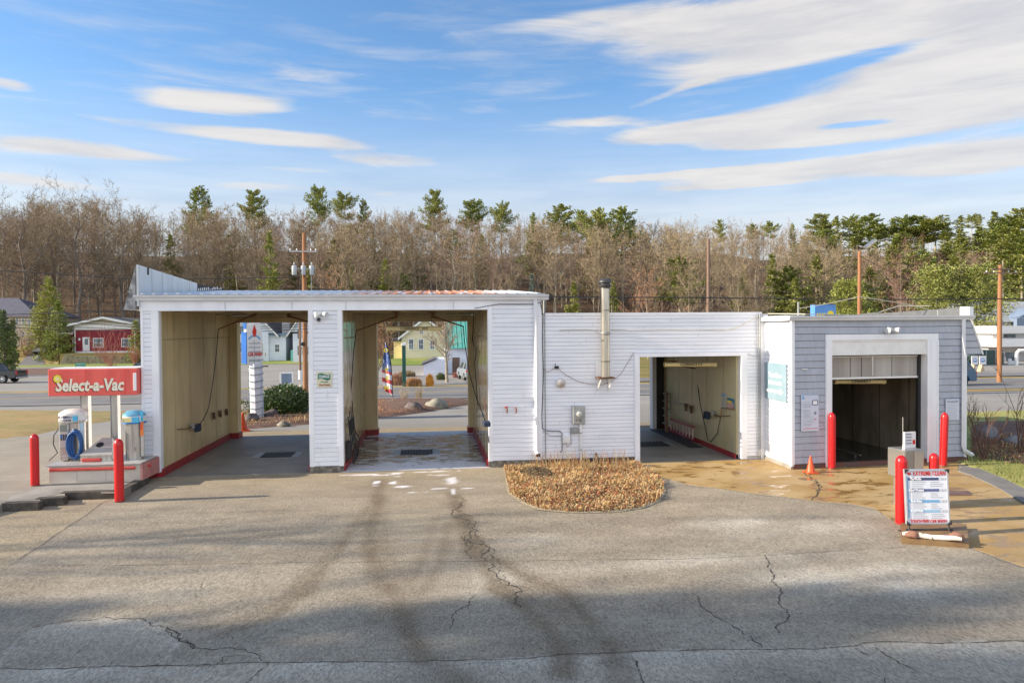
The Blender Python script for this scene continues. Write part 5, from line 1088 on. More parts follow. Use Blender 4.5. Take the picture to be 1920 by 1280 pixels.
# ---- inside the bays: booms, hoses, clearance bars
def boom(base, tip, hose, label, holder=None):
    t = thing('hose_boom', tuple(base), label, 'hose boom', 'ceiling hose booms in the wash bays')
    mb = MB(); mb.tube([base+Vector((0, 0, .12)), base-Vector((0, 0, .05))], .05, 8); mb.bbox(base.x-.12, base.x+.12, base.y-.08, base.y+.08, base.z+.10, base.z+.13, .01); build(mb, 'swivel', rust, t)
    mb = MB(); d = tip-base; mb.tube([base, base+d*.25, tip], [.028, .026, .02], 6); mb.tube([base+Vector((0, 0, -.04)), base+d*.35], .012, 5); build(mb, 'arm', rust, t)
    mb = MB(); mb.tube(hose, .013, 6); build(mb, 'hose', dark, t, sharp=60); return t
xw1 = xa2+.02
b1 = PY(478, 589, 2.6); t1 = PY(409, 617, 2.3)
boom(b1, t1, [t1, PY(406, 660, 2.2), PY(400, 710, 2.0), PY(392, 760, 1.7), PY(388, 772, 1.6), PX(380, 788, xw1+.15), PX(374, 794, xw1+.10)], 'hose boom reaching left across the ceiling of the leftmost bay')
b1 = PY(541, 592, 2.6); t1 = PY(600, 610, 2.4); boom(b1, t1, [t1, t1-Vector((0, 0, 1.2)), t1-Vector((.1, 0, 2.4))], 'hose boom reaching right in the leftmost bay, half hidden by the pier')
b1 = PY(743, 593, 2.0); t1 = PY(668, 620, 2.2); boom(b1, t1, [t1, PY(663, 660, 2.1), PY(659, 720, 2.0), PY(652, 790, 1.7), PX(650, 800, xb2+.1)], 'hose boom reaching left in the soapy wet bay')
b1 = PY(811, 593, 2.0); t1 = PY(869, 612, 2.2); boom(b1, t1, [t1, PY(871, 640, 2.1), PY(880, 700, 1.9), PY(893, 745, 1.6), PY(905, 775, 1.3), PY(913, 800, 1.1), PX(917, 830, xc-.05)], 'hose boom reaching right in the soapy wet bay')
b1 = PY(1262, 684, 3.2); t1 = PY(1307, 691, 3.2); boom(b1, t1, [t1, PY(1308, 720, 3.0), PY(1313, 758, 2.6), PY(1320, 790, 2.3), PX(1327, 824, iw-.1), PX(1333, 828, iw-.12), PX(1345, 812, iw-.1), PX(1351, 782, iw-.08)], 'hose boom of the low middle bay with its hose hanging to the floor')
def clearance(pa, pb, Y, txt, label, fr=None):
    a, b_ = (PY(*pa, Y), PY(*pb, Y)) if fr is None else fr
    t = thing('clearance_bar', tuple((a+b_)/2), label, 'clearance bar'); d = b_-a; l = d.length; dn = d.normalized()
    mb = MB(); mb.tube([a+dn*.05, b_-dn*.05], .062, 14); build(mb, 'tube', yellowp, t, sharp=50)
    for q, s_ in ((a, 1), (b_, -1)): mb = MB(); mb.tube([q, q+dn*s_*.07], .07, 14); build(mb, 'end_cap', yellowp, t, sharp=50)
    for q in (.18, .82): mb = MB(); c_ = a+d*q; mb.tube([c_+Vector((0, 0, .06)), c_+Vector((0, 0, .5 if fr is None else .4))], .006, 4); build(mb, 'hanger', rust, t)
    add_text(txt, .10, inkb, (a+b_)/2+Vector((0, -.062, 0)), dn, (0, 0, 1), t, xs=.9, bold=.002); return t
clearance((724, 616), (828, 616), 1.4, 'CLEARANCE   10 4', 'yellowed clearance bar hanging in the soapy wet bay')
clearance((1245, 683), (1343, 683), .9, 'CLEARANCE 9 0', 'yellowed clearance bar hanging in the low middle bay')
q0, q1 = PB(1601, 719), PB(1699, 719); clearance(None, None, 0, 'CLEARANCE 7', 'pale clearance bar hanging in the doorway of the grey bay', fr=(Vector(BW(q0[0], .8, q0[1])), Vector(BW(q1[0], .8, q1[1]))))
def floor_grate(pts, Y, label, z=.014):
    a, b_ = PZ(*pts[0], z), PZ(*pts[1], z); x0_, x1_ = a.x, b_.x; y0_, y1_ = sorted((PZ(pts[2][0], pts[2][1], z).y, PZ(pts[3][0], pts[3][1], z).y))
    t = thing('floor_grate', ((x0_+x1_)/2, (y0_+y1_)/2, z), label, 'floor grate'); mb = MB(); mb.box(x0_, x1_, y0_, y1_, z+.001, z+.005); build(mb, 'pit', blackm, t)
    mb = MB(); n_ = 11
    for k in range(n_+1): x = x0_+(x1_-x0_)*k/n_; mb.box(x-.012, x+.012, y0_, y1_, z+.006, z+.02)
    build(mb, 'bars', mat('grate_bars', (.06, .055, .05), (.12, .10, .08), 8, .5, .5), t)
    mb = MB(); mb.box(x0_-.22, x0_-.01, y0_, y1_, z+.001, z+.009); mb.box(x1_+.01, x1_+.22, y0_, y1_, z+.001, z+.009); build(mb, 'side_plate', steeld, t)
floor_grate([(495, 852), (550, 852), (520, 857), (520, 848)], 0, 'black floor drain grate in the leftmost bay'); floor_grate([(752, 848), (811, 848), (780, 852), (780, 843)], 0, 'black floor drain grate in the soapy wet bay')
floor_grate([(1170, 833), (1250, 833), (1220, 837), (1220, 828)], 0, 'dark floor pit cover in the low middle bay')
# mat clips along the left bay wall
for k, (px, py) in enumerate([(400, 779), (412, 775), (424, 772), (434, 768)]):
    p = PX(px, py, xw1); t = thing('mat_clip', tuple(p), 'metal mat clip on the cream wall, number %s from the front' % ['one', 'two', 'three', 'four'][k], 'mat clip', 'mat clips in the leftmost bay'); t['label'] = ['nearest metal mat clip on the cream wall of the leftmost bay', 'second nearest metal mat clip on the cream wall of the leftmost bay', 'third metal mat clip from the front in the leftmost bay', 'farthest metal mat clip on the cream wall of the leftmost bay'][k]
    mb = MB(); mb.box(p.x, p.x+.04, p.y-.07, p.y+.07, p.z-.02, p.z+.10); mb.box(p.x, p.x+.05, p.y-.05, p.y-.02, p.z-.10, p.z); mb.box(p.x, p.x+.05, p.y+.02, p.y+.05, p.z-.12, p.z); build(mb, 'bracket', rust, t)
for k, (px, py) in enumerate([(1287, 762), (1297, 766)]):
    p = PX(px, py, iw-.02); t = thing('mat_clip', tuple(p), ['left metal mat clip on the middle bay wall beside the white chain', 'right metal mat clip on the middle bay wall'][k], 'mat clip', 'mat clips in the middle bay'); mb = MB(); mb.box(p.x-.05, p.x, p.y-.07, p.y+.07, p.z-.02, p.z+.10); mb.box(p.x-.05, p.x, p.y-.03, p.y+.03, p.z-.14, p.z); build(mb, 'bracket', rust, t)
def foam_brush(p, sx, label):
    t = thing('foam_brush', tuple(p), label, 'foam brush', 'foam brushes hung on the bay walls')
    mb = MB(); mb.bbox(p.x-.06, p.x+.06, p.y-.13, p.y+.13, p.z-.16, p.z+.06, .02); build(mb, 'bristles', mat('navy_bristles', (.03, .05, .10), (.02, .03, .05), 30, .8), t)
    mb = MB(); mb.tube([p+Vector((0, -.1, .04)), p+Vector((sx*.02, -.9, .03)), p+Vector((sx*.02, -1.6, .12))], .014, 6); build(mb, 'handle', rust, t)
    mb = MB(); mb.bbox(p.x-.05, p.x+.05, p.y-.5, p.y-.4, p.z-.02, p.z+.12, .01); build(mb, 'holder', steeld, t)
foam_brush(PX(371, 798, xw1+.1), -1, 'dark foam brush on a holder on the cream wall of the leftmost bay'); foam_brush(PX(1325, 775, iw-.1), 1, 'dark foam brush on a holder on the wall of the low middle bay')
p = PX(915, 793, xc-.12); t = thing('foam_brush', tuple(p), 'black foam brush on the right wall of the soapy wet bay', 'foam brush', 'foam brushes hung on the bay walls'); mb = MB(); mb.bbox(p.x-.12, p.x+.05, p.y-.16, p.y+.16, p.z-.07, p.z+.05, .02); build(mb, 'bristles', MT['navy_bristles'], t); mb = MB(); mb.tube([p, p+Vector((-.02, .6, .3)), p+Vector((0, 1.0, .5))], .014, 6); build(mb, 'handle', rust, t)
# hoses tangled by left wall of wet bay
rng = random.Random(4)
t = thing('coiled_spray_hose', (xb2+.1, .9, .02), 'tangle of black spray hoses hanging on the left wall of the soapy wet bay', 'hose')
for k in range(4):
    y = .5+k*.35; x = xb2+.07; mb = MB(); mb.tube([(x, y, 1.35+.1*k), (x+.06, y-.2, .9), (x+.22, y-.3, .35+.1*k), (x+.12, y+.1, .1), (x+.05, y+.3, .5), (x, y+.35, 1.2)], .014, 6); build(mb, 'hose_loop', dark, t, sharp=60)
mb = MB(); mb.bbox(xb2+.02, xb2+.14, .35, .6, .25, .72, .02); build(mb, 'spray_gun_holder', dark, t)
p = PX(876, 740, xc-.03); mb = MB(); mb.tube([PX(888, 592, xc-.03), PX(886, 640, xc-.03), PX(893, 660, xc-.05), PX(890, 680, xc-.05), PX(896, 760, xc-.04)], .014, 6); build(mb, 'wall_cable', dark, None, 'black hose line running down the right wall of the soapy wet bay', 'hose', sharp=60)
# middle bay furniture
lb, lt = PY(1247, 800, 5.2), PY(1252, 733, 5.7)
t = thing('wooden_stepladder', (lb.x, 5.2, .014), 'brown wooden stepladder standing folded against the cream wall of the middle bay', 'ladder')
H_ = lt.z; 
for s_ in (0, .42): mb = MB(); mb.prism([(lb.x+s_*.3-.03, 5.0+s_, .014), (lb.x+s_*.3+.03, 5.0+s_, .014), (lb.x+s_*.3+.03, 5.1+s_, .014), (lb.x+s_*.3-.03, 5.1+s_, .014)], H_, Vector((.05, .12, 1)).normalized()); build(mb, 'side_rail', ladw, t)
for k in range(5): z_ = .3+k*H_/5.5; q = z_*.12; mb = MB(); mb.box(lb.x-.02+.05*z_, lb.x+.14+.05*z_, 5.1+q, 5.42+q, z_, z_+.03); build(mb, 'step', mat('paint_spotted_step', (.4, .36, .3), (.25, .2, .15), 12), t)
r0, r1 = PX(1258, 793, iw-.14), PX(1299, 815, iw-.14)
t = thing('red_ladder', ((r0.x+r1.x)/2, (r0.y+r1.y)/2, .02), 'red ladder lying on its side along the foot of the middle bay wall', 'ladder'); redl = mat('red_ladder', (.40, .03, .05), (.3, .03, .04), 8, .4)
ya_, yb_ = min(r0.y, r1.y), max(r0.y, r1.y)
for z_ in (.06, .46): mb = MB(); mb.bbox(iw-.16, iw-.12, ya_-.1, yb_+.1, z_, z_+.07, .008); build(mb, 'side_rail', redl, t)
for k in range(8): y = ya_+(yb_-ya_)*k/7; mb = MB(); mb.tube([(iw-.14, y, .12), (iw-.14, y, .46)], .022, 6); build(mb, 'rung', mat('pinkish_rung', (.66, .48, .46)), t)
mb = MB(); mb.bbox(iw-.62, iw-.2, ya_-1.0, yb_+.8, .016, .035, .005); build(mb, 'rubber_mat', dark, None, 'black rubber mat on the floor beside the red ladder', 'mat')
p = PX(1384, 845, iw-.3); ty = .45; tx = PY(1383, 830, ty).x; th = PY(1383, 805, ty).z
t = thing('trash_bin', (tx+.12, ty, .014), 'dark blue grey trash bin just inside the low middle bay', 'waste bin'); mb = MB(); mb.lathe([(.17, .014), (.21, th-.06)], (tx+.13, ty, 0), 16); build(mb, 'bin_body', mat('navy_plastic', (.03, .045, .07), (.04, .05, .07), 5, .5), t); mb = MB(); mb.lathe([(.225, th-.06), (.235, th-.03), (.21, th)], (tx+.13, ty, 0), 16); build(mb, 'rim', MT['navy_plastic'], t)
def wposter(name, x0p, y0p, x1p, y1p, cols, label):
    a, b_ = PX(x0p, y0p, iw-.01), PX(x1p, y1p, iw-.01); ya_, yb_ = sorted((a.y, b_.y)); z1, z0_ = PX(x0p, y0p, iw-.01).z, PX(x0p, y1p, iw-.01).z
    t = thing(name, (iw-.01, (ya_+yb_)/2, z0_), label, 'poster'); mb = MB(); mb.box(iw-.025, iw-.012, ya_, yb_, z0_, z1); build(mb, 'sheet', cols[0], t)
    return t, ya_, yb_, z0_, z1
t, ya_, yb_, z0_, z1 = wposter('wall_poster', 1353, 735, 1362, 768, [mat('grey_poster', (.52, .52, .44))], 'tall pale notice with blue heading on the middle bay wall')
mb = MB(); mb.box(iw-.03, iw-.0255, ya_+.03, yb_-.03, z1-.10, z1-.04); build(mb, 'heading', inklb, t); mb = MB(); [mb.box(iw-.03, iw-.0255, ya_+.05, yb_-.06, z1-.16-k*.045, z1-.15-k*.045) for k in range(7)]; build(mb, 'small_print', inkgrey, t)
t, ya_, yb_, z0_, z1 = wposter('wall_poster', 1364, 745, 1377, 765, [mat('blue_poster', (.05, .22, .34))], 'blue and pink poster on the middle bay wall')
mb = MB(); mb.box(iw-.03, iw-.0255, ya_+.02, yb_-.02, z0_+.02, z0_+(z1-z0_)*.6); build(mb, 'pink_panel', mat('pink_picture', (.62, .30, .26), (.55, .5, .42), 12), t); mb = MB(); mb.box(iw-.03, iw-.0255, ya_+.12, yb_-.03, z1-.12, z1-.07); build(mb, 'yellow_line', inky, t)
mb = MB(); P = [PX(1258, 753, iw-.03), PX(1270, 756, iw-.03), PX(1286, 759, iw-.03)]; mb.tube(P, .018, 5); build(mb, 'white_chain', mat('chain_white', (.7, .7, .66), (.3, .3, .28), 40), None, 'white chain hung along the wall of the low middle bay', 'chain', sharp=60)
mb = MB(); P = [PX(1320, 775, iw-.04), PX(1335, 778, iw-.04), PX(1351, 781, iw-.04), PX(1353, 765, iw-.04), PX(1378, 767, iw-.04)]; mb.tube(P, .02, 5); build(mb, 'wall_pipe', mat('brown_pipe', (.28, .17, .09), (.4, .3, .18), 9), None, 'brown pipe running along the wall of the low middle bay', 'pipe', sharp=60)

# ================================================================== street side: poles, signs, plants
def pole(px, topy, Y, r, m, label, zb=None, name='utility_pole'):
    zb = zt(Y) if zb is None else zb; x = PY(px, 640, Y).x; z1 = Z0(px, topy, Y)
    t = thing(name, (x, Y, zb), label, 'utility pole'); mb = MB(); mb.tube([(x, Y, zb-.1), (x, Y, (zb+z1)/2), (x+.03, Y, z1)], [r, r*.9, r*.78], 12); build(mb, 'pole_shaft', m, t, sharp=50)
    return t, x, z1
tA, xA, zA = pole(572, 437, 27.5, .16, woodp, 'orange brown utility pole carrying three transformers behind the roof')
zt1 = Z0(572, 507, 27.5)
for dx, h_ in ((-.55, 1), (.0, 1), (.50, 1)):
    mb = MB(); yy_ = 27.5-.28; mb.lathe([(.14, zt1-.30), (.155, zt1-.26), (.155, zt1+.20), (.13, zt1+.27), (.05, zt1+.29)], (xA+dx, yy_, 0), 14); mb.lathe([(.035, zt1+.32), (.05, zt1+.4), (.03, zt1+.48)], (xA+dx, yy_, 0), 8); tr = build(mb, 'transformer', mat('transformer_grey', (.46, .49, .51), (.38, .41, .42), 4, .4), tA, sharp=50)
mb = MB(); mb.box(xA-.75, xA+.75, 27.2, 27.3, zt1+.05, zt1+.12); build(mb, 'transformer_rack', steeld, tA)
mb = MB(); zc = Z0(572, 472, 27.5); mb.box(xA-.85, xA+.8, 27.25, 27.35, zc-.05, zc+.05); build(mb, 'cross_arm', mat('pale_cross_arm', (.48, .45, .42), (.4, .36, .33), 5), tA)
for dx in (-.8, -.4, .45, .75): mb = MB(); mb.lathe([(.03, zc+.05), (.05, zc+.10), (.02, zc+.18)], (xA+dx, 27.3, 0), 8); build(mb, 'insulator', whitep, tA)
mb = MB(); mb.tube([(xA+.48, 27.2, zt1-.3), (xA+.48, 27.2, -.4)], .03, 6); build(mb, 'riser_conduit', steeld, tA)
mb = MB(); mb.lathe([(.0, 0), (.11, 0), (.13, .05), (.11, .1)], n=12, fr=lambda x, y, z: (xA-.1+x, 27.33-z, Z0(560, 645, 27.3)+y)); build(mb, 'coiled_cable', dark, tA)
pole(1328, 448, 29, .13, woodg, 'slim grey brown utility pole behind the middle section'); 
tL, xL, zL = pole(1611, 471, 22, .13, woodp, 'wooden pole with a tilted floodlight above the grey bay')
mb = MB(); mb.tube([(xL, 22, zL-.15), (xL+.25, 22, zL-.12), (xL+.5, 22, zL+.15)], .03, 6); build(mb, 'lamp_arm', steeld, tL)
mb = MB(); d_ = Vector((.72, -.1, .55)).normalized(); c_ = Vector((xL+.72, 22, zL+.38)); nn = d_.cross(Vector((0, 1, 0))).normalized()
mb.prism([c_+d_*a+Vector((0, 1, 0))*b for a, b in ((-.38, -.2), (.38, -.2), (.42, .2), (-.34, .2))], .14, nn); build(mb, 'lamp_head', steel, tL)
tR, xR, zR = pole(1874, 497, 31, .18, woodp, 'orange brown utility pole with cross arms at the right edge of the street')
for py_, w_ in ((505, .9), (512, 1.5)): mb = MB(); zc = Z0(1874, py_, 31); mb.box(xR-w_, xR+w_*.9, 30.7, 30.8, zc-.05, zc+.05); build(mb, 'cross_arm', woodg, tR)
for dx in (-1.3, -.7, .5, 1.1): mb = MB(); mb.lathe([(.03, zc+.05), (.05, zc+.10), (.02, zc+.18)], (xR+dx, 30.75, 0), 8); build(mb, 'insulator', whitep, tR)
mb = MB(); [mb.box(xR+.14, xR+.26, 30.9, 31, Z0(1874, q, 31)-.03, Z0(1874, q, 31)+.03) for q in (555, 575, 600, 628, 660)]; build(mb, 'pole_bracket', steel, tR)
tS, xS, zS = pole(562, 604, 52, .13, woodg, 'short leaning grey pole with white base in front of the blue white house', name='utility_pole')
mb = MB(); mb.lathe([(.17, zt(52)), (.17, zt(52)+.9)], (xS, 52, 0), 10); build(mb, 'white_sleeve', whitep, tS)
pole(1019.5, 561, 21, .07, steeld, 'thin grey service post just behind the corner of the tall roof', name='service_post')
pole(1496, 566, 14, .06, steeld, 'short grey vent post behind the roof of the grey block', name='service_post')
wm = mat('power_line_black', (.03, .03, .03))
def wire(pts, Y, r=.022, lab='', m=wm):
    P = []
    for i in range(len(pts)-1):
        a, b_ = PY(*pts[i], Y), PY(*pts[i+1], Y)
        for k in range(9):
            t_ = k/9; P.append(a.lerp(b_, t_)-Vector((0, 0, .0)))
    P.append(PY(*pts[-1], Y)); mb = MB(); mb.tube(P, r, 4); build(mb, 'power_line', m, None, lab, 'power line', 'power lines along the street', sharp=60)
wire([(572, 540), (800, 554), (1000, 556), (1328, 558), (1611, 562), (1874, 560), (2100, 566)], 28.5, .035, 'thick black power line level with the roofs from pole to pole')
wire([(1020, 556), (1180, 563), (1328, 569)], 28.2, .015, 'thin wire just below the thick line behind the middle section')
wire([(-200, 496), (0, 507), (130, 515), (262, 524), (572, 520)], 27.5, .028, 'upper black power line crossing the wood at the left edge')
wire([(-200, 586), (0, 590), (130, 586), (250, 582), (572, 560)], 27.5, .024, 'power line sagging in front of the beige house roof')
for k, (a, b_, c_) in enumerate([(596, 597, 612), (601, 603, 618), (607, 613, 622), (613, 619, 627)]): wire([(-200, a), (0, a), (130, b_), (262, c_-4), (420, c_-2), (600, c_-12)], 27.6-.3*k, .018, ['highest of the four close wires crossing the red house', 'second of the four close wires crossing the red house', 'third of the four close wires crossing the red house', 'lowest of the four close wires crossing the red house'][k])
wire([(1611, 480), (1680, 515), (1740, 540), (1812, 572)], 20, .014, 'thin wire slanting down from the floodlight pole to the grey roof')
wire([(1500, 578), (1560, 568), (1611, 556), (1700, 570), (1760, 585)], 18, .018, 'pale wire draped from the floodlight pole over the grey roof', MT['tan_cable'])
wire([(1680, 495), (1760, 498), (1874, 500), (2000, 498)], 31, .016, 'thin upper wire reaching the cross arm of the right pole')
wire([(1826, 589), (1874, 594), (2000, 600)], 31, .016, 'pale service wire behind the right end of the car wash', MT['tan_cable'])

# pylon sign
Yp = PG(483, 790).y; x0_, x1_ = PY(465, 640, Yp).x, PY(489, 640, Yp).x; z0_, z1_ = Z0(480, 682, Yp), Z0(480, 622, Yp)
t = thing('pylon_sign', ((x0_+x1_)/2, Yp, zt(Yp)), 'tall blue and white CAR WASH pylon sign on a white wrapped post', 'sign'); rz = R(28)
cx, w = (x0_+x1_)/2, (x1_-x0_)
def PR_(x, y, z): return (cx+x*math.cos(rz)-y*math.sin(rz), Yp+x*math.sin(rz)+y*math.cos(rz), z)
blu = mat('strong_blue_panel', (.01, .13, .46), (.01, .10, .38), 3, .4)
mb = MB(); mb.box(-.30, .32, -.0, .75, z0_, z1_, fr=PR_); build(mb, 'cabinet', whitep, t)
mb = MB(); mb.box(-.33, -.301, .0, .76, z0_, z1_, fr=PR_); build(mb, 'blue_side', blu, t)
zz1 = Z0(480, 600, Yp); mb = MB(); mb.box(-.28, .28, .2, .5, z1_, zz1+.2, fr=PR_); mb.box(-.31, -.285, .1, .55, z1_+.12, zz1+.3, 1, fr=PR_); build(mb, 'top_box', [whitep, blu], t)
mb = MB(); mb.add([PR_(.0+.30*math.cos(a), -.004, z1_-.05+.42*math.sin(a)) for a in [i*math.pi/10 for i in range(11)]], [tuple(range(11))]); build(mb, 'arched_top', whitep, t)
xdp = (math.cos(rz), math.sin(rz), 0)
mb = MB(); mb.prism([PR_(q[0], -.012, z1_+q[1]) for q in ((.0, .30), (.09, .05), (.05, -.18), (-.03, -.20), (-.08, .0))], .006, Vector((0, -1, 0))); build(mb, 'red_drop_emblem', inkr, t)
mb = MB(); arc = [(a, r) for r in (.30, .22) for a in [R(25)+i*R(130)/8 for i in range(9)]]; mb.add([PR_(r*math.cos(a)*.95, -.01, z1_-.42+r*math.sin(a)) for a, r in arc], [(i, i+1, 10+i, 9+i) for i in range(8)]); build(mb, 'blue_arch', inklb, t)
add_text('CAR WASH', .20, inkr, PR_(0.02, -.006, z1_-.92), xdp, (0, 0, 1), t, xs=.56, bold=.008)
mb = MB(); 
for k in range(5): mb.box(-.22, .24, -.012, -.004, z0_+.15+k*.17, z0_+.19+k*.17, fr=PR_)
mb.box(-.02, 0.0, -.013, -.004, z0_+.05, z0_+1.0, fr=PR_); build(mb, 'sign_grid', inkgrey, t)
mb = MB(); [mb.tube([PR_(-.1+q, .2, z0_-.02), PR_(-.15+q*1.3, .2, z0_-.22)], .04, 6) for q in (0, .2, .4)]; build(mb, 'spotlight_cluster', whitep, t)
mb = MB(); mb.tube([PR_(-.2, .2, z0_-.12), PR_(.6, .2, z0_-.12)], .03, 6); build(mb, 'bracket', rust, t)
pw0, pw1 = PY(471, 740, Yp).x, PY(487, 740, Yp).x; wr = mat('white_post_wrap', (.72, .74, .80), (.60, .62, .68), 4, .5)
mb = MB(); mb.tube([((pw0+pw1)/2+.04, Yp+.1, zt(Yp)-.1), ((pw0+pw1)/2, Yp+.1, z0_)], .27, 8); build(mb, 'post', wr, t)
mb = MB(); 
for k in range(9): z_ = zt(Yp)+.3+k*.28; mb.tube([((pw0+pw1)/2+.30*math.cos(a), Yp+.1+.30*math.sin(a), z_+.04*math.sin(a)) for a in [i*math.pi/6 for i in range(13)]], .012, 4)
build(mb, 'light_string', mat('green_cord', (.05, .12, .12)), t)
# small hanging notice frame behind the bush
Yn = PG(540, 748).y-1.0; a, b_ = PY(526, 700, Yn), PY(549, 722, Yn)
t = thing('small_post_sign', ((a.x+b_.x)/2, Yn, zt(Yn)), 'small blue grey sign in a white two post frame behind the bush', 'sign')
mb = MB(); [mb.box(q-.05, q+.05, Yn-.05, Yn+.05, zt(Yn), a.z+.05) for q in (a.x, b_.x)]; mb.box(a.x, b_.x, Yn-.04, Yn+.04, a.z, a.z+.08); build(mb, 'frame', whitep, t)
mb = MB(); mb.box(a.x+.06, b_.x-.06, Yn-.03, Yn, b_.z-.1, a.z-.01); build(mb, 'board', mat('slate_blue_board', (.20, .27, .36), (.14, .18, .24), 4, .3), t)
mb = MB(); [mb.box(a.x+.12+q, a.x+.26+q, Yn-.035, Yn-.031, b_.z-.0, b_.z+.14) for q in (0, .22, .42)]; build(mb, 'white_panels', whitei, t)
# feather flag
Yf = PG(736, 747).y+.2; fx0, fz0, fz1 = PY(736, 740, Yf).x, Z0(734, 742, Yf), Z0(723, 640, Yf)
t = thing('feather_flag', (fx0, Yf, zt(Yf)), 'red white and blue feather flag with yellow letters behind the wet bay', 'flag')
mb = MB(); edge = [PY(x, y, Yf) for x, y in ((737, 747), (736, 730), (735, 705), (733, 680), (729, 660), (724, 642), (722, 639))]; mb.tube(edge, .02, 6); build(mb, 'flag_pole', dark, t)
fm = bpy.data.materials.new('flag_cloth'); fm.use_nodes = True; n = NT(fm.node_tree); b = n.n['Principled BSDF']; pz = n.new('ShaderNodeNewGeometry').outputs['Position']; sp = n.new('ShaderNodeSeparateXYZ'); n.l.new(pz, sp.inputs[0])
zz_ = n.m('ADD', sp.outputs[2], n.m('MULTIPLY', sp.outputs[0], .35)); h_ = fz1-fz0; base_ = fz0+fx0*.35
c = n.mix(n.m('GREATER_THAN', n.noise(n.scalev(pz, (3, 3, 1.2)), 3, 2), .62), (.06, .11, .30), (.70, .70, .74))
low = n.mix(n.m('GREATER_THAN', n.m('SINE', n.m('MULTIPLY', zz_, 11.0)), .15), (.74, .73, .73), (.50, .07, .08))
n.l.new(n.mix(n.m('LESS_THAN', zz_, base_+h_*.42), c, low), b.inputs['Base Color']); b.inputs['Roughness'].default_value = .7
L_ = [PY(x, y, Yf) for x, y in ((735, 741), (724, 736), (717, 724), (716, 700), (718, 675), (720, 655), (722, 642))]; R_ = [PY(x, y, Yf) for x, y in ((736, 742), (736, 736), (735.5, 724), (734.5, 700), (732, 675), (727, 655), (723, 641))]
mb = MB(); vs = []
for l, r in zip(L_, R_):
    for q in range(5): v_ = l.lerp(r, q/4); vs.append((v_.x, v_.y+.10*math.sin(q*1.6), v_.z))
mb.add(vs+[(v[0], v[1]+.008, v[2]) for v in vs], [(i*5+j, i*5+j+1, i*5+j+6, i*5+j+5) for i in range(6) for j in range(4)]+[(35+i*5+j, 35+i*5+j+5, 35+i*5+j+6, 35+i*5+j+1) for i in range(6) for j in range(4)]); build(mb, 'cloth', fm, t, sharp=60)
for ch, x_, y_ in (('O', 723.5, 657), ('P', 725, 694), ('E', 726, 709), ('N', 725, 727)): p = PY(x_, y_, Yf-.18); add_text(ch, .34, inky, tuple(p), (1, 0, 0), (0, 0, 1), t, bold=.02)
# green sign post beyond the road
Yg = PG(758, 728).y+2; x_ = PY(757.5, 680, Yg).x; t = thing('green_post', (x_, Yg, zt(Yg)), 'dark green square post with a pale cap across the street', 'post'); w_ = (PY(761, 650, Yg).x-PY(754.5, 650, Yg).x)/2
mb = MB(); mb.box(x_-w_, x_+w_, Yg-.1, Yg+.2, zt(Yg), Z0(757, 648, Yg)); build(mb, 'post_shaft', mat('dark_green_paint', (.01, .10, .08), (.01, .07, .05), 4, .4), t); mb = MB(); mb.bbox(x_-w_*1.5, x_+w_*1.5, Yg-.2, Yg+.3, Z0(757, 648, Yg), Z0(757, 643, Yg), .03); build(mb, 'cap', whitep, t)
# street guide sign at left
Yq = PG(150, 715).y+18; a, b_ = PY(141, 680, Yq), PY(160, 692, Yq); t = thing('street_guide_sign', ((a.x+b_.x)/2, Yq, zt(Yq)), 'green PLYMOUTH ST PARKING LOT guide sign above the red canopy', 'sign')
mb = MB(); mb.box(a.x, b_.x, Yq, Yq+.04, b_.z, a.z); build(mb, 'board', signgreen, t); mb = MB(); [mb.tube([(q, Yq+.08, zt(Yq)), (q, Yq+.08, a.z)], .04, 6) for q in (a.x+.2,)]; build(mb, 'post', steeld, t)
hh = a.z-b_.z; add_text('PLYMOUTH ST', hh*.26, whitei, ((a.x+b_.x)/2, Yq, b_.z+hh*.77), (1, 0, 0), (0, 0, 1), t, xs=.75, bold=.004); add_text('PARKING LOT', hh*.26, whitei, ((a.x+b_.x)/2, Yq, b_.z+hh*.44), (1, 0, 0), (0, 0, 1), t, xs=.75, bold=.004)
mb = MB(); mb.box(a.x+.1, b_.x-.5, Yq-.01, Yq-.002, b_.z+hh*.10, b_.z+hh*.2); build(mb, 'small_print', whitei, t)
# blue sign above the grey roof
Yb_ = 20; a, b_ = PY(1528, 571, Yb_), PY(1567, 596, Yb_); t = thing('blue_roof_sign', ((a.x+b_.x)/2, Yb_, zt(Yb_)), 'blue pylon sign with yellow lettering showing just above the grey roof', 'sign')
mb = MB(); mb.box(a.x, b_.x, Yb_, Yb_+.5, b_.z-1.0, a.z); mb.box(a.x-.03, b_.x+.03, Yb_-.01, Yb_+.5, a.z, a.z+.05, 1); mb.box(b_.x+.001, b_.x+.15, Yb_+.3, Yb_+.9, b_.z-1, a.z-.02, 1); build(mb, 'cabinet', [mat('mid_blue_face', (.10, .27, .62), (.12, .32, .66), 2, .4), mat('dark_brown_edge', (.06, .045, .04))], t)
mb = MB(); [mb.tube([(q, Yb_+.2, zt(Yb_)), (q, Yb_+.2, b_.z-.9)], .06, 6) for q in (a.x+.15,)]; build(mb, 'post', steeld, t); l_ = b_.x-a.x
mb = MB(); zq = Z0(1545, 587, Yb_); [mb.box(a.x+l_*q, a.x+l_*(q+.07), Yb_-.01, Yb_-.002, zq-.3, zq) for q in (.10, .22, .34, .46)]; mb.lathe([(.12, 0), (.19, 0), (.19, .01), (.12, .01)], n=16, fr=lambda x, y, z: (a.x+l_*.76+x, Yb_-.004-z, zq-.05+y)); build(mb, 'yellow_lettering', inky, t)

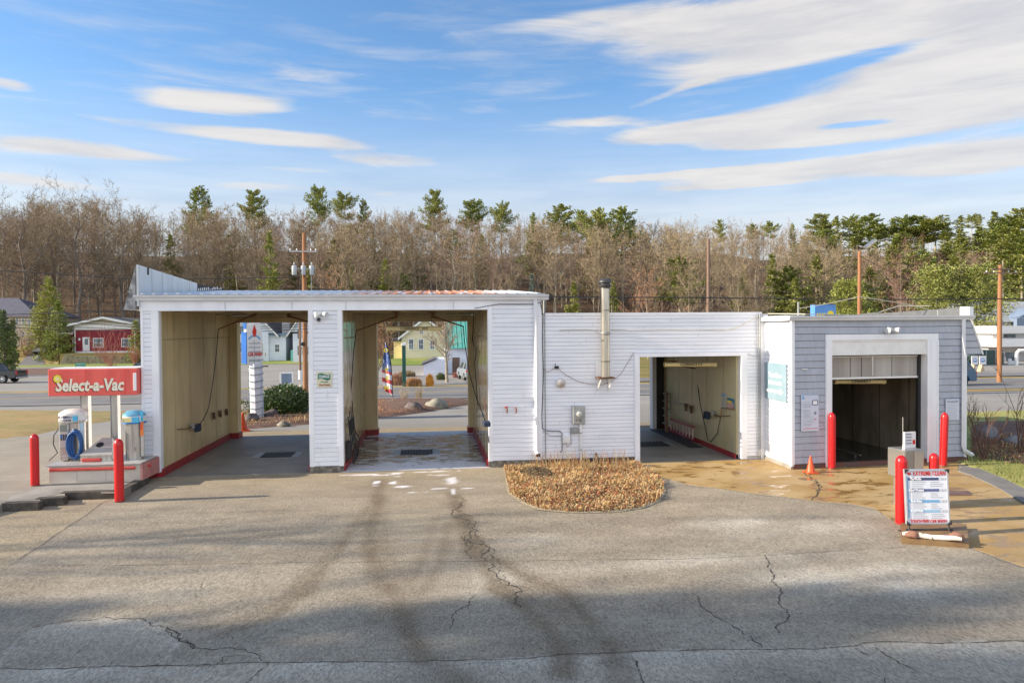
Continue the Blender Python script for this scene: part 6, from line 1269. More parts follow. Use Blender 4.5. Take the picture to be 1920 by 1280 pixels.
# ---- rocks
rk = mat('dark_boulder', (.11, .085, .085), (.20, .17, .15), 4, .9, bump=.6, bscale=12, third=((.05, .04, .045), 3, .5, .7)); rkg = mat('grey_boulder', (.30, .28, .22), (.20, .19, .16), 3, .9, bump=.6, bscale=12)
def rock(px, py, rx_px, rz_px, m, lab, seed, ry=1.0, dY=0):
    p = PG(px, py); s_ = (p.y+CD)/FOC; rx, rz = rx_px*s_, rz_px*s_; mb = MB(); mb.blob((p.x, p.y+rx*.6+dY, p.z+rz*.25), rx, rx*.75*ry, rz*1.0, seed, 12, .13, flat=p.z-.05); build(mb, 'boulder', m, None, lab, 'boulder', sharp=40)
rock(470, 796, 16, 16, rk, 'dark purple boulder beside the foot of the pylon sign post', 1); rock(502, 788, 18, 15, rk, 'brown boulder in front of the rhododendron bush', 2); rock(558, 780, 19, 15, mat('blue_grey_boulder', (.22, .25, .30), (.15, .17, .20), 3, .9, bump=.6, bscale=12), 'blue grey boulder at the right side of the rhododendron', 3)
rock(775, 772, 17, 15, rk, 'dark grey boulder in the leafy bed behind the wet bay', 5); rock(818, 767, 20, 15, rkg, 'sunlit tan boulder in the leafy bed behind the wet bay', 6)
rock(530, 800, 12, 7, rkg, 'low flat stone in the bed in front of the rhododendron', 7)
rock(1862, 830, 27, 26, mat('shaded_blue_boulder', (.16, .17, .19), (.24, .22, .2), 2, .9, bump=.5, bscale=6), 'large shaded boulder behind the bare shrub at the right edge', 8); rock(1905, 838, 20, 17, MT['shaded_blue_boulder'], 'blue grey boulder at the right picture edge', 9)

# ---- plant generators
class Bush:
    pass
def leaf_cloud(mb, c, rx, ry, rz, nl, size, seed, mi=(0, 1), elong=1.8, shell=.55):
    rng = random.Random(seed)
    for i in range(nl):
        while True:
            x, y, z = rng.uniform(-1, 1), rng.uniform(-1, 1), rng.uniform(-1, 1); q = x*x+y*y+z*z
            if shell**2 < q < 1: break
        p = Vector((c[0]+x*rx, c[1]+y*ry, c[2]+z*rz)); d = Vector((x+rng.uniform(-.7, .7), y+rng.uniform(-.7, .7), z*.6+rng.uniform(-.5, .7))).normalized(); s_ = d.cross(Vector((rng.uniform(-1, 1), rng.uniform(-1, 1), rng.uniform(-1, 1)))).normalized()
        l = size*rng.uniform(.6, 1.2)*elong; w = size*rng.uniform(.4, .7)
        mb.add([p, p+d*l*.5+s_*w*.5, p+d*l, p+d*l*.5-s_*w*.5], [(0, 1, 2, 3)], rng.choice(mi))
def stems(mb, base, n, h, spread, r, seed, br=3, tw=.5, mi=0, up=.9):
    rng = random.Random(seed)
    for i in range(n):
        a = rng.uniform(0, 6.28); s_ = rng.uniform(.2, 1)*spread; p = Vector(base)+Vector((rng.uniform(-.1, .1), rng.uniform(-.1, .1), 0))*spread
        P = [p]; d = Vector((math.cos(a)*s_/h, math.sin(a)*s_/h, up)).normalized(); hh_ = h*rng.uniform(.6, 1.05)
        for k in range(4): d = (d+Vector((rng.uniform(-.18, .18), rng.uniform(-.18, .18), .05))).normalized(); P.append(P[-1]+d*hh_/4)
        mb.tube(P, [r, r*.8, r*.6, r*.4, r*.2], 4, mi, False)
        for k in range(br):
            q = rng.randint(1, 3); p0 = P[q].lerp(P[q+1], rng.random()); e = (d+Vector((rng.uniform(-1, 1), rng.uniform(-1, 1), rng.uniform(0, .6)))*tw*1.3).normalized(); l = hh_*rng.uniform(.2, .45)
            p1 = p0+e*l*.5; p2 = p1+(e+Vector((rng.uniform(-.4, .4), rng.uniform(-.4, .4), .2))).normalized()*l*.5; mb.tube([p0, p1, p2], [r*.45, r*.35, r*.15], 3, mi, False)
            for _ in range(2):
                e2 = (e+Vector((rng.uniform(-1, 1), rng.uniform(-1, 1), rng.uniform(-.2, .8)))*.7).normalized(); mb.tube([p1, p1+e2*l*.4], [r*.3, r*.12], 3, mi, False)
barkg = mat('grey_bark', (.38, .33, .25), (.19, .16, .12), 4, .95, objc=True); twigm = mat('pinkish_brown_twigs', (.35, .265, .165), (.20, .145, .09), .35, .95, objc=True); twigr = mat('reddish_twigs', (.32, .17, .13), (.25, .14, .11), 2, .95, objc=True)
leafd = mat('rhododendron_dark_leaf', (.035, .075, .018), (.06, .12, .025), 3, .4); leafl = mat('rhododendron_light_leaf', (.13, .19, .05), (.20, .24, .08), 3, .4)
p = PG(532, 784); s_ = (p.y+CD)/FOC
t = thing('rhododendron_bush', tuple(p), 'big round green rhododendron bush beside the pylon sign', 'bush')
mb = MB(); leaf_cloud(mb, (p.x, p.y+.4, p.z+27*s_), 45*s_, 35*s_, 33*s_, 5200, .085, 1, (0, 0, 1), 2.0, .35); leaf_cloud(mb, (p.x-.3, p.y, p.z+12*s_), 34*s_, 22*s_, 18*s_, 1500, .085, 2, (0, 1), 2.0, .3); build(mb, 'foliage', [leafd, leafl], t, sharp=None)
mb = MB(); stems(mb, (p.x, p.y+.4, p.z), 12, 1.0, .8, .03, 3); build(mb, 'stems', barkg, t, sharp=None)
p = PG(447, 784); t = thing('small_bush', tuple(p), 'small yellow green bush peeking past the left bay wall', 'bush'); mb = MB(); leaf_cloud(mb, (p.x, p.y+.3, p.z+.35), .6, .4, .42, 900, .06, 5, (0, 1)); build(mb, 'foliage', [leafd, mat('yellow_green_leaf', (.22, .22, .06), (.3, .26, .08), 4)], t, sharp=None)

# dry ground cover in the front bed
bed = [PZ(*q) for q in [(944, 869), (948, 890), (955, 925), (980, 944), (1010, 956), (1060, 961), (1110, 962), (1160, 960), (1205, 953), (1235, 940), (1246, 922), (1240, 900), (1215, 885), (1196, 869)]]
bp = [(q.x, q.y) for q in bed]+[(xm0-.05, -.03), (bed[0].x, -.03)]
soil = ground_mat('dark_soil_and_leaves', (.12, .075, .045), (.20, .12, .06), (.30, .20, .10), 3, 30, .6)
mb = MB(); cx_, cy_ = sum(q[0] for q in bp)/len(bp), sum(q[1] for q in bp)/len(bp); V = []; F_ = []
for r_ in range(8):
    t_ = r_/8; V += [(q[0]+(cx_-q[0])*t_, q[1]+(cy_-q[1])*t_, .008+.05*math.sin(t_*1.57)) for q in bp]
V.append((cx_, cy_, .06)); m_ = len(bp)
for r_ in range(7):
    for k in range(m_): F_.append((r_*m_+k, r_*m_+(k+1) % m_, (r_+1)*m_+(k+1) % m_, (r_+1)*m_+k))
for k in range(m_): F_.append((7*m_+k, 7*m_+(k+1) % m_, len(V)-1))
mb.add(V, F_); build(mb, 'planting_bed', soil, kind='structure', sharp=None)
ring = bed; mb = MB(); vs = []
for q in bed: dv = (Vector((cx_, cy_, 0))-q).normalized(); vs += [(q.x, q.y, .0), (q.x-dv.x*.04, q.y-dv.y*.04, .02), (q.x+dv.x*.06, q.y+dv.y*.06, .03)]
mb.add(vs, [f for i in range(len(bed)-1) for f in ((3*i, 3*i+3, 3*i+4, 3*i+1), (3*i+1, 3*i+4, 3*i+5, 3*i+2))]); build(mb, 'bed_edge', mat('sandy_edge', (.40, .34, .24), (.28, .24, .17), 8, .95), kind='structure')
def inpoly(x, y, P):
    c = False; j = len(P)-1
    for i in range(len(P)):
        if (P[i][1] > y) != (P[j][1] > y) and x < (P[j][0]-P[i][0])*(y-P[i][1])/(P[j][1]-P[i][1])+P[i][0]: c = not c
        j = i
    return c
cm = [mat('straw_blades', (.66, .47, .20), (.52, .34, .13), 3, .9), mat('orange_leaf', (.52, .20, .06), (.40, .14, .05), 3, .9), mat('red_leaf', (.30, .05, .03), (.22, .06, .03), 3, .9), mat('pale_leaf', (.70, .54, .32), (.58, .40, .22), 3, .9), mat('brown_leaf', (.20, .11, .06), (.13, .07, .04), 3, .9), mat('olive_leaf', (.16, .17, .05), (.24, .22, .08), 3, .9)]
def cover(poly, nb, nl, seed, name, zf, hb=.26, wts=(.45, 1, .45, .5, .35, .08), clumpy=1.7, tall=None):
    rng = random.Random(seed); mb = MB(); xs_ = [q[0] for q in poly]; ys_ = [q[1] for q in poly]; cs_ = [(rng.uniform(min(xs_), max(xs_)), rng.uniform(min(ys_), max(ys_)), rng.uniform(.15, .45), rng.choices((0, 1, 2, 3), (3, 3, 1, 2))[0]) for _ in range(60)]
    def pick():
        while True:
            x, y = rng.uniform(min(xs_), max(xs_)), rng.uniform(min(ys_), max(ys_))
            if inpoly(x, y, poly): return x, y
    for i in range(nb):
        x, y = pick(); g = max(math.exp(-((x-a)**2+(y-b)**2)/c**2) for a, b, c, d in cs_)
        if rng.random() > .25+g: continue
        h = hb*rng.uniform(.4, 1.2)*(.6+.6*g); a = rng.uniform(0, 6.28); le = rng.uniform(.2, 1.3)*h; dx, dy = math.cos(a), math.sin(a); w = rng.uniform(.003, .008); z = zf(x, y)
        P = [Vector((x, y, z)), Vector((x+dx*le*.3, y+dy*le*.3, z+h*.65)), Vector((x+dx*le, y+dy*le, z+h*rng.uniform(.5, 1)))]; s_ = Vector((-dy, dx, 0))*w; mi = rng.choices(range(6), (1.4, .5, .15, .7, .15, .1))[0]
        mb.add([P[0]-s_, P[0]+s_, P[1]+s_, P[1]-s_, P[2]], [(0, 1, 2, 3), (3, 2, 4)], mi)
    for i in range(nl):
        x, y = pick(); z = zf(x, y)+rng.uniform(.0, .10); s_ = rng.uniform(.012, .034); a = rng.uniform(0, 6.28); d = Vector((math.cos(a), math.sin(a), rng.uniform(-.4, .6))).normalized(); e = d.cross(Vector((rng.uniform(-.6, .6), rng.uniform(-.6, .6), 1))).normalized(); u = d.cross(e)
        p_ = Vector((x, y, z)); mb.add([p_-d*s_, p_+e*s_*.5+u*s_*.3, p_+d*s_, p_-e*s_*.6+u*s_*.3], [(0, 1, 2, 3)], rng.choices(range(6), wts)[0])
    if tall:
        for i in range(tall[0]):
            x = rng.uniform(*tall[1]); y = rng.uniform(*tall[2]); h = rng.uniform(.3, tall[3]); a = rng.uniform(0, 6.28); le = rng.uniform(.05, .5)*h; s_ = Vector((.005, 0, 0)); z = zf(x, y)
            mb.add([Vector((x, y, z))-s_, Vector((x, y, z))+s_, Vector((x+math.cos(a)*le*.3, y+math.sin(a)*le*.3, z+h*.6))+s_, Vector((x+math.cos(a)*le*.3, y+math.sin(a)*le*.3, z+h*.6))-s_, Vector((x+math.cos(a)*le, y+math.sin(a)*le, z+h))], [(0, 1, 2, 3), (3, 2, 4)], rng.choice((0, 3, 0, 1)))
    build(mb, name, cm, kind='stuff', sharp=None, label='tangle of dry straw coloured grass and red brown leaves in the front bed' if seed == 11 else 'fallen leaves and dry stems scattered over the planting bed', cat='ground cover', local=True)
zfb = lambda x, y: .015+.05*max(0, 1-(((x-cx_)/1.9)**2+((y-cy_)/2.2)**2))
cover(bp, 24000, 15000, 11, 'dry_ground_cover', zfb, hb=.14, wts=(.6, .9, .6, .5, 1.2, .15), tall=(200, (cx_-1.0, cx_+1.6), (-1.5, -.15), .6))
# gravelly pale plant patch at the left of the bed
rng = random.Random(3); mb = MB(); q0 = PZ(1005, 893)
for i in range(1500):
    a, r_ = rng.uniform(0, 6.28), math.sqrt(rng.random()); x, y = q0.x+.42*r_*math.cos(a), q0.y+.6*r_*math.sin(a); z = zfb(x, y)+rng.uniform(0, .22)*(1-r_*.6); s_ = rng.uniform(.012, .025)
    mb.add([(x-s_, y, z), (x, y-s_*.6, z+s_), (x+s_, y, z+s_*.3), (x, y+s_*.4, z-s_*.5)], [(0, 1, 2, 3)], rng.choice((0, 0, 1)))
build(mb, 'low_shrub', [mat('pale_buds', (.52, .46, .33), (.4, .34, .24), 5), mat('dark_bud', (.14, .11, .08))], None, 'low pale speckled shrub at the left end of the front bed', 'shrub', sharp=None)
def bedcover(pts, nb, nl, seed, wts, hb=.16):
    P = [PG(*q) for q in pts]; pl = [(q.x, q.y) for q in P]; cx0_, cy0_ = sum(q[0] for q in pl)/len(pl), sum(q[1] for q in pl)/len(pl)
    cover(pl, nb, nl, seed, 'fallen_leaves', lambda x, y: zt(y)+.10, hb=hb, wts=wts)
bedcover([(686, 784), (740, 779), (800, 771), (850, 762), (700, 752), (686, 758)], 1500, 7000, 21, (.1, 1.4, 1.0, .5, .8, 0)); bedcover([(452, 804), (520, 798), (580, 794), (590, 775), (450, 775)], 1500, 4000, 22, (.3, .3, .3, .9, 1.0, .2), .25)
bedcover([(1822, 856), (1870, 864), (1925, 872), (1960, 830), (1822, 815)], 500, 4000, 23, (.1, .3, .4, .2, 1.4, .1), .15)
# grass clump blades on the side lawn edge
rng = random.Random(9); mb = MB()
for i in range(9000):
    x = rng.uniform(13.2, 20); y = rng.uniform(-5.5, 1.5); 
    if not inpoly(x, y, pts_l := [(gp_[0].x+.5, 0), (gp_[1].x, gp_[1].y), (gp_[2].x, gp_[2].y), (gp_[3].x, gp_[3].y), (30, -4.5), (20, 2)]): continue
    h = rng.uniform(.03, .12); a = rng.uniform(0, 6.28); s_ = .012; mb.add([(x-s_, y, .01), (x+s_, y, .01), (x+math.cos(a)*h*.6, y+math.sin(a)*h*.6, h)], [(0, 1, 2)], rng.choice((0, 1, 1)))
build(mb, 'lawn_blades', [mat('green_blade', (.20, .24, .05)), mat('yellow_blade', (.46, .42, .14))], kind='stuff', sharp=None, label='short yellow green grass at the right edge of the apron', cat='grass')
# bare shrubs at right
for (px, py, h_, sp_, nst, lab, sd) in ((1845, 862, 1.5, 1.1, 11, 'bare reddish shrub just right of the grey block', 1), (1915, 850, 2.3, .7, 5, 'thin bare shrub at the right picture edge', 2)):
    p = PZ(px, py, .02); t = thing('bare_shrub', tuple(p), lab, 'shrub'); mb = MB(); stems(mb, tuple(p), nst, h_, sp_, .016, sd, 6, .6); build(mb, 'stems', mat('dark_red_stem', (.20, .09, .06), (.12, .08, .06), 3, .9), t, sharp=None)
# dry reeds by the boulders
p = PG(790, 756); t = thing('dry_reeds', tuple(p), 'pale dry grass stalks between the boulders and the street', 'grass'); mb = MB(); rng = random.Random(2)
for i in range(60):
    x = PG(rng.choice((757, 760, 783, 786, 788)), 756).x+rng.uniform(-.1, .1); h = rng.uniform(.5, 1.25); l_ = rng.uniform(-.35, .35)*h; mb.tube([(x, p.y, p.z), (x+l_*.4, p.y+.1, p.z+h*.6), (x+l_, p.y+rng.uniform(-.2, .2), p.z+h)], [.008, .006, .003], 3, 0, False)
build(mb, 'stalks', cm[0], t, sharp=None)

# ================================================================== houses
def wallm(name, c, c2=None): return mat(name, c, c2 or tuple(q*.85 for q in c), 1.5, .7, stretch=(.4, .4, 8))
roofd = mat('dark_shingle_roof', (.07, .07, .08), (.11, .11, .115), 2, .9)
def window(t, px0, py0, px1, py1, Y, m=None, shut=None, name='window'):
    a, b_ = PY(px0, py0, Y), PY(px1, py1, Y); mb = MB(); f = .12
    mb.box(a.x-f, b_.x+f, Y-.06, Y-.001, b_.z-f, a.z+f); w = build(mb, name, whitep, t)
    mb = MB(); mb.box(a.x, b_.x, Y-.075, Y-.062, b_.z, a.z); build(mb, 'pane', m or glassd, w)
    mb = MB(); zc = (a.z+b_.z)/2; mb.box(a.x, b_.x, Y-.09, Y-.077, zc-.03, zc+.03); xc_ = (a.x+b_.x)/2; mb.box(xc_-.02, xc_+.02, Y-.088, Y-.077, b_.z, a.z); build(mb, 'sash', whitep, w)
    if shut:
        for s_ in (-1, 1):
            e = a.x-f-.02 if s_ < 0 else b_.x+f+.02; mb = MB(); mb.box(e, e+s_*.45, Y-.05, Y-.001, b_.z-f, a.z+f); build(mb, 'shutter', shut, w)
    return w
def body(t, px0, px1, base_py, eave_py, Y, dep, wm_, zbase=None, name='wall'):
    x0_, x1_ = PY(px0, 640, Y).x, PY(px1, 640, Y).x; ze = Z0((px0+px1)/2, eave_py, Y); zb = zt(Y)-.3
    mb = MB(); mb.box(x0_, x1_, Y, Y+dep, zb, ze); build(mb, name, wm_, t); return x0_, x1_, ze
def gable(t, x0_, x1_, ze, rise, Y, dep, rm_, wm_, ov=.4, front=True, th=.18):
    xm = (x0_+x1_)/2
    for y_ in (Y, Y+dep): mb = MB(); mb.add([(x0_, y_, ze), (x1_, y_, ze), (xm, y_, ze+rise)], [(0, 1, 2)]); build(mb, 'gable', wm_, t, sharp=5)
    k = rise/(xm-x0_)
    mb = MB()
    for s_ in (-1, 1):
        xe_ = xm+s_*(xm-x0_+ov); ze_ = ze-ov*k
        mb.add([(xm, Y-ov, ze+rise+th), (xe_, Y-ov, ze_+th), (xe_, Y+dep+ov, ze_+th), (xm, Y+dep+ov, ze+rise+th), (xm, Y-ov, ze+rise), (xe_, Y-ov, ze_), (xe_, Y+dep+ov, ze_), (xm, Y+dep+ov, ze+rise)], [(0, 1, 2, 3), (4, 7, 6, 5), (0, 4, 5, 1), (1, 5, 6, 2), (2, 6, 7, 3)])
    r = build(mb, 'roof', rm_, t, sharp=5)
    for s_ in (-1, 1):
        xe_ = xm+s_*(xm-x0_+ov); ze_ = ze-ov*k; mb = MB(); mb.add([(xm, Y-ov-.02, ze+rise+th+.02), (xe_, Y-ov-.02, ze_+th+.02), (xe_, Y-ov-.02, ze_-.12), (xm, Y-ov-.02, ze+rise-.12)], [(0, 1, 2, 3)]); build(mb, 'rake_board', whitep, r)
def ridge_roof(t, x0_, x1_, ze, rise, Y, dep, rm_, ov=.4, th=.15, hip=0.0):     # ridge parallel to the street
    mb = MB(); ym_ = Y+dep/2; mb.add([(x0_-ov, Y-ov, ze-.1), (x1_+ov, Y-ov, ze-.1), (x1_+ov-hip, ym_, ze+rise), (x0_-ov, ym_, ze+rise), (x0_-ov, Y+dep+ov, ze-.1), (x1_+ov, Y+dep+ov, ze-.1)], [(0, 1, 2, 3), (3, 2, 5, 4), (0, 3, 4), (1, 5, 2), (0, 4, 5, 1)]); build(mb, 'roof', rm_, t, sharp=5)
def hloc(px, Y): return (PY(px, 640, Y).x, Y, zt(Y))
# red building
Y = 100; t = thing('red_commercial_building', hloc(200, Y), 'dark red single storey building with white gable front beyond the canopy sign', 'building'); redw = wallm('barn_red_siding', (.24, .015, .03)); whs = wallm('white_house_siding', (.72, .70, .66))
x0_, x1_, ze = body(t, 140, 254, 660, 618, Y, 12, redw)
mb = MB(); mb.box(x0_, x1_, Y-.05, Y-.001, Z0(200, 617, Y), Z0(200, 608, Y)); build(mb, 'frieze_board', whitep, t)
zw = Z0(200, 608, Y); mb = MB(); mb.box(x0_, x1_, Y, Y+12, ze, zw); build(mb, 'upper_wall', whs, t); gable(t, x0_, x1_, zw, Z0(200, 593, Y)-zw-.25, Y, 12, roofd, mat('cream_gable', (.60, .55, .46), (.52, .47, .40), 3), .8)
for a, b_ in ((140, 142), (252, 254)): mb = MB(); mb.box(PY(a, 640, Y).x, PY(b_, 640, Y).x, Y-.06, Y-.001, zt(Y), zw); build(mb, 'corner_board', whitep, t)
mb = MB(); mb.box(x0_, x1_, Y-.05, Y-.001, Z0(200, 660, Y)-.1, Z0(200, 658, Y)); build(mb, 'base_board', whitep, t)
window(t, 176, 635, 185, 650, Y); window(t, 186.5, 635, 193, 650, Y); window(t, 229, 635, 236, 649, Y); window(t, 237.5, 635, 245, 649, Y)
a, b_ = PY(155, 632, Y), PY(168.5, 657.5, Y); mb = MB(); mb.box(a.x, b_.x, Y-.07, Y-.001, b_.z, a.z); d_ = build(mb, 'door', whitep, t); a, b_ = PY(159, 635, Y), PY(165.5, 646, Y); mb = MB(); mb.box(a.x, b_.x, Y-.085, Y-.072, b_.z, a.z); build(mb, 'pane', glassd, d_)
p = PY(149, 636, Y-.1); mb = MB(); mb.bbox(p.x-.12, p.x+.12, Y-.2, Y-.01, p.z-.2, p.z+.2, .03); build(mb, 'wall_lamp', whitep, t)
x0b, x1b, zeb = body(t, 116, 139.8, 658, 627, Y+1.5, 8, redw, name='annex_wall'); mb = MB(); mb.box(x0b-.3, x1b, Y+1.1, Y+9, zeb, zeb+.25); build(mb, 'annex_roof', roofd, t); mb = MB(); mb.box(x0b-.35, x1b, Y+1.0, Y+1.09, zeb, zeb+.3); build(mb, 'fascia', whitep, t)
mb = MB(); a, b_ = PY(135.5, 632, Y+1.5), PY(139.5, 657, Y+1.5); mb.box(a.x, b_.x, Y+1.4, Y+1.499, b_.z, a.z); mb.box(x0b-.05, x0b+.12, Y+1.4, Y+1.499, zt(Y), zeb); build(mb, 'side_door', whitep, t)
mb = MB(); zz_ = Z0(200, 661, Y); mb.box(x0_-.5, x1_+4, Y-3.6, Y-.06, zt(Y)-.4, zz_); build(mb, 'terrace', dryg, kind='structure')
t = thing('stone_retaining_wall', hloc(190, Y-4), 'low terraced stone retaining wall in front of the dark red building', 'wall'); mb = MB(); rng = random.Random(6)
bx = PY(112, 665, Y-4).x; ex = PY(255, 665, Y-4).x
for r_ in range(5):
    x = bx+r_*.12
    zz0 = zt(Y-4)+r_*(zz_-zt(Y-4))/5
    while x < ex: w_ = rng.uniform(.4, .8); mb.bbox(x, x+w_-.03, Y-4.1+r_*.12+rng.uniform(0, .05), Y-3.5, zz0, zz0+(zz_-zt(Y-4))/5-.03, .03); x += w_
build(mb, 'stone_courses', mat('retaining_blocks', (.30, .26, .17), (.22, .19, .12), 1.5, .9), t)
# beige house at the far left
Y = 106; t = thing('beige_house', hloc(30, Y), 'big beige two storey house with dark hip roof at the left edge', 'house'); beige = wallm('beige_siding', (.66, .56, .44))
x0_, x1_, ze = body(t, -60, 68, 650, 592, Y, 14, beige); ridge_roof(t, x0_, x1_, ze, 3.2, Y, 14, mat('blue_grey_roof', (.09, .09, .12), (.12, .12, .15), 2, .8), .7, hip=7)
for q in ((31, 597, 34.5, 608), (42, 598, 45.5, 609), (53, 598, 56.5, 608), (62, 599, 67, 608), (41, 622, 46, 633), (52, 635, 57, 645)): window(t, *q, Y)
a, b_ = PY(63, 624, Y), PY(67, 635, Y); mb = MB(); mb.box(a.x, b_.x, Y-.05, Y-.001, b_.z, a.z); build(mb, 'garage_light_panel', mat('bright_white_panel', (.9, .88, .8)), t)
mb = MB(); xg0, xg1 = PY(68.2, 640, Y+2).x, PY(84, 640, Y+2).x; mb.box(xg0, xg1, Y+2, Y+9, zt(Y)-.3, Z0(75, 622, Y+2)); build(mb, 'garage_wing', wallm('cream_siding2', (.72, .62, .40)), t); mb = MB(); mb.box(xg0, xg1+.3, Y+1.7, Y+9.2, Z0(75, 622, Y+2)+.001, Z0(75, 618, Y+2)); build(mb, 'garage_roof', roofd, t)
# slope/driveway under the house
yl0, yl1 = 95.3, 106.0; zy1 = Z0(60, 651, yl1)
mb = MB(); mb.add([(PY(-120, 640, yl0).x, yl0, zt(yl0)), (PY(108, 640, yl0).x, yl0, zt(yl0)), (PY(116, 640, yl1).x, yl1, zy1), (PY(-120, 640, yl1).x, yl1, zy1)], [(0, 1, 2, 3)]); build(mb, 'terrace', dryg, kind='structure')
zl_ = lambda y: zt(yl0)+(zy1-zt(yl0))*(y-yl0)/(yl1-yl0)+.04
mb = MB(); ds_ = [(34, 84, yl0), (50, 76, yl0+(yl1-yl0)*.5), (63, 86, yl1-.5)]; vs = []
for a, b_, y in ds_: vs += [(PY(a, 640, y).x, y, zl_(y)), (PY(b_, 640, y).x, y, zl_(y))]
mb.add(vs, [(0, 1, 3, 2), (2, 3, 5, 4)]); build(mb, 'driveway', mat('shaded_driveway', (.12, .12, .13), (.16, .155, .15), .4, .9), kind='structure')
# white houses seen through the left bay
bw_ = wallm('bluish_white_siding', (.74, .78, .88)); Y = PG(520, 677).y
t = thing('white_house', hloc(480, Y), 'large white house with front gable behind the pylon sign', 'house')
x0_, x1_, ze = body(t, 420, 503, 677, 623, Y, 12, bw_); gable(t, PY(395, 640, Y).x, PY(516, 640, Y).x, Z0(516, 624, Y), 5.2, Y+.1, 12, roofd, bw_, .6)
for q in ((449, 611, 456.5, 626), (449, 642, 457, 660), (489, 643, 493, 664), (497, 661, 499, 667)): window(t, *q, Y)
mb = MB(); a, b_ = PY(447, 632, Y), PY(462, 676, Y); mb.box(a.x, b_.x, Y-1.2, Y-.01, zt(Y), b_.z+1.2); build(mb, 'porch_steps', mat('pinkish_steps', (.5, .40, .36)), t)
x2, x3, ze2 = body(t, 503.2, 536, 676, 629, Y+.8, 9, bw_, name='side_wing'); mb = MB(); mb.box(x2, x3+.3, Y+.4, Y+9.5, ze2, ze2+.35); build(mb, 'wing_roof', mat('blue_tin_roof', (.20, .30, .42), (.16, .24, .34), 2, .5), t); window(t, 516, 646, 523.5, 659, Y+.8)
mb = MB(); xk = PY(535, 640, Y+3).x; mb.box(xk-.5, xk+.7, Y+3, Y+4.2, ze2+.2, Z0(535, 604, Y+3)+2); build(mb, 'chimney', mat('pale_chimney', (.52, .5, .46)), t)
t = thing('white_cottage', hloc(565, Y), 'narrow white house with dark shutters beside the middle pier', 'house'); x0_, x1_, ze = body(t, 549, 590, 676, 625, Y-2, 10, bw_); gable(t, PY(549, 640, Y).x, PY(598, 640, Y).x, Z0(560, 622, Y), 2.9, Y-1.98, 10, roofd, bw_, .5)
shm = mat('black_shutter', (.03, .035, .045)); window(t, 565.5, 619, 569, 633, Y-2, shut=shm); window(t, 565.5, 650, 569, 664, Y-2, shut=shm); window(t, 575, 650, 579, 664, Y-2)
mb = MB(); mb.box(PY(544.5, 640, Y-1).x, PY(548.8, 640, Y-1).x, Y-1, Y+4, zt(Y)-.2, Z0(546, 656, Y)); build(mb, 'green_shed', mat('teal_panel', (.10, .33, .30)), t)
mb = MB(); mb.box(PY(536.5, 640, Y+7).x, PY(552, 640, Y+7).x, Y+7, Y+11, zt(Y)-.2, Z0(546, 617, Y+7)); build(mb, 'dark_red_house_wall', mat('dark_maroon', (.18, .05, .04)), t)
# yellow house behind the wet bay
Y = 84; yw = wallm('pale_yellow_siding', (.76, .70, .48)); t = thing('yellow_house', hloc(800, Y), 'pale yellow house with a front gable seen through the wet bay', 'house'); zyb = Z0(800, 671, Y)
xa_, xb_ = PY(753, 640, Y).x, PY(842, 640, Y).x; zey = Z0(753, 631, Y); mb = MB(); mb.box(xa_, xb_, Y, Y+12, zt(Y)-.3, zey); build(mb, 'wall', yw, t); gable(t, xa_, xb_, zey, Z0(797, 597, Y)-zey, Y, 12, roofd, yw, .5)
mb = MB(); mb.box(PY(738, 640, Y+3).x, xa_-.002, Y+3, Y+10, zt(Y)-.3, Z0(745, 640, Y+3)); build(mb, 'side_wing', wallm('butter_siding', (.82, .70, .36)), t); mb = MB(); mb.box(PY(737, 640, Y+3).x, xa_-.002, Y+2.5, Y+10.3, Z0(745, 640, Y+3)+.001, Z0(745, 637, Y+3)+.2); build(mb, 'wing_roof', roofd, t)
for q in ((767, 636.5, 774.5, 654), (785.5, 636.5, 793, 654), (807, 640, 814, 654), (787, 620, 793, 624.5)): window(t, *q, Y)
mb = MB(); yq = PG(780, 685).y; mb.add([(PY(690, 684, yq).x, yq, zt(yq)+.06), (PY(845, 684, yq).x, yq, zt(yq)+.06), (PY(850, 670, Y).x, Y-.02, zyb), (PY(700, 670, Y).x, Y-.02, zyb)], [(0, 1, 2, 3)]); build(mb, 'lawn', greeng, kind='structure')
# green metal roofed barn
Y = 58; t = thing('green_roofed_garage', hloc(880, Y), 'white garage with green metal roof at the right of the wet bay opening', 'garage'); x0_, x1_, ze = body(t, 838, 960, 712, 652, Y, 12, bw_)
gr = mat('green_metal_roof', (.12, .40, .33), (.08, .33, .27), 1.2, .5, stretch=(8, .3, .3)); mb = MB(); mb.add([(x0_-.5, Y-.5, ze), (x1_, Y-.5, ze), (x1_, Y+6, ze+4.2), (x0_-.5+1, Y+6, ze+4.2)], [(0, 1, 2, 3)]); x = x0_
while x < x1_: mb.add([(x, Y-.5, ze+.03), (x+.06, Y-.5, ze+.06), (x+.06, Y+6, ze+4.26), (x, Y+6, ze+4.23)], [(0, 1, 2, 3)]); x += .5
build(mb, 'roof', gr, t, sharp=5)
a, b_ = PY(848, 670, Y), PY(862, 705, Y); mb = MB(); mb.box(a.x, b_.x, Y-.05, Y-.001, zt(Y), a.z); build(mb, 'door', mat('brown_door', (.16, .10, .07)), t)
t = thing('white_low_shed', hloc(815, 56), 'low white shed with sloped roof behind the small bare tree', 'shed'); a = PY(794, 684, 56); b_ = PY(838, 684, 56); mb = MB(); zr0, zr1 = Z0(794, 684, 56), Z0(818, 673, 56)
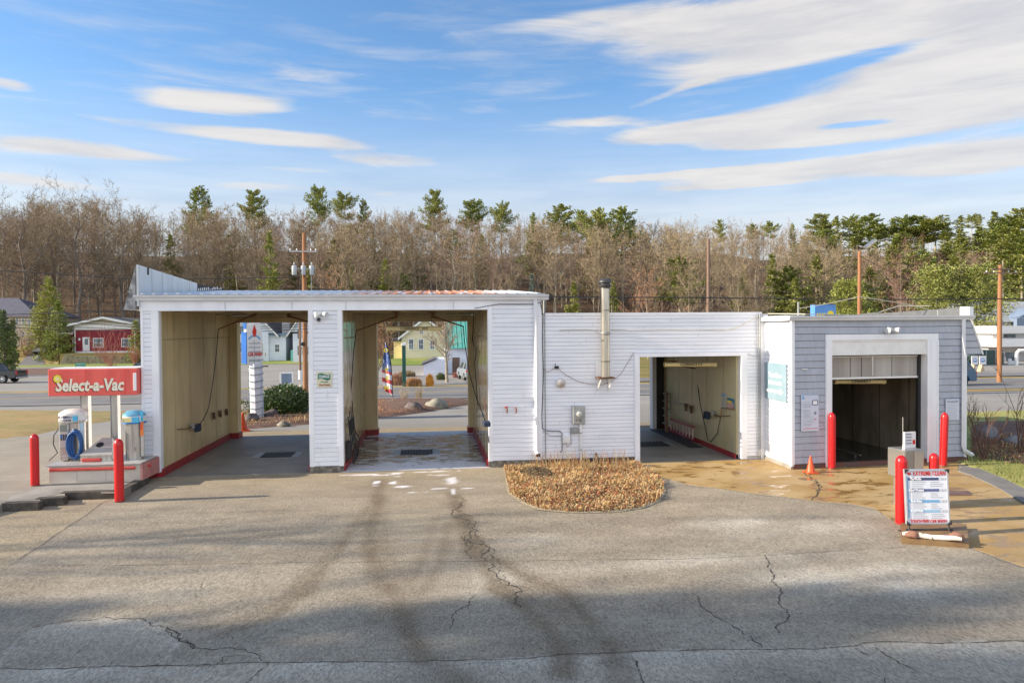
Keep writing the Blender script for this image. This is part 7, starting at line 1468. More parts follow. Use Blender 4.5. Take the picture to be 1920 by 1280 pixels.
mb.prism([(a.x, 56, zt(56)-.2), (b_.x, 56, zt(56)-.2), (b_.x, 56, zr1), (PY(818, 673, 56).x, 56, zr1), (a.x, 56, zr0)], 5, (0, 1, 0)); build(mb, 'wall', bw_, t, sharp=5); mb = MB(); mb.prism([(a.x-.2, 55.8, zr0), (PY(818, 673, 56).x, 55.8, zr1), (PY(818, 673, 56).x, 55.8, zr1+.12), (a.x-.2, 55.8, zr0+.12)], 5.4, (0, 1, 0)); build(mb, 'roof', roofd, t, sharp=5)
# right side: white fuel station and grey roofed house
Y = 66; t = thing('white_service_building', hloc(1890, Y), 'white flat roofed service building behind the right utility pole', 'building'); wht = wallm('clean_white_wall', (.80, .79, .76))
x0_ = PY(1876, 640, Y).x; x1_ = PY(2060, 640, Y).x; mb = MB(); mb.box(x0_, x1_, Y+2, Y+14, zt(Y)-.3, Z0(1890, 650, Y)); build(mb, 'lower_wall', mat('greyish_wall', (.5, .48, .46), (.42, .40, .38), 2), t)
mb = MB(); mb.box(x0_-.6, x1_, Y, Y+14, Z0(1890, 650, Y)+.001, Z0(1890, 635, Y)); build(mb, 'white_canopy_band', wht, t); mb = MB(); mb.box(x0_+.1, x1_, Y+1.5, Y+14, Z0(1890, 635, Y)+.001, Z0(1890, 625, Y)); build(mb, 'clerestory_wall', wht, t); mb = MB(); mb.box(x0_-.6, x1_, Y, Y+14, Z0(1890, 625, Y)+.001, Z0(1890, 611, Y)); build(mb, 'roof_fascia', wht, t)
for q in (1899, 1905, 1911, 1917): mb = MB(); mb.box(PY(q, 627, Y).x, PY(q+4.5, 627, Y).x, Y+1.4, Y+1.49, Z0(1890, 633, Y), Z0(1890, 627, Y)); build(mb, 'window', glassd, t)
mb = MB(); mb.box(PY(1908, 680, Y).x, PY(1925, 680, Y).x, Y+1.9, Y+1.99, zt(Y), Z0(1890, 662, Y)); build(mb, 'window', glassd, t)
for i, q in enumerate((1893, 1897.5, 1902)): mb = MB(); x = PY(q, 690, Y-6).x; mb.tube([(x, Y-6, zt(Y)-.1), (x, Y-6, Z0(q, 672+i*4, Y-6))], .2, 10); build(mb, 'white_bollard', whitep, None, ['leftmost of three white posts in front of the white service building', 'middle of three white posts in front of the white service building', 'rightmost of three white posts in front of the white service building'][i], 'post', 'white posts at the service building')
mb = MB(); xq = PY(1906, 690, Y-7).x; mb.tube([(xq, Y-7, zt(Y)-.1), (xq, Y-7, Z0(1906, 662, Y-7)), (xq+.3, Y-7, Z0(1906, 657, Y-7)), (xq+3, Y-7, Z0(1906, 657, Y-7))], .2, 8); build(mb, 'pipe_arch', whitep, None, 'white pipe arch in front of the white service building', 'pipe arch')
Y = 92; t = thing('grey_roofed_house', hloc(1890, Y), 'long house with pale grey roof behind the white service building', 'house'); x0_, x1_, ze = body(t, 1838, 2050, 680, 602, Y, 12, wallm('taupe_siding', (.50, .48, .45))); ridge_roof(t, x0_, x1_, ze, 3.6, Y, 14, mat('pale_grey_roof', (.36, .38, .38), (.30, .32, .32), 2, .8), .5)
mb = MB(); a = PY(1905, 606, Y-1); mb.prism([(a.x, Y-1.2, ze-2.0), (a.x+6, Y-1.2, ze-2.0), (a.x+6, Y-1.2, ze+.4), (a.x+3, Y-1.2, ze+2.2), (a.x, Y-1.2, ze+.4)], 3, (0, 1, 0)); build(mb, 'dormer', mat('blue_gable', (.20, .26, .36)), t, sharp=5)
for q in (1848, 1860, 1870, 1878): window(t, q, 645, q+3.5, 656, Y)
t = thing('green_dumpster', hloc(1865, 60), 'dark green screened enclosure left of the right utility pole', 'enclosure'); a, b_ = PY(1848, 657, 60), PY(1882, 690, 60); mb = MB(); mb.box(a.x, b_.x, 60, 63, zt(60), a.z); [mb.box(q, q+.08, 59.93, 59.99, zt(60), a.z, 1) for q in (a.x, (a.x+b_.x)/2, b_.x-.08)]; build(mb, 'screen', [mat('dark_green_mesh', (.035, .07, .06), (.05, .09, .08), 3), steeld], t)
mb = MB(); mb.box(a.x-1.5, a.x+.5, 63.2, 64, zt(60), Z0(1840, 655, 63)); build(mb, 'red_panel', mat('orange_red_panel', (.50, .12, .07)), t)
for i, (pa, pb, yy_) in enumerate(((1822, 1834, 45), (1836.5, 1849, 47))):
    a, b_ = PY(pa, 667, yy_), PY(pb, 683, yy_); t = thing('emblem_banner', ((a.x+b_.x)/2, yy_, zt(yy_)), ['left white banner with round blue emblem beyond the street', 'right white banner with round blue emblem beyond the street'][i], 'banner', 'white emblem banners'); mb = MB(); mb.box(a.x, b_.x, yy_, yy_+.05, b_.z, a.z); build(mb, 'board', wht, t)
    cc_ = (a+b_)/2; r_ = (b_.x-a.x)*.36; mb = MB(); mb.lathe([(.001, 0), (r_, 0), (r_, .01)], n=16, fr=lambda x, y, z: (cc_.x+x, yy_-.003-z, cc_.z+y*.75)); build(mb, 'round_emblem', inkblue, t); mb = MB(); mb.box(cc_.x-r_*.6, cc_.x+r_*.6, yy_-.03, yy_-.014, cc_.z-.04, cc_.z+.08); build(mb, 'white_stripe', whitei, t)
    mb = MB(); mb.prism([(a.x+.1, yy_, zt(yy_)), (b_.x-.1, yy_, zt(yy_)), (b_.x-.35, yy_, b_.z-.001), (a.x+.35, yy_, b_.z-.001)], .5, (0, 1, 0)); build(mb, 'concrete_foot', mat('tan_block', (.45, .36, .24), (.4, .3, .2), 3), t, sharp=5)

# ================================================================== vehicles
tyre = mat('tyre_rubber', (.015, .015, .016)); rimm = mat('alloy_rim', (.50, .51, .53), rough=.3, metal=.7); carglass = mat('car_glass', (.03, .04, .05), (.10, .12, .14), 1, .06)
def vehicle(name, label, cat, loc, rz, L_, Wd, prof, cab, paint, sc=1, wheels=(.2, .8), wr_=.36, bed=False, glassz=None):
    """prof: side profile of the body (x along the length, z); cab: side profile of the cabin"""
    t = thing(name, loc, label, cat); t.rotation_euler = (0, 0, rz); t.scale = (sc, sc, sc); h = Wd/2
    def extr(pr, w0, w1):
        mb = MB(); n_ = len(pr); zs_ = [q[1] for q in pr]; z0_, z1_ = min(zs_), max(zs_); vs = []
        for s_ in (-1, 1):
            for (x, z) in pr: f = (z-z0_)/(z1_-z0_+1e-6); vs.append((x, s_*(w0+(w1-w0)*f), z))
        mb.add(vs, [tuple(range(n_)), tuple(range(2*n_-1, n_-1, -1))]+[(i, n_+i, n_+(i+1) % n_, (i+1) % n_) for i in range(n_)]); return mb
    o = build(extr(prof, h, h*.96), 'body', paint, t, local=True, sharp=25)
    bv = o.modifiers.new('bevel', 'BEVEL'); bv.width = .05; bv.segments = 2; bv.limit_method = 'ANGLE'
    mb = extr(cab, h*.93, h*.74); build(mb, 'window_glass', carglass, t, local=True, sharp=25)
    zt_ = max(q[1] for q in cab); xs_ = [q[0] for q in cab if q[1] > zt_-.02]; mb = MB(); mb.bbox(min(xs_)-.02, max(xs_)+.02, -h*.76, h*.76, zt_-.02, zt_+.05, .03)
    zb_ = min(q[1] for q in cab)
    for s_ in (-1, 1):
        for (xa_, xb_) in ((cab[0][0], cab[1][0]), (cab[-1][0], cab[-2][0])): mb.tube([(xa_, s_*h*.93, zb_), (xb_, s_*h*.75, zt_)], .045, 5)
        mb.tube([((min(xs_)+max(xs_))/2, s_*h*.93, zb_), ((min(xs_)+max(xs_))/2, s_*h*.75, zt_)], .05, 5)
    build(mb, 'roof', paint, t, local=True, sharp=30)
    for wx_q in wheels:
        for s_ in (-1, 1):
            x = wx_q*L_; fr_ = lambda X, Y_, Z: (x+X, s_*(h-.22+Z), wr_+Y_)
            mb = MB(); mb.lathe([(wr_*.62, .0), (wr_, .02), (wr_, .2), (wr_*.66, .225)], n=20, fr=fr_); w_ = build(mb, 'wheel', tyre, t, local=True)
            mb = MB(); mb.lathe([(.05, .25), (wr_*.2, .23), (wr_*.62, .228), (wr_*.64, .20)], n=20, fr=fr_); [mb.box(x-.04+wr_*.4*math.cos(a), x+.04+wr_*.4*math.cos(a), s_*(h+.005), s_*(h+.02), wr_-.04+wr_*.4*math.sin(a), wr_+.04+wr_*.4*math.sin(a), 1) for a in [i*1.2566 for i in range(5)]]; build(mb, 'rim', [rimm, dark], w_, local=True)
    return t
def lights(t, L_, Wd, z, rear=True, front=True, sz=(.12, .2)):
    for s_ in (-1, 1):
        if rear: mb = MB(); mb.bbox(L_-.04, L_+.03, s_*Wd*.42-sz[0], s_*Wd*.42+sz[0], z-sz[1], z+sz[1], .02); build(mb, 'tail_light', mat('tail_light_red', (.55, .02, .02), rough=.2), t, local=True)
        if front: mb = MB(); mb.bbox(-.03, .04, s_*Wd*.38-.18, s_*Wd*.38+.18, z-.1, z+.08, .02); build(mb, 'headlight', mat('headlight_clear', (.7, .72, .75), rough=.1), t, local=True)
    mb = MB(); mb.bbox(L_-.02, L_+.10, -Wd*.47, Wd*.47, .42, .60, .03); build(mb, 'rear_bumper', mat('chrome_bumper', (.5, .5, .52), rough=.25, metal=.8), t, local=True)
    mb = MB(); mb.bbox(-.10, .03, -Wd*.47, Wd*.47, .30, .52, .03); build(mb, 'front_bumper', dark, t, local=True)
PT = [(0, .45), (0, 1.0), (.2, 1.12), (1.6, 1.2), (5.6, 1.22), (5.65, .9), (5.6, .5), (4.9, .42), (4.75, .75), (4.0, .75), (3.85, .42), (1.5, .42), (1.4, .75), (.7, .75), (.6, .42)]
p = PG(20, 716); Yv = 54; xr = PY(46, 700, Yv).x; 
blackp = mat('black_car_paint', (.02, .022, .025), rough=.2, coat=.6)
t = vehicle('pickup_truck', 'black pickup truck leaving the picture at the left edge', 'pickup truck', (xr-5.65*.95, Yv, zt(Yv)+.03), R(-4), 5.65, 1.95, PT, [(1.5, 1.2), (2.1, 1.82), (3.5, 1.84), (3.8, 1.22)], blackp, .95, (.185, .775), .40)
lights(t, 5.62, 1.95, 1.0)
SV = [(0, .35), (0, .85), (.25, 1.0), (1.2, 1.08), (4.4, 1.10), (4.55, .8), (4.5, .35), (3.95, .35), (3.8, .68), (3.15, .68), (3.0, .35), (1.4, .35), (1.25, .68), (.6, .68), (.45, .35)]
SC = [(1.0, 1.06), (1.7, 1.62), (4.0, 1.62), (4.42, 1.08)]
def car_at(px, py, name, label, cat, rz, paint, sc=1.0, prof=SV, cab=SC, L_=4.5, Wd=1.85, Yo=None, dz=0):
    Y_ = Yo; x_ = PY(px, 700, Y_).x; t = vehicle(name, label, cat, (x_, Y_, (zt(Y_) if dz == 0 else dz)+.03), rz, L_, Wd, prof, cab, paint, sc, (.19, .77), .34); lights(t, L_, Wd, .82); return t
silver = mat('silver_grey_paint', (.30, .33, .35), rough=.3, metal=.3, coat=.5)
car_at(874, 716, 'parked_suv', 'silver grey SUV parked beyond the street, seen from behind through the wet bay', 'car', R(-82), silver, 1, Yo=50)
whc = mat('white_car_paint', (.72, .76, .80), rough=.25, coat=.5)
car_at(74, 650, 'white_car', 'white car parked on the driveway below the beige house', 'car', R(97), whc, 1, Yo=101, dz=zl_(101))
bluc = mat('blue_car_paint', (.03, .09, .17), rough=.25, coat=.5); car_at(1708, 716, 'blue_car', 'dark blue car on the street half hidden by the right end wall', 'car', R(4), bluc, 1, Yo=28)
dkc = mat('dark_grey_car_paint', (.05, .06, .07), rough=.2, coat=.5); car_at(228, 700, 'dark_car', 'dark car whose roof shows just above the red canopy sign', 'car', R(0), dkc, 1, Yo=56)

# ================================================================== trees
def bare_tree(seed, H, r0, crown=.5, spread=.28, nl=13, sub=5, tw=4, up=.75, wob=.05, ribbon=.016, mult=1, fork=1):
    """returns trunk mesh builder and crown (twigs) mesh builder, base at the origin"""
    rng = random.Random(seed); T = MB(); Cr = MB()
    def rd(s_=1.0): return Vector((rng.uniform(-s_, s_), rng.uniform(-s_, s_), rng.uniform(-s_, s_)))
    def ribbon_(P, w):
        for a, b_ in zip(P[:-1], P[1:]):
            d = (b_-a); s_ = d.cross(rd()).normalized()*w; Cr.add([a-s_, a+s_, b_+s_*.6, b_-s_*.6], [(0, 1, 2, 3)])
    leads = []
    top = Vector((rng.uniform(-.04, .04)*H, rng.uniform(-.04, .04)*H, H)); P = [Vector((0, 0, -.3))]; n_ = 8
    for i in range(1, n_+1): t_ = i/n_; P.append(Vector((top.x*t_, top.y*t_, H*t_))+Vector((rng.uniform(-wob, wob), rng.uniform(-wob, wob), 0))*H*.25*min(1, t_*2))
    rr = [r0*(1-.88*(i/n_)**.8) for i in range(n_+1)]; T.tube(P, rr, 7, 0, False)
    for i in range(nl):
        t_ = crown+(1-crown)*(i+rng.random())/nl; f = t_*n_; k = min(int(f), n_-1); p0 = P[k].lerp(P[k+1], f-k); a = rng.uniform(0, 6.28)
        L_ = H*spread*(1.25-.75*(t_-crown)/(1-crown))*rng.uniform(.65, 1.15); d = Vector((math.cos(a), math.sin(a), up*rng.uniform(.5, 1.4))).normalized(); r_ = r0*.32*(1.15-t_)
        Q = [p0]; dd = d
        for s_ in range(4): dd = (dd+rd(.2)+Vector((0, 0, .09))).normalized(); Q.append(Q[-1]+dd*L_/4)
        T.tube(Q, [r_, r_*.8, r_*.6, r_*.4, r_*.2], 4, 0, False)
        for j in range(sub):
            k2 = rng.randint(0, 3); q0 = Q[k2].lerp(Q[k2+1], rng.random()); e = (dd+rd(.75)+Vector((0, 0, .15))).normalized(); l2 = L_*rng.uniform(.25, .5)
            q1 = q0+e*l2*.5; e2 = (e+rd(.35)).normalized(); q2 = q1+e2*l2*.5; T.tube([q0, q1, q2], [r_*.38, r_*.26, r_*.1], 3, 0, False)
            for m_ in range(tw):
                s0 = q0.lerp(q1, rng.random()) if rng.random() < .4 else q1.lerp(q2, rng.random()); g = (e+rd(.9)+Vector((0, 0, .2))).normalized(); l3 = l2*rng.uniform(.3, .7); s1 = s0+g*l3*.5; s2 = s1+(g+rd(.4)).normalized()*l3*.5; ribbon_([s0, s1, s2], ribbon)
                for _ in range(3*mult): h0 = s0.lerp(s2, rng.random()); g2 = (g+rd(.9)).normalized(); ribbon_([h0, h0+g2*l3*.45], ribbon*.7)
    return T, Cr
def make_tree(name, seed, H, r0, bm, tm_, **k):
    T, Cr = bare_tree(seed, H, r0, **k); t = thing(name, (0, 0, 0), 'x', 'tree'); build(T, 'trunk', bm, t, local=True, sharp=60); build(Cr, 'crown', tm_, t, local=True, sharp=None); t['H'] = H; return t
def conifer(seed, H, r0, R0, base=.15, whorl=.9, nb=6, droop=-.1, dens=9, leaf=.30, shape='pine', irregular=.35):
    rng = random.Random(seed); T = MB(); Cr = MB(); T.tube([(0, 0, -.3), (rng.uniform(-.1, .1), 0, H*.5), (0, 0, H)], [r0, r0*.6, r0*.06], 7, 0, False); z = H*base
    while z < H*.985:
        t_ = (z/H-base)/(1-base); 
        if shape == 'pine': rr = R0*(1-t_)**.62*(1-.35*max(0, .25-t_)/.25)
        elif shape == 'column': rr = R0*min(1, (1-t_)*2.4)**.7
        elif shape == 'round': rr = R0*math.sqrt(max(0.02, 1-(2*t_-.85)**2/1.35))
        else: rr = R0*(1-t_)**.9
        for b_ in range(nb):
            if rng.random() < irregular*.35: continue
            a = rng.uniform(0, 6.28); L_ = rr*rng.uniform(1-irregular, 1+irregular*.6)+.15; d = Vector((math.cos(a), math.sin(a), droop+rng.uniform(-.1, .22)+.35*t_)).normalized(); p0 = Vector((0, 0, z+rng.uniform(-.3, .3)*whorl)); p1 = p0+d*L_+Vector((0, 0, .08*L_))
            if L_ > .8: T.tube([p0, p0.lerp(p1, .5)+Vector((0, 0, -.04*L_)), p1], [r0*.14*(1.2-t_), r0*.09, r0*.03], 3, 0, False)
            n_ = max(3, int(dens*L_/1.2)); sd = Vector((-d.y, d.x, 0))
            for i in range(n_):
                q = .25+.75*(i+rng.random())/n_ if L_ > .8 else rng.random(); c_ = p0.lerp(p1, q)+sd*rng.uniform(-.42, .42)*L_*(1.2-q)*.9+Vector((0, 0, rng.uniform(-.10, .22)*(1+.5*L_*q)))
                for _ in range(4):
                    e = (d*.7+Vector((rng.uniform(-1, 1), rng.uniform(-1, 1), rng.uniform(-.25, .75)))).normalized(); s_ = e.cross(Vector((rng.uniform(-.5, .5), rng.uniform(-.5, .5), 1))).normalized()*leaf*.26; l = leaf*rng.uniform(.7, 1.4)
                    Cr.add([c_-s_*.4, c_+e*l*.5-s_, c_+e*l, c_+e*l*.5+s_], [(0, 1, 2, 3)], 0 if rng.random() < .6 else 1)
        z += whorl*rng.uniform(.6, 1.25)*(1-.35*t_)
    return T, Cr
def make_conifer(name, seed, H, r0, R0, mats, **k):
    T, Cr = conifer(seed, H, r0, R0, **k); t = thing(name, (0, 0, 0), 'x', 'tree'); build(T, 'trunk', barkg, t, local=True, sharp=60); build(Cr, 'crown', mats, t, local=True, sharp=None); t['H'] = H; return t
pg1 = mat('pine_needles', (.25, .30, .07), (.35, .37, .10), .8, .7, objc=True); pg2 = mat('pine_needles_light', (.36, .36, .10), (.42, .40, .13), .8, .7, objc=True)
pd1 = mat('dark_pine_needles', (.13, .19, .06), (.18, .24, .075), .8, .7, objc=True); pd2 = mat('bluish_pine_needles', (.10, .15, .06), (.13, .18, .07), .8, .7, objc=True)
py1 = mat('yellow_green_needles', (.36, .40, .09), (.46, .46, .13), .8, .7, objc=True); pbl = mat('blue_spruce_needles', (.22, .28, .26), (.30, .36, .32), .8, .7, objc=True)
used = set()
def place(proto, x, y, H, label, group, sx=1.0, rz=0, z=None):
    o = proto if proto.name not in used else dup(proto); used.add(proto.name); k = H/proto['H']; o.location = (x, y, zt(y)-.1 if z is None else z); o.scale = (k*sx, k*sx, k); o.rotation_euler = (0, 0, rz); o['label'] = label
    if group: o['group'] = group
    return o
FT = [make_tree('bare_tree', 40+i, 20, .19+.03*(i % 3), [barkg, barkg, mat('brown_bark', (.21, .16, .125), (.14, .105, .085), 4, .95, objc=True)][i % 3], [twigm, twigm, mat('tan_twigs', (.44, .34, .205), (.27, .21, .125), 1, .95, objc=True)][i % 3], crown=.28+.05*(i % 4), spread=.25+.03*(i % 3), nl=27, sub=7, tw=5, up=1.25, mult=1, ribbon=.024) for i in range(7)]
RT = [make_tree('bare_tree', 60+i, 20, .17, barkg, twigr, crown=.2, spread=.32, nl=24, sub=6, tw=5, up=1.0) for i in range(2)]
OK_ = [make_tree('oak_tree', 70+i, 22, .42, mat('oak_bark', (.22, .185, .15), (.14, .115, .09), 4, .95, objc=True), twigm, crown=.26, spread=.48, nl=19, sub=8, tw=5, up=.62, wob=.12, ribbon=.02) for i in range(2)]
WP = [make_conifer('white_pine', 80+i, 20, .30, 4.6+.5*i, [pg1, pg1] if i % 2 == 0 else [pg1, pg2], base=.46+.06*i, whorl=1.05, nb=8, droop=.10, dens=17, leaf=.40, irregular=.6) for i in range(4)]
HM = [make_conifer('evergreen_tree', 90+i, 18, .25, 3.2, [pg1, pg2], base=.08, whorl=.8, nb=8, droop=-.12, dens=9, leaf=.42, shape='cone', irregular=.65) for i in range(2)]
rng = random.Random(77)
def skyl(px): return float(np.interp(px, [-80, 0, 120, 220, 290, 400, 560, 700, 860, 1000, 1200, 1400, 1500, 1600, 1800, 2000], [388, 388, 382, 384, 408, 402, 404, 402, 410, 414, 424, 424, 440, 460, 478, 470]))
FG = 'bare trees of the wood across the street'
ntree = 0
for (Yr_, n_, H0) in ((118, 40, 17.5), (127, 42, 18.5), (138, 42, 19), (152, 42, 20), (168, 42, 20), (188, 38, 20), (212, 28, 20)):
    for i in range(n_):
        px = -90+2110*(i+rng.uniform(-.15, 1.15))/n_; Y_ = Yr_+rng.uniform(-5, 6); x = PY(px, 500, Y_).x
        if Yr_ < 125 and (px < 300 or rng.random() < .15): continue
        zmax = PY(px, skyl(px)+rng.uniform(2, 34), Y_).z; H = max(9, min(zmax-zt(Y_), H0*rng.uniform(.88, 1.25)))
        reddish = rng.random() < (.35 if 1600 < px < 1800 else .07)
        zone = ['over the red building', 'above the left tall bay', 'above the wet bay', 'behind the flue pipe', 'above the low middle bay', 'above the grey block', 'at the far right'][min(6, max(0, int(np.searchsorted([262, 610, 1000, 1190, 1480, 1810], px))))]
        dep_ = 'at the foot of the wood' if Yr_ < 135 else ('halfway up the wood' if Yr_ < 165 else 'high on the wooded hill')
        lab = ('leafless red twigged tree ' if reddish else 'leafless grey brown tree ')+dep_+' '+zone
        place((RT if reddish else FT)[rng.randrange(2 if reddish else 7)], x, Y_, H, lab, lab.replace('leafless', 'bare').replace('tree ', 'trees '), rng.uniform(.85, 1.25), rng.uniform(0, 6.28)); ntree += 1
for i, (px, ty, Y_) in enumerate(((40, 396, 121), (150, 392, 122), (232, 396, 124), (-30, 398, 122), (95, 404, 128))):
    x = PY(px, 500, Y_).x; place(OK_[i % 2], x, Y_, PY(px, ty, Y_).z-zt(Y_), ['tall spreading oak rising over the beige house', 'tall wide oak left of the red building', 'broad oak crown just left of the car wash roof peak', 'tall oak at the left picture edge', 'tall oak between the two leftmost oaks'][i], 'tall bare oaks at the left', 1.0, i*1.7)
# conifers on the skyline
pins = [(375, 350, 170, 1.0), (478, 357, 190, .9), (597, 350, 175, .9), (648, 365, 200, .8), (683, 374, 200, .7), (816, 357, 180, 1.15), (887, 375, 185, .9), (940, 385, 175, 1.0), (1000, 400, 190, .8), (1052, 386, 165, 1.1), (1090, 394, 175, .8), (1123, 398, 140, 1.0), (1166, 388, 150, 1.2),
        (1350, 412, 200, 1.1), (1410, 420, 210, .8), (1445, 418, 200, 1.0), (1486, 420, 200, .8), (1538, 402, 190, .9), (1568, 406, 180, 1.1), (1592, 408, 190, .9), (1630, 403, 180, 1.1), (1674, 410, 190, 1.1), (1706, 406, 180, 1.3), (1754, 410, 175, 1.1), (1800, 405, 180, 1.3), (1732, 416, 200, 1.0), (1650, 420, 200, 1.0), (1865, 398, 175, 1.5), (1890, 408, 170, 1.2), (1912, 392, 180, 1.4), (1836, 402, 230, .8), (1822, 404, 240, .7), (1610, 415, 205, 1.0), (1775, 418, 210, 1.1), (1548, 430, 170, .8), (1690, 440, 165, .9), (1725, 445, 160, 1.0), (1800, 445, 160, 1.1), (1870, 425, 155, 1.3), (1905, 430, 150, 1.2)]
for i, (px, ty, Y_, H_, sx) in enumerate([(1275, 480, 150, 9, 1.2), (1530, 470, 140, 12, 1.3), (1560, 500, 128, 11, 1.2), (1500, 455, 165, 11, 1.3), (1630, 500, 130, 10, 1.4), (1665, 470, 145, 12, 1.3), (1720, 470, 140, 10, 1.3), (1745, 520, 122, 9, 1.4), (1790, 480, 135, 13, 1.4), (1815, 520, 120, 10, 1.3), (1850, 450, 145, 15, 1.5), (1900, 470, 135, 14, 1.5), (1925, 440, 150, 15, 1.5), (1870, 500, 118, 12, 1.4), (1600, 445, 165, 11, 1.3), (1690, 435, 175, 11, 1.4), (1770, 432, 180, 12, 1.4), (1835, 425, 185, 12, 1.4), (1480, 500, 126, 9, 1.2), (1395, 500, 125, 8, 1.2), (770, 440, 170, 10, 1.2), (850, 430, 180, 10, 1.1), (560, 430, 170, 9, 1.1), (430, 440, 160, 9, 1.0), (660, 420, 180, 10, 1.3), (625, 450, 150, 9, 1.1), (905, 440, 165, 8, 1.0), (1000, 450, 160, 8, 1.1), (320, 440, 150, 10, 1.0), (1110, 430, 165, 12, 1.3), (1210, 445, 165, 9, 1.1), (575, 500, 122, 8, 1.0), (690, 520, 116, 8, 1.2), (745, 510, 118, 8, 1.1)]):
    Y_ = 113+(i*7 % 9) if ty >= 465 else Y_-12; x = PY(px, 500, Y_).x; k_ = 'over the right edge of the building' if px > 1700 else ('above the grey block' if px > 1480 else ('above the middle section' if px > 1020 else 'above the tall bays'))
    H_ = PY(px, ty, Y_).z-zt(Y_); H_ = max(7, min(H_, 23)); lab = 'olive green pine standing among the bare trees '+k_; place(HM[i % 2] if i % 3 else WP[i % 3], x, Y_, H_, lab, 'pines among the bare trees '+k_, sx*1.25, i*1.9)
for i, (px, ty, Y_, sx) in enumerate(pins):
    x = PY(px, 500, Y_).x; H = max(10, PY(px, ty, Y_).z-zt(Y_)); H2 = min(H, 30); z_ = PY(px, ty, Y_).z-H2
    if px > 1520: lab, gr_ = 'dark green pine in the pine covered ridge at the right', 'pines along the right ridge'
    else: lab = {0: 'tall pine rising above the wood over the left bay, leftmost on the skyline', 1: 'small pine top on the skyline second from the left', 2: 'narrow pine on the skyline above the transformer pole', 3: 'dark pine top just right of the transformer pole', 4: 'low rounded pine top fourth along the skyline', 5: 'big symmetrical pine standing highest above the wet bay', 6: 'spiky pine on the skyline right of the big symmetrical one', 7: 'bushy pine on the skyline above the right wall of the tall section', 8: 'small pine top on the skyline left of the flue pipe', 9: 'tall pine group leader left above the flue pipe', 10: 'small pine just left above the flue pipe', 11: 'yellow green pine directly above the flue pipe', 12: 'large dark pine right above the flue pipe', 13: 'pine above the middle doorway, on the skyline', 14: 'small pine above the right end of the middle wall', 15: 'pine on the skyline left of the grey block', 16: 'small pine above the blue roof sign'}[i]; gr_ = 'pines on the skyline'
    place(HM[i % 2] if px > 1520 and i % 3 == 0 else WP[i % 4], x, Y_, H2, lab, gr_, sx*(1.3 if px > 1520 else .85)*(1+.25*math.sin(i*2.3)), i*2.1, max(zt(Y_), z_)-.1 if z_ > zt(Y_) else z_)
# evergreens lower down
for px, ty, by, Y_, sx, pr, lab in ((505, 435, 545, 116, .85, HM[0], 'dark narrow evergreen left of the transformer pole'), (700, 435, 520, 140, .8, HM[1], 'pale green evergreen amid the bare trees above the wet bay'), (722, 485, 545, 118, 1.1, HM[0], 'dark evergreen low in the wood above the wet bay'), (655, 490, 545, 120, 1.1, HM[0], 'dark evergreen low in the wood right of the transformer pole'),
        (1076, 528, 585, 110, 1.2, HM[0], 'small dark evergreen behind the low roof left of the flue'), (1150, 528, 585, 112, 1.0, HM[1], 'small evergreen right behind the flue pipe'), (1447, 478, 580, 112, 1.3, HM[1], 'bushy green evergreen above the right end of the middle wall'), (1490, 520, 585, 108, 1.2, HM[0], 'low dark evergreen behind the roof corner of the grey block'),
        (1880, 430, 600, 108, 1.6, HM[1], 'big light green evergreen behind the right utility pole'), (1915, 470, 610, 105, 1.5, HM[1], 'light green evergreen at the right picture edge'), (1700, 455, 540, 150, 1.4, HM[1], 'yellow green evergreen on the slope behind the floodlight pole'), (1640, 440, 520, 155, 1.2, HM[1], 'green evergreen on the slope just right of the floodlight pole'), (1800, 430, 540, 150, 1.3, HM[0], 'dark evergreen on the slope left of the right utility pole'), (1845, 560, 660, 95, 1.0, HM[0], 'small evergreen beside the right utility pole')):
    x = PY(px, 500, Y_).x; place(pr, x, Y_, PY(px, ty, Y_).z-zt(Y_), lab, None, sx, px*.7)
def single(name, seed, px, ty, Y_, R0, mats, lab, shape, base=.04, H=None, z=None, **k):
    H = PY(px, ty, Y_).z-(zt(Y_) if z is None else z); t = make_conifer(name, seed, H, .14, R0, mats, shape=shape, base=base, **k); place(t, PY(px, 600, Y_).x, Y_, H, lab, None, 1, 0, z); return t
single('spruce_tree', 101, 92, 520, 103, 4.4, [py1, pg2], 'yellow green soft evergreen between the beige house and red building', 'cone', whorl=.5, nb=8, dens=8, leaf=.34, droop=-.1)
single('spruce_tree', 102, 108, 562, 99, 2.6, [pg1, pg1], 'dark green evergreen just left of the red building annex', 'cone', whorl=.5, nb=8, dens=8, leaf=.34, droop=-.15)
single('arborvitae', 103, 6, 585, 66, .95, [pd1, pd1], 'tall dark arborvitae at the left edge above the pickup', 'column', whorl=.3, nb=9, dens=9, leaf=.22, droop=.5, irregular=.15)
single('arborvitae', 104, 24, 601, 66, .55, [pd1, pg1], 'shorter slim arborvitae right of the tall one above the pickup', 'column', whorl=.3, nb=9, dens=9, leaf=.2, droop=.5, irregular=.15)
single('spruce_tree', 105, 997, 513, 112, 1.6, [pbl, pbl], 'small pale blue spruce behind the corner of the tall roof', 'cone', whorl=.5, nb=7, dens=7, leaf=.28)
single('round_pine', 106, 1592, 530, 60, 2.6, [py1, pg1], 'rounded yellow green pine behind the floodlight pole', 'round', whorl=.35, nb=9, dens=9, leaf=.26, droop=.15, irregular=.4)
single('round_pine', 107, 1756, 502, 84, 4.0, [pg1, pg2], 'broad olive green pine behind the right end of the grey block', 'round', whorl=.5, nb=9, dens=9, leaf=.3, droop=.1, irregular=.35)
single('round_pine', 108, 1832, 503, 82, 4.2, [pg1, pg2], 'tall bushy pine just left of the right utility pole', 'round', whorl=.5, nb=9, dens=8, leaf=.3, droop=.1, irregular=.5)
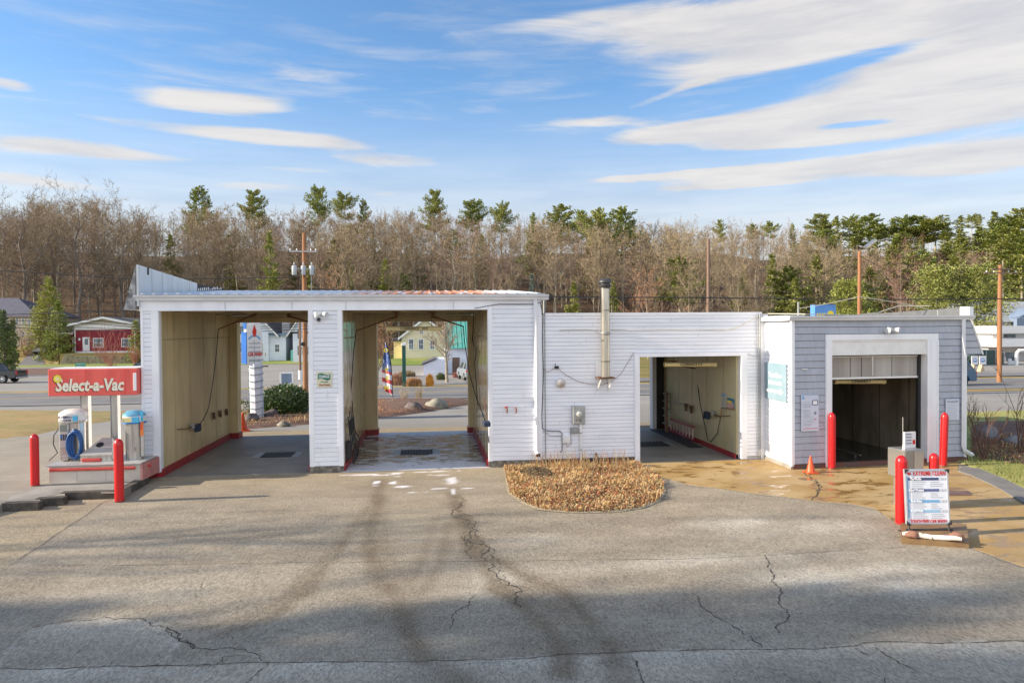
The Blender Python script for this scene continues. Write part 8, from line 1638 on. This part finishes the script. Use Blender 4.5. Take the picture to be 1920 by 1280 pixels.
single('evergreen_tree', 109, 254, 600, 96, 1.6, [pg1, pg2], 'slim evergreen hiding the right corner of the red building', 'cone', whorl=.4, nb=7, dens=7, leaf=.28)
# deciduous trees and shrubs near the street
def small_bare(name, px, ty, Y_, r0, lab, seed, bm=barkg, tm_=twigm, z=None, **k):
    H = PY(px, ty, Y_).z-(zt(Y_) if z is None else z); t = make_tree(name, seed, H, r0, bm, tm_, **k); place(t, PY(px, 640, Y_).x, Y_, H, lab, None, 1, 0, z); return t
Yt = PG(838, 717).y; small_bare('bare_tree', 838, 588, Yt, .17, 'small bare street tree with fan shaped crown seen through the wet bay', 201, tm_=mat('tan_fine_twigs', (.44, .32, .22), (.34, .24, .16), 2, objc=True), crown=.24, spread=.42, nl=24, sub=7, tw=5, up=1.5, ribbon=.012)
Yt2 = PG(712, 722).y; small_bare('bare_tree', 706, 575, Yt2, .16, 'dense bare bushy tree behind the feather flag', 202, tm_=mat('rusty_fine_twigs', (.42, .25, .14), (.34, .19, .10), 2, objc=True), crown=.12, spread=.34, nl=34, sub=8, tw=6, up=1.6, ribbon=.014)
small_bare('bare_tree', 960, 528, 100, .15, 'pale bare multi branched tree behind the tall roof', 203, crown=.2, spread=.4, nl=20, sub=6, tw=5, up=1.2)
small_bare('bare_tree', 625, 520, 104, .15, 'reddish bare shrubby tree above the middle pier', 204, tm_=mat('orange_twigs', (.45, .24, .13), (.36, .19, .11), 2, objc=True), crown=.1, spread=.45, nl=24, sub=6, tw=5, up=1.0)
for i, (px, ty, sx) in enumerate(((1215, 528, 1), (1385, 505, 1.2), (1420, 520, 1), (1690, 500, 1.4), (1290, 500, 1.1))):
    small_bare('bare_tree', px, ty, 92+i*2, .14, ['orange twigged bare tree right of the flue pipe', 'pale branching bare tree above the middle doorway', 'leaning bare tree above the right end of the middle wall', 'pinkish bare tree behind the floodlight pole', 'bare tree left of the slim grey pole'][i], 210+i, tm_=[MT['orange_twigs'], twigm, twigm, twigr, twigm][i], crown=.12, spread=.42*sx, nl=26, sub=7, tw=5, up=1.3)
def shrub(px, ty, by, lab, seed, m_, n_=26, Y_=None, sp_=None):
    Y_ = PG(px, by).y if Y_ is None else Y_; p = Vector((PY(px, 640, Y_).x, Y_, zt(Y_))); h = Z0(px, ty, Y_)-p.z; t = thing('bare_shrub', tuple(p), lab, 'shrub'); mb = MB(); stems(mb, tuple(p), n_, h, h*.8 if sp_ is None else sp_, .03, seed, 6, .6); build(mb, 'stems', m_, t, sharp=None)
redst = mat('red_shrub_stems', (.45, .20, .12), (.34, .14, .09), 2, .9)
shrub(208, 620, 702, 'reddish bare shrub in front of the red building, above the canopy sign', 31, redst, 22, 74, 4.2); shrub(252, 652, 690, 'orange brown shrub beside the red building corner', 32, redst, 30, 94, 1.5)
shrub(50, 615, 655, 'dark bare shrub in front of the beige house', 33, twigr, 30, 101, 3); 
for i, (px, ty, by, w_, hh_, m1, m2, lab) in enumerate(((775, 690, 724, 30, 18, (.46, .26, .10), (.40, .20, .10), 'brown dry shrub behind the green post'), (805, 694, 724, 13, 26, (.78, .40, .06), (.66, .30, .05), 'bright orange ornamental grass clump across the street'), (742, 682, 722, 24, 26, (.50, .28, .16), (.42, .22, .13), 'rusty shrub between the flag and the green post'), (826, 690, 712, 16, 13, (.10, .13, .05), (.14, .16, .06), 'dark green low shrub beside the small bare tree'), (855, 692, 708, 13, 9, (.42, .18, .14), (.34, .15, .12), 'reddish low shrub right of the small bare tree'), (762, 684, 706, 32, 12, (.30, .22, .10), (.24, .18, .1), 'low hedge behind the green post'))):
    Yq = PG(px, by).y; p = Vector((PY(px, 640, Yq).x, Yq, zt(Yq))); s_ = (Yq+CD)/FOC; t = thing('ornamental_shrub', tuple(p), lab, 'shrub'); mb = MB(); rr_ = random.Random(i)
    for k in range(1500):
        a, q = rr_.uniform(0, 6.28), math.sqrt(rr_.random()); x, y = p.x+w_*s_*.5*q*math.cos(a), p.y+w_*s_*.4*q*math.sin(a); zz0 = p.z+hh_*s_*rr_.uniform(0, .75)*math.sqrt(1-q*q*.8); d = Vector((rr_.uniform(-.5, .5), rr_.uniform(-.5, .5), 1)).normalized(); l = .30*rr_.uniform(.5, 1.3); s2 = Vector((rr_.uniform(-1, 1), rr_.uniform(-1, 1), 0)).normalized()*.02; b0_ = Vector((x, y, zz0)); mb.add([b0_-s2, b0_+s2, b0_+d*l], [(0, 1, 2)], rr_.randint(0, 1))
    build(mb, 'foliage', [mat('shrub_tone_a%d' % i, m1), mat('shrub_tone_b%d' % i, m2)], t, sharp=None)
# the wood behind, one mass
mb = MB(); rng = random.Random(99)
srcs = [bare_tree(300+i, 19, .16, crown=.3, spread=.24, nl=14, sub=4, tw=3, up=1.2, ribbon=.03) for i in range(2)]
def stamp(dst, src, x, y, z, k, a, mi):
    c, s_ = math.cos(a), math.sin(a); dst.add([(x+k*(v[0]*c-v[1]*s_), y+k*(v[0]*s_+v[1]*c), z+k*v[2]) for v in src.v], src.f, mi)
for i in range(430):
    px = -120+2200*((i*.61803) % 1.0); Y_ = rng.uniform(190, 250) if i % 3 else rng.uniform(140, 190); x = PY(px, 500, Y_).x; zmax = PY(px, skyl(px)+rng.uniform(-4, 14), Y_).z; k = max(.42, min(1.0, (zmax-zt(Y_))/19)); T_, C_ = srcs[i % 2]; a = rng.uniform(0, 6.28)
    stamp(mb, T_, x, Y_, zt(Y_), k, a, 0); stamp(mb, C_, x, Y_, zt(Y_), k, a, 1)
build(mb, 'distant_wood', [barkg, twigm], kind='stuff', sharp=None, label='hazy mass of bare trees at the top of the hill', cat='wood')
# understorey brush on the hill
mb = MB()
for i in range(5200):
    px = rng.uniform(-100, 2020); Y_ = 113+75*rng.random()**1.5; x = PY(px, 560, Y_).x; h = rng.uniform(.8, 3.2); z = zt(Y_)
    for k in range(4): d = Vector((rng.uniform(-.6, .6), rng.uniform(-.3, .3), 1)).normalized(); s_ = Vector((rng.uniform(.02, .04), 0, 0)); b0_ = Vector((x+rng.uniform(-.4, .4), Y_, z)); m1 = b0_+d*h*.55; e_ = m1+(d+Vector((rng.uniform(-.7, .7), 0, .1))).normalized()*h*.5; mb.add([b0_-s_, b0_+s_, m1+s_, m1-s_, e_], [(0, 1, 2, 3), (3, 2, 4)], rng.choice((0, 0, 1, 2)))
build(mb, 'undergrowth', [twigm, twigr, mat('rusty_undergrowth', (.34, .16, .08), (.26, .13, .07), 1)], kind='stuff', sharp=None, label='tangled bare undergrowth at the foot of the wood', cat='undergrowth')
# trees standing left of the camera, out of frame, whose shadows fall on the lot
for i, (x, y, H, sx, pr) in enumerate(((-40, -12.0, 21, .6, OK_[0]), (-46, -12.6, 22, .62, WP[1]), (-34, -16.5, 19, .9, WP[2]), (-31, -6.3, 13.5, .6, OK_[1]), (-60, -13.4, 29, .5, WP[0]), (-24, -13.4, 11.5, .45, WP[2]), (-37, -11.0, 19.5, .4, WP[0]))):
    place(pr, x, y, H, 'tall tree beyond the left edge of the parking lot', 'trees left of the parking lot', sx, i*1.3, 0)
print('trees', ntree, 'polys', sum(len(o.data.polygons) for o in S.objects if o.type == 'MESH'))
